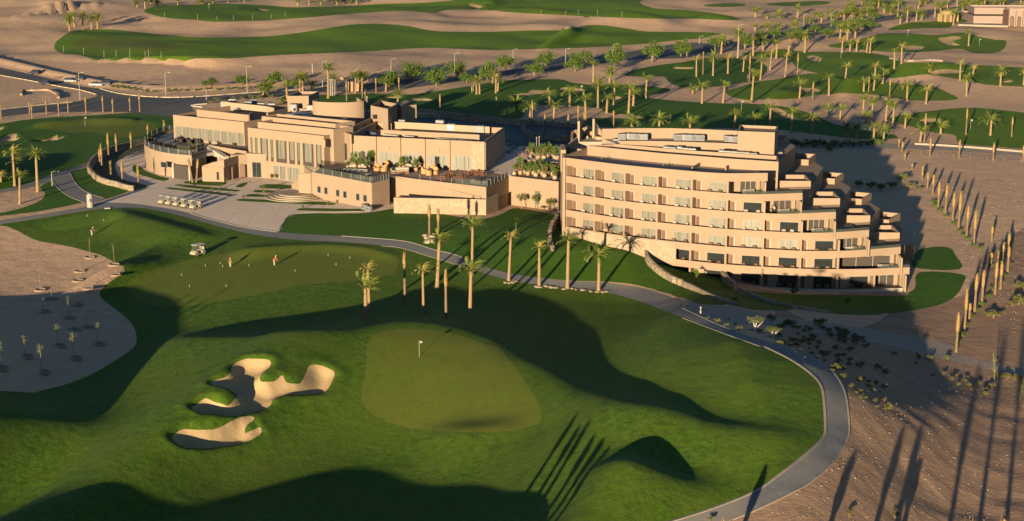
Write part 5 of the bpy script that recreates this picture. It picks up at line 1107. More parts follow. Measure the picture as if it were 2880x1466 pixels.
STK = MB(); STK.tube([(0, 0, -.1), (.01, 0, .5), (0, .01, 1)], [.05, .04, .03], 6); STK = STK.mesh('trunk', 'bark', True)
STW = MB(); STW.tube([(0, 0, -.1), (.02, 0, .5), (0, .02, 1)], [.07, .06, .05], 6); STW = STW.mesh('trunk', 'white_bark', True)
BAS = MB()
for j in range(20):
    a0, a1 = 2 * PI * j / 20, 2 * PI * (j + 1) / 20; pr = ((.75, .02), (.95, .2), (1.12, .18), (1.35, -.05))
    BAS.add([(math.cos(a) * q, math.sin(a) * q, z) for a in (a0, a1) for q, z in pr], [(k, k + 1, k + 5, k + 4) for k in range(3)])
BAS.add([(math.cos(2 * PI * j / 20) * .78, math.sin(2 * PI * j / 20) * .78, .035) for j in range(20)], [tuple(range(20))])
BAS = BAS.mesh('soil_basin', 'dirt', True)
def pxm(g):  # survey px per metre at a ground point
    return F_ / (g[1] * CT - (g[2] - HC) * ST)
def tree(c, x, y, yt, wpx, label, group, pool=AVT, name='broadleaf_tree', cat='tree', low=.12, nm=('trunk', 'crown')):
    g, hh = place(c, x, y, yt); rw = wpx / FR[c][2] / pxm(g) / 2; hh = max(hh, .4); k = R.randrange(len(pool))
    o = thing(name, (g[0], g[1], g[2] - .05), label, cat, group, R.uniform(0, 6.28)); ch = hh * (1 - low)
    cr = link(pool[k][0].name.split('.')[0], pool[k][0], o, (0, 0, hh * low + ch * .5)); cr.scale = (rw * 1.05, rw * 1.05, ch * .52)
    t = link(pool[k][1].name.split('.')[0], pool[k][1], o); t.scale = (rw, rw, hh * .75)
    return o
AT = "360,650,548,150 530,592,466,150 715,642,502,135 880,577,458,125 1100,602,472,115 1235,532,412,120 1455,572,472,110 1540,492,388,120 1760,537,402,120 1845,462,383,84 2060,502,343,130 2345,462,318,145 2560,422,318,105 130,622,533,115 945,622,556,100"
for i, t in enumerate(sorted(AT.split(), key=lambda q: float(q.split(',')[0]))): x, y, yt, w_ = map(float, t.split(',')); tree('10', x, y + 6, yt - 12, w_ * 1.3, '%s from left of the rounded green trees along the avenue behind the clubhouse' % nth(i), 'trees along the avenue', low=.04)
for i, t in enumerate("1590,652,590,100 1540,652,612,50 1825,642,568,110 2070,632,543,115 2010,712,598,105 2235,692,590,90".split()): x, y, yt, w_ = map(float, t.split(',')); tree('00', x, y, yt - 8, w_ * 1.2, '%s in the order nearest the car park of the bushy trees along the kerb' % nth(i), 'bushy trees along the kerb')
AT = "245,382,268,105 470,372,238,115 30,432,298,85 690,292,218,95 890,322,223,95 1090,292,208,100 1170,222,148,95 1310,222,118,105 1400,232,148,115 1440,152,88,85 1000,242,188,65 850,300,210,70 1230,260,170,80 590,330,225,80"
for i, t in enumerate(sorted(AT.split(), key=lambda q: float(q.split(',')[0]))): x, y, yt, w_ = map(float, t.split(',')); tree('20', x, y, yt - 6, w_ * 1.2, '%s from left of the dense dark trees along the far avenue' % nth(i), 'dense trees along the far avenue')
def many(c, txt, fmt, group, pool, name='shrub', cat='shrub', low=.0):
    L_ = sorted([tuple(map(float, t.split(','))) for t in txt.split()])
    for i, (x, y, w_) in enumerate(L_): tree(c, x, y, y - w_ * .75, w_, fmt % nth(i), group, pool, name, cat, low)
many('00', "850,662,40 890,668,50 930,672,50 975,678,45 1020,684,45 1075,690,35 1112,700,45 1170,698,35 1275,694,50 1330,692,40 1400,690,40 1480,688,40 1560,684,45 1640,684,40 1720,680,45 1800,676,40 1880,672,45 1950,665,40 910,630,30", '%s from left of the low shrubs in the strip along the painted kerb', 'shrubs along the painted kerb', SHG)
many('00', "1590,785,50 1640,765,60 1700,770,40 1760,760,60 1830,756,50 1900,750,60 1960,748,60 2050,742,50 2110,770,60 2130,790,70 2080,800,45", '%s from left of the weedy bushes on the traffic island by the clubhouse', 'bushes on the traffic island', SHB)
many('20', "860,1105,80 905,1115,70 950,1100,90 1000,1115,70 1050,1105,90 1100,1120,80 1140,1105,90 1190,1110,70 1240,1100,70 1290,1105,60 1340,1100,70 1390,1095,60 1430,1090,70 1480,1095,80 1000,1085,60 1110,1140,60 820,1085,70", '%s from left of the dark bushes in the shade behind the hotel terraces', 'dark bushes behind the hotel', SHG)
many('21', "1660,60,110 1580,110,90 1500,130,100 1420,110,90 1330,100,90 1720,110,80 1780,130,60", '%s from left of the dark scrub in the shade right of the hotel', 'dark scrub right of the hotel', SHB)
many('21', "190,1092,28 262,1122,58 330,1152,48 425,1182,62 760,1282,62 830,1272,75 830,1152,85 945,1192,85 1030,1152,115 1170,1192,75 1120,1232,62 1340,1262,75 870,1302,42 955,1292,42 345,1100,25 395,1140,35 660,1112,90 575,1195,50", '%s from left of the feathery shrubs on the sand beside the path bend', 'feathery shrubs beside the path bend', SHB)
many('22', "885,27,30 955,17,32 975,55,45 1070,105,32 1050,45,45 1215,228,45 1270,302,48 1340,388,48 1378,388,40 1440,332,42 1450,412,45 1520,405,52 1350,338,45 1465,455,40 1530,475,50 1370,240,38 1130,182,40 1310,348,35 1490,340,28 1410,300,30", '%s from left of the small shrubs in the sand along the outer path kerb', 'small shrubs along the outer kerb', SHB)
many('22', "1760,130,40 1780,85,70 1860,95,60 2000,95,60 2030,250,50 2080,290,45 2140,235,40 2160,292,45 2190,330,55 2240,282,50 2290,362,55 2330,300,60 2130,262,40 1890,215,30 1970,205,40 2060,215,35 2400,230,70 2450,238,80 2510,250,80 2560,262,70 2280,330,50", '%s from left of the scrubby plants beside the dirt track at lower right', 'scrubby plants beside the dirt track', SHB)
many('21', "1890,230,60 1905,250,50 1935,285,50 1990,330,50 2040,385,45 2090,440,50 2150,500,50 2190,550,50 2240,575,60 2110,470,40 2340,880,60 2300,940,60 2260,1000,60 2220,1040,60 2180,1090,60 2140,1160,60 2110,1230,70 2075,1290,60 2400,830,50 2430,780,50 2330,700,40", '%s from far end of the green bushes at the feet of the bound palms', 'bushes at the feet of the bound palms', SHG)
many('21', "2530,990,130 2490,1000,90 2540,870,100 2340,1090,110 2300,1080,60 2390,1075,70 2480,690,40", '%s from left of the bushes at the far right edge', 'bushes at the right edge', SHB)
rs = random.Random(9); zone = pts('21:560,1165 700,1130 900,1140 1150,1180 1400,1240 1600,1300 22:1650,30 1500,120 1560,300 1600,450 1540,490 1400,440 1240,330 1130,190 980,70 860,15 21:700,1290'); ex = []
while len(ex) < 62:
    px, py = rs.uniform(zone[:, 0].min(), zone[:, 0].max()), rs.uniform(zone[:, 1].min(), zone[:, 1].max())
    if inside(np.array([px]), np.array([py]), zone)[0] and rs.random() < .35 + .65 * (px < 2400): ex.append('%.0f,%.0f,%.0f' % (px, py, rs.uniform(14, 34)))
many('S', ' '.join(ex), '%s from left of the scattered shrubs between path kerb and dirt track', 'scattered shrubs between path and track', SHB)
for t, lb in (("545,1192,1058,165", 'largest feathery tree with white trunk on the sand by the path'), ("680,1242,1138,140", 'smaller feathery tree with white trunk in a soil ring by the path')):
    x, y, yt, w_ = map(float, t.split(',')); o = tree('21', x, y, yt, w_, lb, 'feathery trees by the path', TWG, 'feathery_tree', 'tree', .4); link('soil_basin', BAS, o)
for t, c, lb, pool in (("2350,262,80,80", '22', 'pale yellowish young tree beside the hedge at lower right', SAP), ("2540,418,262,75", '22', 'pale young tree in a round basin at the right edge', SAP), ("840,945,838,75", '21', 'round bright shrub tree on the lawn before the ground floor of the hotel', SHG), ("1240,1020,915,60", '21', 'dim small tree on the shaded lawn below the hotel corner', SHG),
                   ("105,815,702,55", '21', 'small bright tree on the lawn in front of the lowest hotel storeys', SHG), ("395,975,918,50", '21', 'tiny tree at the end of the lower garden wall', SHG), ("1317,425,308,45", '11', 'slim young tree on the lawn below the link wall', SHG), ("1880,640,520,50", '11', 'slim young tree on the lawn left of the last palm', SHG),
                   ("1360,265,128,80", '11', 'airy tree against the link wall, leftmost of three', SHB), ("1465,268,126,80", '11', 'airy tree beside the slot window of the link wall', SHB), ("1575,288,163,75", '11', 'airy tree against the link wall nearest the hotel corner', SHB), ("1522,275,235,60", '11', 'low dry bush between two airy trees by the link wall', SHB),
                   ("1255,1290,1215,60", '22', 'pale shrub at the bottom edge on the sand', SHB), ("1600,1290,1225,90", '22', 'dim shrub at the bottom edge beside the shadow', SHB), ("210,1330,1260,60", '22', 'grey green shrub at the bottom edge below the path', SHB)):
    x, y, yt, w_ = map(float, t.split(',')); tree(c, x, y, yt, w_, lb, 'young trees and bushes', pool, 'young_tree', 'tree', .3)
# saplings in the sand pit, each in a soil basin
SPL = [('01', t) for t in "680,632,470 862,687,515 605,737,660 870,762,700 590,807,735 665,864,782 305,877,690 390,947,880 325,1042,925 570,987,870 520,1092,910 655,1162,1070 740,1287,1110 440,1300,1120 555,1180,1090".split()] + [('02', t) for t in "560,85,-130 190,72,-100 315,190,-40 5,160,-60".split()]
SPL.sort(key=lambda q: S(q[0], *map(float, q[1].split(',')[:2]))[0])
for i, (c, t) in enumerate(SPL):
    x, y, yt = map(float, t.split(',')); g, hh = place(c, x, y, yt); hh = max(hh, 1.2); o = thing('sapling', (g[0], g[1], g[2]), '%s from left of the spindly saplings in the sandy hollow' % nth(i), 'tree', 'saplings in the sandy hollow', R.uniform(0, 6))
    t_ = link('trunk', STK, o); t_.scale = (.8, .8, hh * .62); leafy = c == '02' or y > 1100; b = link('branches', SAP[i % 3][1], o, (0, 0, hh * .5)); b.scale = (hh * .13, hh * .13, hh * .28)
    if leafy: cr = link('crown', SAP[i % 3][0], o, (0, 0, hh * .78)); cr.scale = (hh * .16, hh * .16, hh * .15)
    bs = link('soil_basin', BAS, o); bs.scale = (.85, .85, 1)
# ---------------------------------------------------------------- walls, rocks, kiosk and markers of the grounds
def gwall(name, txt, hgt, th, mat, label, cat='wall', smooth=4, step=1.0, sink=.6, jag=.0, sides=0):
    g = hit(crom(pts(txt), smooth, False) if smooth else pts(txt))[:, :2]
    d = np.concatenate([[0], np.cumsum(np.hypot(*np.diff(g, axis=0).T))]); s = np.linspace(0, d[-1], max(2, int(d[-1] / step)))
    x = np.interp(s, d, g[:, 0]); y = np.interp(s, d, g[:, 1]); z = h(x, y); hh = np.interp(s, np.linspace(0, d[-1], len(hgt)), hgt) if isinstance(hgt, (list, tuple)) else np.full(len(s), hgt)
    o0 = (x[0], y[0], z[0]); m = MB(); rj = random.Random(len(txt))
    m.wall([(a - o0[0], b - o0[1]) for a, b in zip(x, y)], [float(q - sink - o0[2]) for q in z], [float(q + k - o0[2] + rj.uniform(-jag, jag)) for q, k in zip(z, hh)], th, sides)
    o = m.ob(name, mat, None, o0); tag(o, label, cat); return o
gwall('stone_wall', "00:1085,1078 1000,1098 900,1125 820,1150 740,1195 690,1240 668,1290 01:690,10 730,50 800,80 880,98 960,122 1012,128", [1.0, 1.3, 1.4, 1.3, 1.1], .55, 'rubble_stone', 'curved sandy stone wall around the planting bed left of the clubhouse')
gwall('stone_wall', "11:2330,528 2305,580 2298,640 2320,690 2400,762 2490,815 2574,850 21:100,885 200,925 330,975 405,1000", [1.3, 1.5, 1.1, .7, .45], .5, 'rubble_stone', 'outer curved retaining wall sweeping from the hotel down to the path')
gwall('stone_wall', "21:285,712 292,780 340,840 450,900 560,945 700,985 850,1015 1000,1038 1105,1050", [1.9, 1.6, 1.0, .6, .35], .5, 'rubble_stone', 'inner curved retaining wall below the lowest hotel storeys')
gwall('stone_wall', "11:1652,350 1620,390 1585,440 1570,490 1575,540 1600,585", [1.7, 1.8, 1.6, 1.1, .5], .7, 'rubble_stone', 'dry stone wall running down the lawn from the left hotel corner', jag=.15)
gwall('stone_wall', "10:500,838 600,845 740,862 850,876 1000,893 1170,912 1330,928 1500,942 1700,958 1850,968", 1.0, .5, 'rubble_stone', 'long low stone wall along the shaded fairway behind the clubhouse')
gwall('stone_wall', "10:560,888 700,890 820,895 1000,918 1340,950 1380,985 1445,1042", 1.0, .5, 'rubble_stone', 'angled low stone wall of the service road between the two buildings')
gwall('stone_wall', "10:1450,1060 1550,1058 1650,1068 1745,1070", 1.6, .5, 'rubble_stone', 'dark rubble wall behind the plant terrace beside the hotel')
gwall('stone_wall', "20:1750,1092 2000,1106 2300,1128 2574,1152 2800,1172", .5, .3, 'track', 'pale low wall along the road beside the far right green')
gwall('stone_wall', "20:1560,445 1700,465 1850,458 1960,465", .5, .3, 'track', 'short pale wall at the dune foot on the far right course')
gwall('sand_bank', "00:160,720 165,690 250,688 360,686 430,715 440,742", .5, .8, 'dirt', 'crumbling sand bank of the dug pit left of the junction', jag=.2)
# rocks round the two bound palms
rk = random.Random(4)
def rock(seed):
    r = random.Random(seed); bm = bmesh.new(); bmesh.ops.create_icosphere(bm, subdivisions=2, radius=.5)
    for v in bm.verts: v.co *= 1 + r.uniform(-.22, .22); v.co.z *= .7
    me = bpy.data.meshes.new('rock'); bm.to_mesh(me); bm.free(); me.materials.append(MATS['beige_stone']); return me
RKM = [rock(i) for i in range(3)]
RKP = sorted([(625, 470), (640, 490), (655, 505), (650, 520), (675, 500), (690, 485), (705, 470), (660, 485), (680, 515), (700, 500), (640, 475)])
for i, (x, y) in enumerate(RKP):
    g = gxyz('11', x, y); o = link('boulder', RKM[i % 3], None, (g[0], g[1], g[2] + .12), rk.uniform(0, 6)); s_ = rk.uniform(.7, 1.5); o.scale = (s_, s_, s_)
    tag(o, '%s from left of the pale rocks heaped at the feet of two bound palms' % nth(i), 'rock', 'rocks at the bound palms')
for i, (x, y) in enumerate(sorted([(1240, 822), (1265, 828), (1290, 822), (1310, 812), (1330, 815), (1475, 855), (1500, 858), (1540, 850), (1580, 858), (1620, 862), (1680, 872), (1740, 868), (1770, 875), (1820, 880), (1880, 890), (1930, 895), (1970, 895), (2000, 892)])):
    g = gxyz('11', x, y); o = link('boulder', RKM[i % 3], None, (g[0], g[1], g[2] + .05), rk.uniform(0, 6)); s_ = rk.uniform(.5, .9); o.scale = (s_ * 1.4, s_, s_ * .7)
    tag(o, '%s from left of the flat stones along the path edge under the tall palms' % nth(i), 'rock', 'stones along the path edge')
# white booth with a domed lid and a blue emblem
def booth():
    g = gxyz('01', 682, 252); o = thing('booth', tuple(g), 'round white booth with domed lid and dark blue emblem beside the path fork', 'booth', sc=.56)
    m = MB(); m.lathe([(1.28, 0), (1.28, .15), (1.2, .2), (1.18, 3.7), (1.3, 3.75), (1.3, 3.95), (1.2, 4.0)], n=28); m.ob('body', 'bright_white', o, smooth=False)
    m = MB(); m.lathe([(1.27, 4.0), (1.2, 4.4), (.95, 4.8), (.5, 5.05), (.0, 5.12)], n=28); m.ob('dome_lid', 'bright_white', o, smooth=True)
    a0 = math.atan2(-g[1], -g[0]) + .12; m = MB()
    def on(u, v, r): a = a0 + u / 1.18; return (math.cos(a) * r, math.sin(a) * r, v)
    def patch(u0, u1, v0, v1, r=1.2): m.add([on(u0, v0, r), on(u1, v0, r), on(u1, v1, r), on(u0, v1, r)], [(0, 1, 2, 3)])
    for k in range(6): patch(-.5 + k / 6, -.5 + (k + 1) / 6, 2.05, 2.75 + .55 * math.sin(PI * (k + .5) / 6))
    e = m.ob('emblem', 'emblem_blue', o)
    m = MB()
    for u in (-.25, 0, .25): patch(u - .05, u + .05, 2.2, 2.75, 1.21)
    patch(-.36, .36, 2.1, 2.2, 1.21); patch(-.32, .32, 2.78, 2.86, 1.21)
    m.ob('emblem_arches', 'bright_white', e)
booth()
# flags and putting markers
def flag(c, x, y, hh, label, cloth='bright_white', sc=1.0, grp='hole flags on the greens'):
    g = gxyz(c, x, y); o = thing('flagstick', tuple(g), label, 'flag', grp); m = MB(); m.tube([(0, 0, -.1), (0, 0, hh)], .028 * sc, 6); m.ob('pole', 'bright_white', o)
    m = MB(); w_ = .55 * sc; v = []
    for i in range(5):
        u = i / 4; v += [(u * w_ * .7, u * w_ * .3 + .05 * math.sin(u * 5), hh - .02 - u * .12), (u * w_ * .7, u * w_ * .3 + .05 * math.sin(u * 5), hh - .38 * sc + u * .1)]
    m.add(v, [(2 * i, 2 * i + 1, 2 * i + 3, 2 * i + 2) for i in range(4)]); m.ob('cloth', cloth, o)
    m = MB(); m.lathe([(.1, 0), (.1, .02)], (0, 0, .0), 12); m.ob('hole_cup', 'black', o)
flag('12', 588, 76, 2.3, 'white flag on its pole at the large foreground green', sc=1.1)
flag('00', 642, 955, 2.6, 'white flag on the green left of the curved terrace', sc=1.2)
for c, x, y, lb in (('00', 1575, 70, 'tiny white flag on the farthest green at upper left'), ('20', 335, 490, 'white flag on the middle green with a palm beside it'), ('20', 1193, 442, 'white flag on the central green below the trees'), ('20', 2170, 975, 'white flag on the green by the fence road'),
                    ('20', 442, 830, 'white flag on the shaded fairway above the hotel'), ('20', 1697, 275, 'white flag on the upper right green'), ('20', 2237, 345, 'white flag near the right edge of the upper green'), ('10', 1806, 712, 'white flag beside a bunker on the shaded fairway')):
    flag(c, x, y, 2.8, lb, sc=1.6)
MKM = MB(); MKM.lathe([(.09, 0), (.11, .25), (.05, .28), (.05, .5), (.12, .52), (.1, .62), (.0, .64)], n=10); MKM = MKM.mesh('marker', 'bright_white')
MK = sorted([(658, 322), (783, 355), (1371, 770), (1430, 855), (1662, 682), (1680, 705), (1706, 853), (1878, 697), (2225, 738), (2475, 618), (2535, 690), (2640, 640), (1550, 700)])
for i, (x, y) in enumerate(MK):
    g = gxyz('01', x, y); o = link('practice_marker', MKM, None, tuple(g)); o.scale = (.7, .7, .6); tag(o, '%s from left of the small white cups on the practice greens' % nth(i), 'marker', 'white cups on the practice greens')
g = gxyz('21', 135, 1055); o = link('practice_marker', MKM, None, tuple(g)); o.scale = (1.3, 1.3, 1.6); tag(o, 'small white post beside the dirt track at the path bend', 'marker')
# drain covers, tee blocks
for i, (x, y, lb) in enumerate(((800, 265, 'left'), (822, 264, 'right'))):
    g = gxyz('01', x, y); m = MB(); m.cbox((0, 0, .12), (.55, .3, .24), .04); o = m.ob('tee_block', 'bright_white', None, tuple(g)); tag(o, lb + ' white block lying at the path edge above the small tee', 'marker', 'white blocks at the path edge')
# ---------------------------------------------------------------- golf carts
def cart_parts():
    P_ = {}
    m = MB(); m.add([(x, y, z) for y in (-.58, .58) for x, z in ((-1.15, .35), (-1.15, .72), (-.55, .78), (-.45, .45), (.35, .40), (.5, .85), (.75, .92), (1.15, .68), (1.2, .38))], [tuple(range(8, -1, -1)), tuple(range(9, 18))] + [(i, (i + 1) % 9, 9 + (i + 1) % 9, 9 + i) for i in range(9)]); P_['body'] = m.mesh('body', 'cart_body')
    m = MB(); m.cbox((-.62, 0, .86), (.6, 1.05, .18), .05); m.cbox((-.95, 0, 1.15), (.16, 1.05, .5), .05); P_['seat'] = m.mesh('seat', 'seat_white')
    m = MB(); m.cbox((-.12, 0, 1.86), (2.0, 1.2, .09), .06); P_['roof'] = m.mesh('roof', 'cart_roof')
    m = MB()
    for y in (-.54, .54): m.tube([(.72, y, .85), (.5, y, 1.84)], .025, 6); m.tube([(-1.05, y, .7), (-1.0, y, 1.84)], .025, 6)
    P_['roof_post'] = m.mesh('roof_post', 'black')
    m = MB(); m.tube([(0, -.09, 0), (0, .09, 0)], .23, 14); P_['wheel'] = m.mesh('wheel', 'rubber'); m = MB(); m.tube([(0, -.1, 0), (0, .1, 0)], .12, 10); P_['rim'] = m.mesh('rim', 'cart_roof')
    m = MB(); m.cbox((-1.28, 0, .7), (.28, .8, .5), .05); m.tube([(-1.3, -.22, .7), (-1.4, -.25, 1.35)], .14, 8); m.tube([(-1.3, .22, .7), (-1.4, .22, 1.3)], .14, 8); P_['bag_rack'] = m.mesh('bag_rack', 'black')
    m = MB(); m.tube([(.45, -.28, .85), (.22, -.28, 1.12)], .02, 6); m.tube([(.2 + .02 * math.cos(a), -.28 + .16 * math.cos(a), 1.12 + .14 * math.sin(a)) for a in np.linspace(0, 6.28, 13)], .015, 5); P_['steering_wheel'] = m.mesh('steering_wheel', 'black')
    m = MB(); m.add([(.7, -.52, .92), (.7, .52, .92), (.53, .52, 1.8), (.53, -.52, 1.8)], [(0, 1, 2, 3)]); P_['windscreen'] = m.mesh('windscreen', 'clear_glass')
    return P_
CPS = cart_parts()
def cart(c, x, y, rz, label, group=None, sc=1.0):
    g = gxyz(c, x, y); o = thing('golf_cart', (g[0], g[1], g[2] + .03), label, 'golf cart', group, rz, sc)
    for k in ('body', 'seat', 'roof', 'roof_post', 'bag_rack', 'steering_wheel', 'windscreen'): link(k, CPS[k], o)
    for sx, sy in ((.78, .5), (.78, -.5), (-.8, .5), (-.8, -.5)): w_ = link('wheel', CPS['wheel'], o, (sx, sy, .24)); link('rim', CPS['rim'], w_)
for i, x in enumerate((312, 398, 488, 585, 690)):
    cart('C6', x + 40, (672, 685, 698, 715, 733)[i] - 10, -2.15, '%s from left of five white golf carts parked on the paving' % nth(i), 'golf carts parked in a row')
cart('01', 1492, 618, -2.15, 'single white golf cart standing on the slope above the practice green', None, 1.1)
# ---------------------------------------------------------------- people
def skin_fig(name, mat, verts, edges, parent, sub=1, root=0):
    me = bpy.data.meshes.new(name); me.from_pydata([v[:3] for v in verts], edges, []); me.materials.append(MATS[mat]); o = link(name, me, parent)
    sk = o.modifiers.new('skin', 'SKIN'); sk.use_smooth_shade = True
    for i, v in enumerate(verts):
        d = me.skin_vertices[0].data[i]; r = v[3] if len(v) > 3 else .06; d.radius = (r, r) if isinstance(r, float) else r; d.use_root = (i == root)
    if sub: ss = o.modifiers.new('sub', 'SUBSURF'); ss.levels = sub; ss.render_levels = sub
    return o
def person(loc, rz, label, shirt, trousers, pose='putt', group='golfers and staff', sc=1.0, club=True):
    o = thing('person', tuple(loc), label, 'person', group, rz, sc); b = {'putt': .30, 'stand': .04, 'sit': .1}[pose]
    hz = .92 if pose != 'sit' else .5; T = lambda f, hgt: (b * f, 0, hz + hgt)
    if pose == 'sit': legs = [((0, .1, .5), (.42, .12, .5), (.46, .12, .05)), ((0, -.1, .5), (.42, -.12, .5), (.46, -.12, .05))]
    else: legs = [((0, .1, .92), (.05, .13, .48), (0, .15, .05)), ((0, -.1, .92), (.05, -.13, .48), (0, -.15, .05))]
    if pose == 'putt': arms = [(T(1, .50)[0], s_ * .2, T(1, .46)[2], T(1, 0)[0] + .16, s_ * .16, hz + .2, b + .26, s_ * .03, hz - .05) for s_ in (1, -1)]
    else: arms = [(b, s_ * .21, hz + .48, b + .02, s_ * .26, hz + .2, b + .12, s_ * .24, hz - .04) for s_ in (1, -1)]
    n = T(1, .55); hd = (b * 1.25, 0, hz + .72)
    V = [(0, 0, hz, .13), (*T(.5, .25), .14), (*T(1, .48), .15), (*n, .065), (hd[0], 0, hd[2] - .05, .085), (hd[0] + .02, 0, hd[2] + .03, .105), (hd[0], 0, hd[2] + .13, .075)]; E_ = [(0, 1), (1, 2), (2, 3), (3, 4), (4, 5), (5, 6)]
    for hp, kn, ft in legs: i = len(V); V += [(*hp, .095), (*kn, .065), (*ft, .045), (ft[0] + .14, ft[1], ft[2] - .01, .04)]; E_ += [(0, i), (i, i + 1), (i + 1, i + 2), (i + 2, i + 3)]
    for a in arms: i = len(V); V += [(*a[:3], .06), (*a[3:6], .045), (*a[6:9], .035), (a[6] + .04, a[7], a[8] - .07, .03)]; E_ += [(2, i), (i, i + 1), (i + 1, i + 2), (i + 2, i + 3)]
    body = skin_fig('body', 'skin', V, E_, o)
    SV = [(0, 0, hz - .02, .15), (*T(.5, .25), .16), (*T(1, .48), .17)]; SE = [(0, 1), (1, 2)]
    for a in arms: i = len(SV); SV += [(*a[:3], .085), (*[a[k] * .45 + a[k + 3] * .55 for k in range(3)], .065)]; SE += [(2, i), (i, i + 1)]
    skin_fig('shirt', shirt, SV, SE, o)
    TV = [(0, 0, hz + .04, .145)]; TE = []
    for hp, kn, ft in legs: i = len(TV); TV += [(*hp, .115), (*kn, .085), (ft[0], ft[1], ft[2] + .04, .07)]; TE += [(0, i), (i, i + 1), (i + 1, i + 2)]
    skin_fig('trousers', trousers, TV, TE, o)
    m = MB(); m.lathe([(.11, 0), (.115, .05), (.09, .11), (.0, .13)], (hd[0] - .01, 0, hd[2] + .04), 12); m.ob('cap', 'hair' if shirt != 'red_shirt' else 'bright_white', o, smooth=True)
    if club and pose == 'putt': m = MB(); m.tube([(b + .28, 0, hz - .05), (b + .5, 0, .05), (b + .5, .1, .04)], .014, 5); m.ob('putter', 'steel', o)
    return o
person(gxyz('01', 692, 466), .7, 'golfer in black vest, white sleeves and white trousers on the small tee', 'black', 'bright_white', 'putt')
person(gxyz('01', 1736, 704), .9, 'golfer in black vest and beige trousers standing by white cups on the practice green', 'black', 'khaki', 'stand')
person(gxyz('01', 2068, 692), .6, 'golfer in red shirt and pale trousers putting on the practice green', 'red_shirt', 'khaki', 'putt')
for c, x, y, lb in (('10', 985, 700, 'far golfer in white standing left of a pair on the shaded fairway'), ('10', 997, 692, 'far golfer in white standing right of a pair on the shaded fairway'), ('10', 2197, 780, 'dark clad far golfer left of two near a sand bunker'), ('10', 2210, 778, 'white clad far golfer right of two near a sand bunker'), ('10', 2482, 920, 'far golfer in white shirt on the fairway just above the hotel roof'), ('20', 492, 612, 'far golfer beside a palm on the middle green strip'), ('20', 1648, 678, 'far dark clad golfer at the central green'), ('20', 767, 408, 'far golfer between palms below the avenue')):
    person(gxyz(c, x, y), R.uniform(0, 6), lb, 'bright_white' if 'white' in lb else 'black', 'bright_white' if 'white standing' in lb else 'black', 'stand', 'far golfers', 1.25)

for i, (c, x, y, yt) in enumerate(sorted([('00', 480, 400, 345), ('00', 630, 410, 360), ('00', 785, 440, 375), ('00', 875, 432, 380), ('00', 980, 440, 365), ('00', 1095, 445, 385), ('00', 1120, 440, 375), ('00', 1215, 440, 390), ('00', 1240, 130, 90), ('00', 1490, 155, 105), ('00', 1635, 155, 120), ('00', 1760, 150, 115), ('00', 1905, 150, 110), ('00', 2045, 145, 110), ('00', 2150, 130, 90), ('10', 1505, 105, 70), ('10', 1690, 115, 80), ('10', 1785, 115, 70), ('10', 1930, 120, 70), ('10', 2115, 130, 85)], key=lambda q: S(*q[:3])[0])):
    g, hh = place(c, x, y, yt); m = MB(); m.tube([(0, 0, 0), (.1, 0, max(hh, 2))], .05, 5); o = m.ob('stake', 'lamp_pole', None, tuple(g)); tag(o, '%s from left of the thin stakes along the near rims of the far fairways' % nth(i), 'stake', 'stakes along the far fairways')

def wire_fence(txt, label):
    g = hit(crom(pts(txt), 3, False))[:, :2]; d = np.concatenate([[0], np.cumsum(np.hypot(*np.diff(g, axis=0).T))]); q = np.arange(0, d[-1], 4.0)
    x, y = np.interp(q, d, g[:, 0]), np.interp(q, d, g[:, 1]); z = h(x, y); o = thing('wire_fence', (x[0], y[0], z[0]), label, 'fence')
    P3 = [(a - x[0], b - y[0], c - z[0]) for a, b, c in zip(x, y, z)]
    for p in P3: m = MB(); m.tube([(p[0], p[1], p[2] - .1), (p[0], p[1], p[2] + 1.0)], .05, 5); m.ob('post', 'bark', o)
    for e in (.45, .9): m = MB(); m.tube([(p[0], p[1], p[2] + e) for p in P3], .015, 4); m.ob('wire', 'steel', o)
wire_fence('20:1800,1170 1950,1185 2150,1200 2400,1215 2574,1225', 'thin wire fence behind the four bound palms at right')
# loose stones on the bare ground
seed_lab = {3: 'the brown earth right of the path bend', 4: 'the sandy hollow at left', 5: 'the sand beside the long row of bound palms'}
def stones(name, txt, n, s0, s1, seed):
    r = np.random.default_rng(seed); poly = pts(txt); lo, hi = poly.min(0), poly.max(0); p = lo + r.random((n * 3, 2)) * (hi - lo); p = p[inside(p[:, 0], p[:, 1], poly)][:n]; g = hit(p); m = MB()
    for q in g:
        a = r.uniform(s0, s1); k = r.uniform(.7, 1.3, 8); t = r.uniform(0, 6.28)
        v = [(q[0] + math.cos(t + i * 1.57) * a * k[i], q[1] + math.sin(t + i * 1.57) * a * k[i], q[2] - .03) for i in range(4)] + [(q[0] + math.cos(t + .4 + i * 1.57) * a * .6 * k[i + 4], q[1] + math.sin(t + .4 + i * 1.57) * a * .6 * k[i + 4], q[2] + a * .8 * k[i]) for i in range(4)]
        m.add(v, [(i, (i + 1) % 4, 4 + (i + 1) % 4, 4 + i) for i in range(4)] + [(4, 5, 6, 7)])
    o = m.ob(name, 'dirt'); tag(o, 'loose stones and clods scattered over ' + seed_lab[seed], 'stones', kind='stuff')
stones('gravel', '22:780,0 1250,300 1270,650 1000,1010 400,1311 2574,1311 2574,200 1500,-100', 700, .03, .11, 3)
stones('gravel', '01:0,420 250,520 800,640 920,720 760,880 1000,1150 0,1300', 250, .03, .09, 4)
stones('gravel', '21:1850,200 2250,900 2574,1300 2574,0', 500, .04, .12, 5)
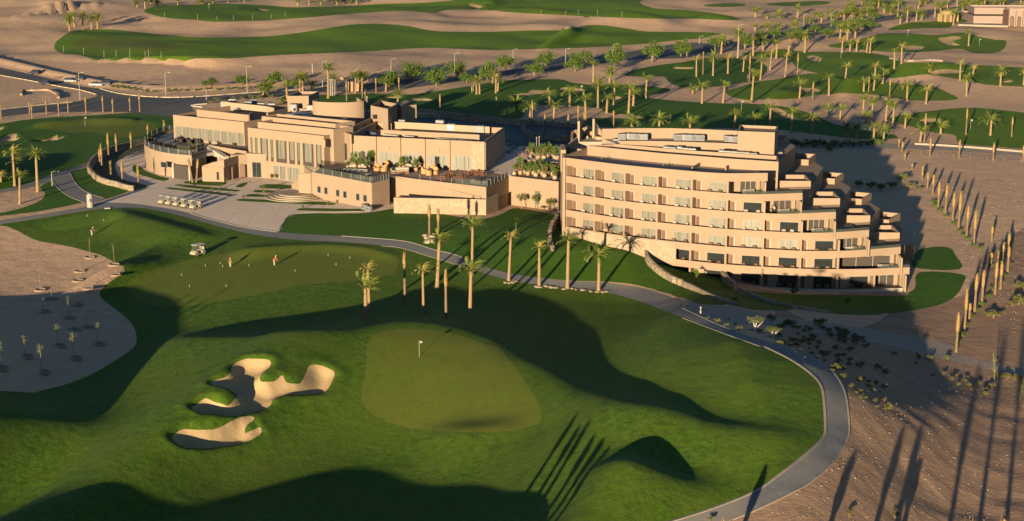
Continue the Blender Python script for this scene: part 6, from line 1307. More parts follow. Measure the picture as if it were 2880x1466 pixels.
# ---------------------------------------------------------------- cars, lamps, flagpoles
def car_parts(kind):
    Q = {}; prof = [(-2.2, .35), (-2.25, .75), (-2.1, .95), (-1.2, 1.0), (.7, .98), (1.9, .85), (2.2, .65), (2.2, .35)]
    m = MB(); n = len(prof); m.add([(x, y * (1 if z < .9 else .92), z) for y in (-.88, .88) for x, z in prof], [tuple(range(n)), tuple(range(2 * n - 1, n - 1, -1))] + [(i, (i + 1) % n, n + (i + 1) % n, n + i) for i in range(n)]); Q['body'] = m
    cab = [(-1.75, .98), (-1.35, 1.42), (.05, 1.45), (.85, .97)] if kind != 'van' else [(-2.15, .96), (-2.0, 1.55), (.35, 1.58), (1.1, .97)]; m = MB()
    m.add([(x, y * (1 if z < 1.1 else .82), z) for y in (-.82, .82) for x, z in cab], [(0, 1, 2, 3), (7, 6, 5, 4)] + [(i, (i + 1) % 4, 4 + (i + 1) % 4, 4 + i) for i in range(4)]); Q['windows'] = m
    m = MB(); t = cab[1], cab[2]; m.add([(t[0][0] - .02, -.69, t[0][1] + .015), (t[1][0] + .02, -.69, t[1][1] + .015), (t[1][0] + .02, .69, t[1][1] + .015), (t[0][0] - .02, .69, t[0][1] + .015), (t[0][0] + .1, -.6, t[0][1] + .06), (t[1][0] - .1, -.6, t[1][1] + .06), (t[1][0] - .1, .6, t[1][1] + .06), (t[0][0] + .1, .6, t[0][1] + .06)], [(4, 5, 6, 7), (0, 1, 5, 4), (1, 2, 6, 5), (2, 3, 7, 6), (3, 0, 4, 7)]); Q['roof'] = m
    return Q
WH = MB(); WH.tube([(0, -.11, 0), (0, .11, 0)], .33, 16); WH = WH.mesh('wheel', 'rubber'); WR = MB(); WR.tube([(0, -.12, 0), (0, .12, 0)], .19, 10); WR = WR.mesh('rim', 'steel')
HLM = MB(); HLM.cbox((0, 0, 0), (.06, .36, .16), .02); HLM = HLM.mesh('headlight', 'white_paint')
def car(c, x, y, rz, paint, kind, label, group='cars by the road at upper left'):
    g = gxyz(c, x, y); o = thing('car', (g[0], g[1], g[2] + .02), label, 'car', group, rz); Q = car_parts(kind)
    Q['body'].ob('body', paint, o); Q['windows'].ob('windows', 'car_glass', o); Q['roof'].ob('roof', paint, o)
    for sx in (1.35, -1.35):
        for sy in (.8, -.8): w_ = link('wheel', WH, o, (sx, sy, .33)); link('rim', WR, w_)
    for sy in (.6, -.6): link('headlight', HLM, o, (2.2, sy, .68))
car('00', 262, 562, PI - .35, 'car_blue', 'van', 'black car parked on the sand verge, farthest left of the group'); car('00', 342, 640, PI - .35, 'car_blue', 'sedan', 'dark blue car standing in the left lane of the road')
car('00', 540, 624, -.2, 'car_silver', 'van', 'silver car parked on the verge in front of a dark one'); car('00', 592, 612, PI - .2, 'car_blue', 'van', 'dark car half hidden behind the left silver car')
car('00', 728, 652, -.15, 'car_silver', 'sedan', 'silver grey car parked at the start of the painted kerb'); car('00', 790, 645, PI - .2, 'car_blue', 'van', 'dark car parked right of the last silver car')
def motorbike(c, x, y, rz):
    g = gxyz(c, x, y); o = thing('motorbike', (g[0], g[1], g[2]), 'motorbike parked on the verge between the cars', 'motorbike', None, rz)
    for sx in (-.65, .7): m = MB(); m.tube([(sx + .3 * math.cos(a), 0, .32 + .3 * math.sin(a)) for a in np.linspace(0, 6.28, 15)], .06, 6); w_ = m.ob('wheel', 'rubber', o); m = MB(); m.tube([(sx, -.06, .32), (sx, .06, .32)], .1, 8); m.ob('hub', 'steel', w_)
    m = MB(); m.tube([(-.65, 0, .32), (-.2, 0, .5), (.35, 0, .7), (.7, 0, .32)], .07, 6); m.cbox((.2, 0, .82), (.5, .26, .24), .06); m.cbox((-.05, 0, .5), (.4, .3, .35), .05); m.ob('frame', 'steel', o)
    m = MB(); m.cbox((-.35, 0, .86), (.65, .26, .12), .05); m.ob('seat', 'black', o); m = MB(); m.tube([(.45, -.34, 1.05), (.5, 0, 1.0), (.45, .34, 1.05)], .025, 6); m.tube([(.5, 0, 1.0), (.68, 0, .35)], .03, 6); m.ob('handlebar', 'steel', o)
motorbike('00', 435, 596, .5)
def lamp(c, x, y, yt, label):
    g, hh = place(c, x, y, yt); hh = max(hh, 3); o = thing('street_lamp', tuple(g), label, 'lamp post', 'lamp posts along the roads'); m = MB(); m.tube([(0, 0, -.1), (0, 0, .5), (0, 0, hh)], [.14, .11, .07], 8); m.ob('pole', 'bright_white', o)
    m = MB(); m.tube([(0, 0, hh - .1), (.5, 0, hh + .15), (1.1, -.1, hh + .2)], .05, 6); a_ = m.ob('arm', 'bright_white', o); m = MB(); m.cbox((1.3, -.1, hh + .2), (.7, .28, .14), .05); m.ob('lamp_head', 'bright_white', a_)
for c, x, y, yt, lb in (('00', 605, 768, 552, 'lamp post beside the sand pit at the junction'), ('00', 1252, 722, 552, 'lamp post rising from the bend of the painted kerb'), ('00', 1865, 697, 505, 'lamp post right of the bushy trees on the painted kerb'), ('00', 1557, 757, 692, 'short lamp post at the traffic island by the clubhouse roof'), ('00', 2433, 655, 468, 'lamp post behind the tall palm by the flagpoles'),
                       ('10', 375, 542, 448, 'lamp post on the sand left of the dark green avenue tree'), ('10', 855, 587, 405, 'tall lamp post standing in front of an avenue tree on a white base'), ('10', 1295, 442, 375, 'lamp post on the dune edge behind the avenue trees'), ('10', 1690, 492, 370, 'lamp post between two avenue trees at the sand strip'), ('10', 2050, 397, 335, 'lamp post above the widest avenue tree'),
                       ('20', 125, 332, 285, 'lamp post at the end of the long far fairway'), ('20', 415, 442, 190, 'tall lamp post among the palms in front of the avenue'), ('20', 912, 197, 110, 'lamp post on the sunlit dune among palms'), ('20', 1118, 202, 95, 'lamp post near the bend of the avenue'), ('20', 1622, 122, 20, 'lamp post left of the yellow pavilion'), ('20', 1777, 142, 0, 'lamp post by the palms beside the yellow pavilion'), ('01', 395, 92, 45, 'small path light with white head at the path fork')):
    lamp(c, x, y, yt, lb)
for i, (x, y, yt) in enumerate(((2482, 725, 602), (2494, 725, 600), (2508, 725, 600), (2522, 722, 602), (2536, 715, 606), (2357, 552, 484))):
    g, hh = place('00', x, y, yt); o = thing('flagpole', tuple(g), ('%s from left of five white poles in a tight row behind the clubhouse' % nth(i)) if i < 5 else 'lone white pole on the sand beyond the road', 'pole', 'white poles behind the clubhouse'); m = MB(); m.tube([(0, 0, 0), (0, 0, hh)], .16, 8); m.ob('pole', 'bright_white', o); m = MB(); m.lathe([(.2, 0), (.26, .12), (.0, .3)], (0, 0, hh), 8); m.ob('finial', 'bright_white', o)
# leaning crane like pole, billboard stack behind the clubhouse
g, hh = place('10', 5, 600, 516); m = MB(); m.tube([(0, 0, 0), (5.5, 1, hh)], .11, 6); m.cbox((0, 0, .4), (1.2, 1.2, .8), .1); o = m.ob('barrier_arm', 'terracotta', None, tuple(g)); tag(o, 'slanting barrier arm raised beside the palms behind the clubhouse', 'barrier')
g, hh = place('10', 70, 690, 615); m = MB(); m.cbox((0, 0, hh / 2), (1.8, 1.2, hh), .1); m.cbox((2.4, .3, hh * .4), (1.6, 1.2, hh * .8), .1); o = m.ob('gatehouse', 'terracotta', None, tuple(g)); tag(o, 'reddish gate pillars half hidden by palm trunks behind the clubhouse', 'gate')
# ---------------------------------------------------------------- far buildings at top right
def pavilion():
    g, hh = place('20', 2000, 162, 72); r_ = 72 / 2.68 / pxm(g); o = thing('pavilion', tuple(g), 'round yellow domed pavilion among palms near the top right', 'pavilion'); hw = hh * .62
    m = MB(); n = 12
    for i in range(n):
        a = 2 * PI * i / n; m.cbox((math.cos(a) * r_, math.sin(a) * r_, hw / 2), (r_ * .2, r_ * .2, hw), .1, a)
    m.lathe([(r_ * 1.08, hw), (r_ * 1.1, hw * 1.12), (r_ * 1.0, hw * 1.14)], n=24); m.ob('arcade', 'yellow_plaster', o); m = MB(); m.lathe([(r_ * .98, hw * 1.13), (r_ * .9, hw * 1.32), (r_ * .6, hw * 1.52), (.0, hh)], n=24); m.ob('dome', 'yellow_plaster', o, smooth=True); m = MB(); m.lathe([(r_ * .72, 0), (r_ * .72, hw)], n=20); m.ob('inner_wall', 'dark_roof', o)
pavilion()
def arch_building():
    g = gxyz('20', 2300, 180); o = thing('arcade_building', tuple(g), 'pale pink arcaded building with terraces at the top right edge', 'building'); s_ = 1 / 2.6813 / pxm(g); X = lambda px: (px - 2300) * s_
    m = MB(); m.prism([(X(2190), 0), (X(2900), -3), (X(2900), 30), (X(2230), 34)], -1, 3.6, .8, .5); m.ob('lower_block', 'pink_plaster', o); m = MB(); m.prism([(X(2250), 12), (X(2900), 9), (X(2900), 28), (X(2280), 30)], 3.5, 6.6, .8, .5); m.ob('upper_block', 'pink_plaster', o)
    m = MB(); m.prism([(X(2050), -6), (X(2400), -14), (X(2420), -4), (X(2100), 6)], -.5, .25); m.ob('forecourt', 'kerb', o)
    y0 = -18; hh = 7.2; sp = (X(2574) - X(2390)) / 4
    for i in range(5):
        x0 = X(2390) + i * sp; m = MB(); w_ = sp; pr = [(-w_ / 2, 0), (-w_ / 2, hh), (w_ / 2, hh), (w_ / 2, 0), (w_ * .3, 0)] + [(w_ * .3 * math.cos(a), hh * .5 + w_ * .45 * math.sin(a)) for a in np.linspace(0, PI, 9)] + [(-w_ * .3, 0)]
        n = len(pr); v = [(x0 + a, y0 + (i * -1.0), b) for a, b in pr] + [(x0 + a, y0 + 1.5 + (i * -1.0), b) for a, b in pr]
        m.add(v, [(j, (j + 1) % n, n + (j + 1) % n, n + j) for j in range(n)])
        half = [(0, 1, 6 + 4, 6 + 5, 6 + 6, 6 + 7, 14), ]
        left = [0, 1] + list(range(9, 15)); right = [1, 2, 3, 4] + list(range(5, 10))
        for f in (left, right): m.add([v[k] for k in f], [tuple(range(len(f)))]); m.add([v[k + n] for k in f], [tuple(range(len(f)))])
        m.ob('arch_bay', 'pink_plaster', o)
    m = MB(); m.prism([(X(2390) - sp / 2, y0 + .2), (X(2574) + sp, y0 - 5), (X(2574) + sp, y0 + 5), (X(2390) - sp / 2, y0 + 8)], hh, hh + 1.0, .4, .3); m.ob('arcade_roof', 'pink_plaster', o)
    m = MB(); m.prism([(X(2390), y0 + 6), (X(2574) + sp, y0 + 3), (X(2574) + sp, y0 + 14), (X(2390), y0 + 14)], 0, hh - .3); m.ob('inner_wall', 'dark_roof', o)
arch_building()
# ---------------------------------------------------------------- balcony furniture
def armchair(mat, cush, sc=1.0):
    m = MB(); n = 9; ring = [(math.cos(a) * .36, math.sin(a) * .36) for a in np.linspace(-PI * .72, PI * .72, n)]
    v = [(-x * 1.0, y, .08) for x, y in ring] + [(-x * 1.12, y * 1.1, .72 - .16 * abs(i - 4) / 4) for i, (x, y) in enumerate(ring)] + [(-x * .95, y * .92, .70 - .16 * abs(i - 4) / 4) for i, (x, y) in enumerate(ring)] + [(-x * .82, y * .82, .3) for x, y in ring]
    m.add(v, [(k * n + i, k * n + i + 1, (k + 1) * n + i + 1, (k + 1) * n + i) for k in range(3) for i in range(n - 1)]); m.lathe([(.36, .05), (.38, .3), (.3, .32)], n=12); sh = m.mesh('shell', mat)
    m = MB(); m.cbox((.05, 0, .38), (.5, .52, .14), .06); m.cbox((-.25, 0, .6), (.14, .5, .42), .06); return sh, m.mesh('cushion', cush)
CHW = armchair('wicker', 'cushion'); CHB = armchair('wicker', 'wicker'); CHD = armchair('dark_wicker', 'dark_wicker'); CHT = armchair('tan_wicker', 'tan_wicker')
def table_mesh(mat, r_=.34, hh=.45): m = MB(); m.lathe([(r_ * .8, 0), (r_ * .72, hh * .6), (r_, hh - .04), (r_, hh), (0, hh + .01)], n=14); return m.mesh('table', mat)
TBW = table_mesh('wicker'); TBD = table_mesh('dark_wicker', .45, .7)
FN = ['ground', 'second', 'third', 'fourth', 'fifth', 'top']
cnt = {}
for k, b, p, a, fn, last, bi in HB:
    cnt.setdefault(k, []).append((b, fn, a, last))
for k, L_ in cnt.items():
    for i, (b, fn, a, last) in enumerate(sorted(L_, key=lambda q: q[0])):
        if k == 0 and i < 1: continue
        where = '%s balcony from left, %s hotel floor' % (nth(i), FN[k]); white = k >= 3 and not (k == 5 and last)
        CH = CHW if white else CHB; nm = 'white cushioned' if white else 'brown wicker'
        for j, (f, d) in enumerate(((3.35 + .3 * math.sin(b * 3 + k), .95), (5.05 + .25 * math.sin(b * 5 + k * 2), .95))):
            q = fn(f, d); o = thing('balcony_chair', (q[0], q[1], q[2] + .012), '%s %s chair on the %s' % (['left', 'right'][j], nm, where), 'chair', 'chairs on the hotel balconies', a - PI / 2 + (.35, -.3)[j])
            link('shell', CH[0], o); link('cushion', CH[1], o); o.scale = (1.35, 1.35, 1.5)
        q = fn(4.2, .85); o = link('balcony_table', TBW, None, (q[0], q[1], q[2] + .012)); o.scale = (1.2, 1.2, 1.3); tag(o, 'round table between two chairs, %s' % where, 'table', 'tables on the hotel balconies')
def sofa_parts():
    m = MB(); m.cbox((0, 0, .22), (2.3, .95, .4), .08); base = m.mesh('base', 'wicker'); m = MB(); m.cbox((0, -.05, .5), (2.2, .85, .2), .08); m.cbox((0, .4, .8), (2.2, .2, .55), .08); m.cbox((-1.05, -.05, .68), (.2, .85, .35), .08); return base, m.mesh('cushion', 'cushion')
SF = sofa_parts()
PT = MB(); PT.lathe([(.2, 0), (.32, .12), (.38, .35), (.33, .55), (.35, .6), (.3, .6), (.28, .52)], n=14); PTM = PT.mesh('pot', 'terracotta', True); PT2 = MB(); PT2.lathe([(.22, 0), (.36, .15), (.38, .4), (.28, .55), (.31, .6), (.26, .6)], n=14); PTW = PT2.mesh('pot', 'beige_stone', True)
def pot_plant(loc, label, group, pool, sc=1.0, pot=None, tall=1.0):
    o = thing('potted_plant', tuple(loc), label, 'potted plant', group, R.uniform(0, 6), sc); k = R.randrange(len(pool)); link('pot', pot or PTM, o)
    c_ = link('foliage', pool[k][0], o, (0, 0, .6 + .55 * tall)); c_.scale = (.55, .55, .75 * tall); s_ = link('stems', pool[k][1], o, (0, 0, .45)); s_.scale = (.4, .4, .9 * tall)
for k, xs, q, z in SU:
    if k == 0: continue
    fl = FN[k]; o = thing('daybed', (xs - 2.0, q[1] - 1.6, z + .012), 'white cushioned sofa on the end terrace of the %s floor' % fl, 'sofa', 'sofas on the end terraces', .25); link('base', SF[0], o); link('cushion', SF[1], o)
    o = link('coffee_table', TBW, None, (xs - 3.2, q[1] - 2.4, z + .012)); o.scale = (1.5, 1.5, 1.0); tag(o, 'round low table before the white sofa on the %s floor end terrace' % fl, 'table', 'tables on the end terraces')
    pot_plant((xs - .4, q[1] - 2.6, z + .012), 'small potted plant at the right end of the %s floor terrace' % fl, 'potted plants on the end terraces', SHG, .8)
for (x, y, k, lb) in ((0, 0, 4, 'guest in pink shirt at the table on the fifth floor end terrace'), (1.4, .5, 4, 'guest in pale shirt standing on the fifth floor end terrace'), (.8, -.5, 4, 'guest in dark clothes at the rail of the fifth floor end terrace')):
    s_ = [t for t in SU if t[0] == k][0]; person((s_[1] - 5.2 + x, s_[2][1] - 1.6 + y, s_[3] + .02), R.uniform(3, 5), lb, 'pink_plaster' if 'pink' in lb else ('cushion' if 'pale' in lb else 'black'), 'black', 'stand', 'guests on the hotel terrace', 1.0, False)
# ---------------------------------------------------------------- rooftop plant
def ac_unit(blue=False):
    m = MB(); m.cbox((0, 0, .75), (1.7, 1.1, 1.3), .06); cab = m.mesh('cabinet', 'ac_paint'); m = MB(); m.lathe([(.42, 0), (.42, .12), (.36, .14)], (-.35, 0, 1.4), 14); m.lathe([(.42, 0), (.42, .12), (.36, .14)], (.45, 0, 1.4), 14); fan = m.mesh('fan_guard', 'black')
    m = MB(); m.cbox((0, -.57, .75), (1.4, .06, .9), .02); gr = m.mesh('coil_panel', 'steel'); m = MB()
    for sx in (-.7, .7): m.box((sx, 0, .06), (.12, 1.1, .12))
    return cab, fan, gr, m.mesh('skid', 'steel')
ACU = ac_unit()
def ac(c, x, y, z, rz, label, group, sc=1.0):
    q = W(c, x, y, z); o = thing('air_conditioner', (q[0], q[1], z), label, 'air conditioner', group, rz, sc)
    for nm, me in zip(('cabinet', 'fan_guard', 'coil_panel', 'skid'), ACU): link(nm, me, o)
def acrow(c, rows, z, fmt, group, sc=1.0, rz=-.2):
    for i, (x, y) in enumerate(sorted(rows)): ac(c, x, y, z, rz + R.uniform(-.1, .1), fmt % nth(i), group, sc)
acrow('F3', [(590, 300), (640, 318), (690, 325), (745, 332), (800, 340), (1070, 372), (1120, 378), (1190, 372), (1240, 385), (1310, 390), (1600, 410), (1650, 415), (1710, 418), (1770, 424), (1830, 428), (1890, 436)], 19.27, '%s from left of the white units in the front roof trough of the hotel', 'units in the hotel roof trough', .85)
acrow('F3', [(640, 250), (690, 245), (740, 248), (790, 250), (850, 252), (1170, 258), (1220, 255), (1270, 258), (1330, 260), (1390, 262), (1650, 268), (1690, 272), (1725, 275)], 20.27, '%s from left of the white units on the crescent roof of the hotel', 'units on the crescent roof', .85, .05)
for i, (x0, x1) in enumerate(((590, 820), (1060, 1350), (1570, 1920))):
    a_, b_ = W('F3', x0, (330, 392, 430)[i], 19.4), W('F3', x1, (350, 405, 440)[i], 19.4); m = MB(); d_ = Vector((b_[0] - a_[0], b_[1] - a_[1], 0)); m.tube([(0, 0, .12), tuple(d_ + Vector((0, 0, .12)))], .1, 6); m.tube([(0, .3, .12), tuple(d_ + Vector((0, .3, .12)))], .08, 6); o = m.ob('roof_pipe', 'duct', None, (a_[0], a_[1], 19.3)); tag(o, '%s of three pipe runs beside the units in the front hotel trough' % ['left', 'middle', 'right'][i], 'pipe', 'pipes in the roof trough')
acrow('C1', [(915, 225), (1030, 240), (1160, 225), (1290, 240), (1400, 245), (1000, 200), (1220, 205)], 14.4, '%s from left of the bluish units on the left roof of the clubhouse', 'units on the left clubhouse roof', 1.05, .1)
acrow('C2', [(985, 425), (1380, 430), (1490, 470), (1795, 490)], 14.8, '%s from left of the large units on the right roof of the clubhouse', 'units on the right clubhouse roof', 1.15, -.25)
acrow('Z4', [(1795, 470), (860, 370), (1110, 385)], 14.9, '%s from left of the bulky units beside the rooftop drum', 'units beside the rooftop drum', 1.15, -.2)
def duct(line, c, z, label, sec=(.8, .6), mat='duct'):
    p = [W(c, x, y, z) for x, y in line]; o0 = p[0]; m = MB(); m.wall([(a - o0[0], b - o0[1]) for a, b in p], 0.1, sec[1], sec[0], 0); o = m.ob('air_duct', mat, None, (o0[0], o0[1], z)); tag(o, label, 'duct', 'air ducts on the clubhouse roof')
duct([(1000, 410), (780, 460), (1530, 545), (1750, 490)], 'Z4', 15.0, 'outer angular grey air duct around the rooftop drum', (.9, .7)); duct([(1100, 430), (990, 455), (1520, 505), (1640, 470)], 'Z4', 15.0, 'inner angular grey air duct close to the rooftop drum', (.8, .7))
duct([(10, 380), (110, 355), (380, 390), (470, 375)], 'Z4', 14.5, 'bluish air duct on the left clubhouse roof', (.9, .7)); duct([(800, 520), (950, 535)], 'C2', 15.0, 'left white strip duct on the right clubhouse roof', (.7, .5), 'bright_white'); duct([(1010, 535), (1110, 545)], 'C2', 15.0, 'second white strip duct on the right clubhouse roof', (.7, .5), 'bright_white'); duct([(1340, 560), (1700, 585)], 'C2', 15.0, 'long white strip duct on the right clubhouse roof', (.7, .5), 'bright_white'); duct([(580, 500), (640, 490), (700, 510)], 'C2', 15.0, 'short bent bluish duct at the left end of the right roof', (.7, .5), 'blue_steel')
q = W('Z4', 1925, 375, 15.2); o = thing('satellite_dish', (q[0], q[1], 14.4), 'large white satellite dish beside the rooftop stair tower', 'satellite dish', None, .4); m = MB(); prof = [(1.8 * t, .55 * t * t) for t in np.linspace(0, 1, 7)]; n = 24
v = [(r_ * math.cos(2 * PI * j / n), r_ * math.sin(2 * PI * j / n), z) for r_, z in prof for j in range(n)] + [(r_ * math.cos(2 * PI * j / n), r_ * math.sin(2 * PI * j / n), z - .05) for r_, z in prof for j in range(n)]
M3 = Matrix.Translation((0, 0, 2.6)) @ Matrix.Rotation(math.radians(70), 4, 'Y'); m.add([M3 @ Vector(t) for t in v], [(k * n + j, k * n + (j + 1) % n, (k + 1) * n + (j + 1) % n, (k + 1) * n + j) for k in list(range(6)) + list(range(7, 13)) for j in range(n)]); m.ob('reflector', 'paint_wall', o, smooth=True); m = MB(); m.tube([(0, 0, 0), (0, 0, 2.6)], .12, 8); m.ob('mast', 'steel', o)
# ---------------------------------------------------------------- terrace furniture
zd = CL['deck'] + .03
def deck(c, x, y, z=None): q = W(c, x, y, zd if z is None else z); return (q[0], q[1], zd if z is None else z)
for g_, spots in (('left', [(730, 880), (800, 885), (820, 850)]), ('right', [(1215, 910), (1262, 925), (1325, 915), (1300, 880)])):
    for i, (x, y) in enumerate(spots):
        p = deck('C2', x, y); o = thing('tub_chair', p, '%s from left of the tall tan tub chairs in the %s group on the deck' % (nth(i), g_), 'chair', 'tan tub chairs on the deck', R.uniform(0, 6), 1.9); link('shell', CHT[0], o); link('cushion', CHT[1], o)
    p = deck('C2', *((775, 862) if g_ == 'left' else (1275, 895))); o = link('low_table', TBD, None, p); tag(o, 'dark round table among the %s group of tan tub chairs' % g_, 'table', 'tables among the tub chairs')
def lounger():
    m = MB(); m.box((0, 0, .32), (1.9, .65, .08))
    for sx in (-.8, .8):
        for sy in (-.28, .28): m.box((sx, sy, .15), (.07, .07, .3))
    fr = m.mesh('frame', 'dark_wicker'); m = MB(); m.add([(.2, -.32, .38), (.2, .32, .38), (-.95, .32, .85), (-.95, -.32, .85), (.2, -.32, .32), (.2, .32, .32), (-.95, .32, .78), (-.95, -.32, .78)], [(0, 1, 2, 3), (7, 6, 5, 4), (0, 4, 5, 1), (2, 6, 7, 3), (0, 3, 7, 4), (1, 5, 6, 2)]); m.cbox((.55, 0, .41), (.8, .6, .1), .04); return fr, m.mesh('backrest', 'dark_wicker')
LG = lounger()
for i, (x, y) in enumerate(((250, 905), (290, 910), (335, 915), (385, 920), (435, 928))):
    o = thing('sun_lounger', deck('C2', x, y), '%s from left of the dark loungers behind the glass rail of the deck' % nth(i), 'sun lounger', 'dark loungers on the deck', 2.2, 1.25); link('frame', LG[0], o); link('backrest', LG[1], o)
def cube_seat(p, rz, label, sc=1.0): m = MB(); m.cbox((0, 0, .4), (1.1, 1.0, .8), .06); o = m.ob('cube_planter', 'paint_wall', None, p, rz); o.scale = (sc,) * 3; tag(o, label, 'planter', 'pale cubes on the deck')
for i, (x, y) in enumerate(((540, 955), (605, 968), (690, 975), (640, 940))): cube_seat(deck('C2', x, y), CL['rk'], '%s from left of the pale cubes at the deck corner above the small windows' % nth(i))
for i, (x, y) in enumerate(((1718, 1000), (1770, 1012), (1838, 1015), (1875, 1000))): cube_seat(deck('C2', x, y), -.2, '%s from left of the pale cubes at the right tip of the deck' % nth(i))
q0, q1 = deck('C2', 390, 870), deck('C2', 640, 885); m = MB(); m.wall([(0, 0), (q1[0] - q0[0], q1[1] - q0[1])], 0, .5, .9, 0); o = m.ob('planter_bench', 'paint_wall', None, q0); tag(o, 'long pale planter bench under the pots at the left of the deck', 'bench')
for i, (x, y) in enumerate(((430, 850), (465, 848), (500, 850), (525, 845), (555, 852), (585, 850), (610, 855), (640, 845), (670, 830))): pot_plant(deck('C2', x, y), '%s from left of the potted plants on the planter bench of the deck' % nth(i), 'pots at the left of the deck', SHB if i % 2 else SHG, 1.0 + .3 * (i % 3), PTW, .9 + .35 * (i * 7 % 3))
for i, (x, y) in enumerate(((945, 870), (975, 850), (1010, 865), (1100, 870), (1130, 880), (1165, 855), (1185, 840))): pot_plant(deck('C2', x, y), '%s from left of the potted plants around the brown sofa set on the deck' % nth(i), 'pots around the brown sofa', SHB if i % 2 else SHG, 1.0 + .25 * (i % 3), None, 1.0 + .3 * (i * 5 % 3))
m = MB(); m.cbox((0, 0, .25), (2.6, 1.0, .5), .08); b_ = m.mesh('base', 'wicker'); m = MB(); m.cbox((0, 0, .58), (2.3, .8, .18), .06); m.cbox((0, .45, .85), (2.5, .2, .5), .06); cu = m.mesh('cushion', 'fabric')
for i, (x, y, rz, lb) in enumerate(((990, 905, .1, 'front brown sofa of the lounge set on the deck'), (1060, 870, -.4, 'rear brown sofa of the lounge set on the deck'), (920, 900, 1.3, 'side brown sofa of the lounge set on the deck'))): o = thing('sofa', deck('C2', x, y), lb, 'sofa', 'brown sofas on the deck', rz, 1.1); link('base', b_, o); link('cushion', cu, o)
def dchair(mat):
    m = MB(); m.box((0, 0, .45), (.46, .46, .06))
    for sx in (-.2, .2):
        for sy in (-.2, .2): m.box((sx, sy, .22), (.05, .05, .44))
    st = m.mesh('seat', mat); m = MB(); m.box((-.22, 0, .78), (.05, .44, .14)); m.box((-.22, -.2, .65), (.05, .05, .42)); m.box((-.22, .2, .65), (.05, .05, .42)); return st, m.mesh('backrest', mat)
DCH = dchair('red_wood'); DCK = dchair('dark_wicker')
def dtable(mat, cloth=None):
    m = MB(); m.box((0, 0, .72), (1.1, 1.1, .06))
    for sx in (-.45, .45):
        for sy in (-.45, .45): m.box((sx, sy, .35), (.07, .07, .7))
    return m.mesh('table', mat)
DT, DTW = dtable('red_wood'), dtable('bright_white')
def dset(p, label, grp, tm, ch, zz):
    o = link('dining_table', tm, None, (p[0], p[1], zz)); o.rotation_euler[2] = .3; tag(o, label[0], 'table', grp + ' tables')
    for j in range(4):
        a = .3 + PI / 2 * j; c_ = thing('dining_chair', (p[0] + math.cos(a) * .95, p[1] + math.sin(a) * .95, zz), '%s chair clockwise at the %s' % (nth(j), label[1]), 'chair', grp + ' chairs', a + PI, 1.05); link('seat', ch[0], c_); link('backrest', ch[1], c_)
for i, (x, y) in enumerate(((1400, 965), (1480, 925), (1570, 965), (1640, 925), (1745, 915), (1790, 930))):
    p = deck('C2', x, y); dset(p, ('%s from left of the red wooden tables on the right half of the deck' % nth(i), '%s red wooden table from left on the deck' % nth(i)), 'red wooden deck', DT, DCH, zd)
for i, (x, y) in enumerate(((480, 610), (540, 555), (560, 515))):
    p = W('Z5', x, y, 9.95); dset(p, ('%s of three white tables by the plant terrace beside the hotel' % nth(i), '%s white table by the plant terrace' % nth(i)), 'white cafe', DTW, DCH, 9.78)
for i, (x, y) in enumerate(((240, 560), (330, 500))):
    p = W('Z5', x, y, 9.95); dset(p, ('%s of two bluish tables in the shade of the stone clad wall' % nth(i), '%s shaded table by the stone wall' % nth(i)), 'shaded cafe', DTW, DCK, 9.78)
m = MB(); m.prism([W('Z5', -160, 820, 9.7), W('Z5', 300, 900, 9.7), W('Z5', 1010, 960, 9.7), W('Z5', 1015, 480, 9.7), W('Z5', 620, 470, 9.7), W('Z5', 190, 480, 9.7), W('Z5', 190, 620, 9.7)], 4, 9.76); o = m.ob('cafe_terrace', 'paving'); tag(o, 'stone paved terrace between the clubhouse and the hotel', 'terrace')
def umb(c, x, y, z, label):
    q = W(c, x, y, z); o = thing('closed_umbrella', (q[0], q[1], z), label, 'umbrella', 'closed umbrellas'); m = MB(); m.tube([(0, 0, 0), (0, 0, 2.9)], .04, 6); m.lathe([(.3, 0), (.3, .08)], (0, 0, 0), 12); m.ob('pole', 'lamp_pole', o); m = MB(); m.lathe([(.05, .9), (.24, 1.0), (.2, 1.8), (.1, 2.7), (.02, 2.95)], n=10); m.ob('canopy', 'paint_wall', o)
umb('Z5', 238, 440, 9.78, 'closed pale umbrella beside the stone clad wall of the clubhouse')
for i, (x, y) in enumerate(((570, 490), (665, 500), (702, 490))): q = W('Z5', x, y, 9.78); m = MB(); m.tube([(0, 0, 0), (0, 0, 2.4)], .07, 8); m.lathe([(.14, 2.35), (.14, 2.55), (.0, 2.6)], n=8); o = m.ob('lamp_bollard', 'bright_white', None, (q[0], q[1], 9.78)); tag(o, '%s from left of the slim white posts behind the white cafe tables' % nth(i), 'post', 'slim white posts at the cafe')
PL = [(570, 660), (620, 640), (690, 665), (730, 650), (770, 665), (830, 655), (880, 645), (930, 660), (960, 670), (600, 600), (760, 620), (860, 610)]
for i, (x, y) in enumerate(sorted(PL)): q = W('Z5', x, y + 5, 11.0); pot_plant((q[0], q[1], 11.06), '%s from left of the potted plants on the upper planter tier beside the hotel' % nth(i), 'pots on the upper tier', SHG if i % 3 else SHB, 1.5, PTM if i % 2 else PTW, 1.3)
PL = [(340, 890), (390, 860), (430, 880), (480, 870), (540, 890), (560, 850), (620, 880), (655, 910), (690, 860), (740, 890), (780, 920), (820, 900), (860, 880), (900, 900), (940, 920), (980, 900), (430, 790), (720, 800), (930, 950)]
for i, (x, y) in enumerate(sorted(PL)): q = W('Z5', x, y + 8, 9.9); pot_plant((q[0], q[1], 9.93), '%s from left of the potted plants on the lower tier above the link wall' % nth(i), 'pots on the lower tier', SHG if i % 3 else SHB, 1.4, PTM if i % 2 else PTW, 1.25)
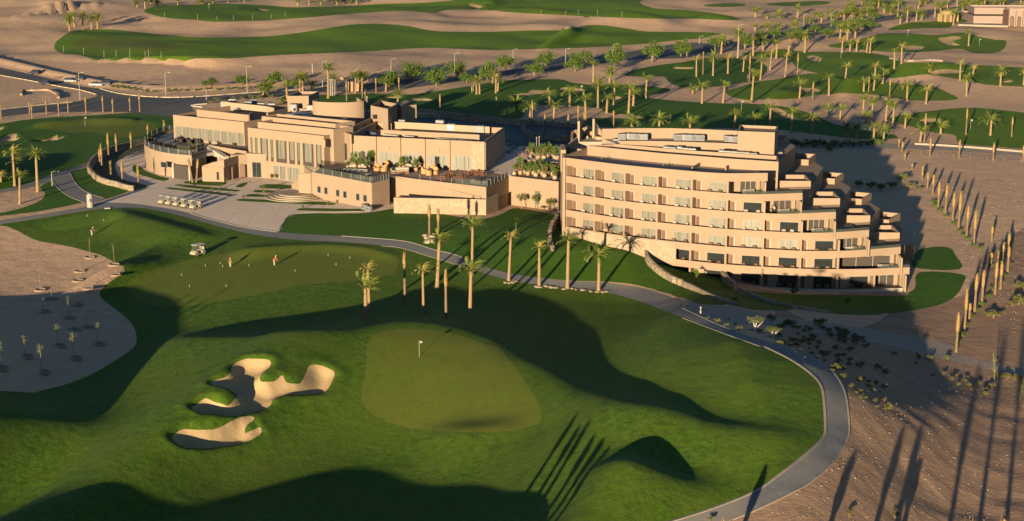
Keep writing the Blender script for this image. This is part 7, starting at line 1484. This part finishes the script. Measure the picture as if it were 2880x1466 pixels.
# curved terrace: dark chairs and tables, pots
for i, (x, y, gname) in enumerate(((430, 575, 'left'), (470, 590, 'left'), (510, 580, 'left'), (455, 560, 'left'), (560, 600, 'right'), (600, 590, 'right'), (640, 595, 'right'), (620, 575, 'right'), (250, 620, 'rail'), (300, 635, 'rail'), (345, 645, 'rail'), (390, 650, 'rail'), (200, 590, 'rail'), (170, 560, 'rail'))):
    q = W('C1', x, y, 9.7); o = thing('terrace_chair', (q[0], q[1], 9.62), '%s in order from left of the dark wicker chairs on the curved terrace' % nth(i), 'chair', 'dark chairs on the curved terrace', R.uniform(0, 6), 1.45); link('shell', CHD[0], o); link('cushion', CHD[1], o)
for i, (x, y) in enumerate(((470, 575), (605, 585), (860, 600), (1020, 625))): q = W('C1', x, y, 9.7); o = link('low_table', TBD, None, (q[0], q[1], 9.62)); o.scale = (1.3, 1.3, 1.1); tag(o, '%s from left of the dark tables on the curved terrace' % nth(i), 'table', 'dark tables on the curved terrace')
for i, (x, y) in enumerate(((450, 690), (480, 692), (510, 697), (545, 700), (590, 690), (620, 685), (655, 670), (690, 660), (560, 655))): q = W('C1', x, y, 9.7); pot_plant((q[0], q[1] + .5, 9.62), '%s from left of the potted plants at the glass corner of the curved terrace' % nth(i), 'pots on the curved terrace', SHB, 1.05, PTW, 1.0)
# ---------------------------------------------------------------- entrance garden
SP = [(650, 445, 60), (565, 485, 60), (930, 515, 60), (1035, 475, 60), (1115, 410, 70), (905, 385, 60), (980, 380, 50), (1240, 330, 50), (1550, 500, 90), (1560, 560, 90), (1650, 365, 80), (1710, 370, 90), (1310, 600, 60), (430, 320, 60), (2030, 720, 60), (2330, 690, 80), (2180, 540, 60), (2400, 590, 70), (2250, 600, 40), (1390, 420, 50), (1140, 540, 40), (1010, 500, 40)]
for i, (x, y, w_) in enumerate(sorted(SP)): tree('C6', x, y, y - w_ * 1.05, w_ * .62, '%s from left of the small young plants in the entrance beds of the clubhouse' % nth(i), 'young plants in the entrance beds', SHG if i % 2 else SHB, 'young_plant', 'plant', .15)
g = gxyz('C6', 1930, 605); o = thing('round_steps', tuple(g), 'semicircular pale stone steps before the sloped parapet of the clubhouse', 'steps')
for i in range(4): m = MB(); r_ = 6.6 - i * .95; m.lathe([(r_, i * .2 - .05 if i else -.5), (r_, i * .2 + .2), (r_ * .5, i * .2 + .2)], (0, 3.2, 0), 40); m.ob('step', 'beige_stone', o)
for i, (x, y) in enumerate(((2440, 668), (2490, 690))):
    g = gxyz('C6', x + 330, y + 60); o = thing('air_conditioner', (g[0], g[1], g[2]), '%s cooling unit standing at the foot of the terrace wall under the small windows' % ['left', 'right'][i], 'air conditioner', 'cooling units at the wall foot', CL['rk'], .75)
    for nm, me in zip(('cabinet', 'fan_guard', 'coil_panel', 'skid'), ACU): link(nm, me, o)
# ---------------------------------------------------------------- light, sky, camera
sc = bpy.context.scene
w = bpy.data.worlds.new('World'); sc.world = w; w.use_nodes = True
nt = w.node_tree; sky = nt.nodes.new('ShaderNodeTexSky'); sky.sky_type = 'NISHITA'; sky.sun_disc = False
sky.sun_elevation = SUN_EL; sky.sun_rotation = math.radians(180) + SUN_AZ
sky.air_density = 1.0; sky.dust_density = .3; sky.ozone_density = 3.0; sky.altitude = 100
bg = nt.nodes['Background']; nt.links.new(sky.outputs[0], bg.inputs['Color']); bg.inputs['Strength'].default_value = .05
sl = bpy.data.lights.new('sun', 'SUN'); sl.energy = 5.0; sl.angle = math.radians(.55); sl.color = (1, .76, .46)
so = bpy.data.objects.new('sun', sl); C.objects.link(so); so.location = (0, 0, 120)
ld = Vector((SD[0] * math.cos(SUN_EL), SD[1] * math.cos(SUN_EL), -math.sin(SUN_EL)))
so.rotation_euler = ld.to_track_quat('-Z', 'Y').to_euler()
cd = bpy.data.cameras.new('camera'); co = bpy.data.objects.new('camera', cd); C.objects.link(co); sc.camera = co
co.location = (0, 0, HC); co.rotation_euler = (PI / 2 - TH, 0, 0)
cd.sensor_fit = 'HORIZONTAL'; cd.sensor_width = 36; cd.lens = 36 * F_ / 2880; cd.clip_start = 1; cd.clip_end = 80000
sc.view_settings.view_transform = 'Standard'; sc.view_settings.look = 'None'; sc.view_settings.exposure = EXPO; sc.view_settings.gamma = 1
sc.cycles.max_bounces = 5; sc.cycles.transparent_max_bounces = 12
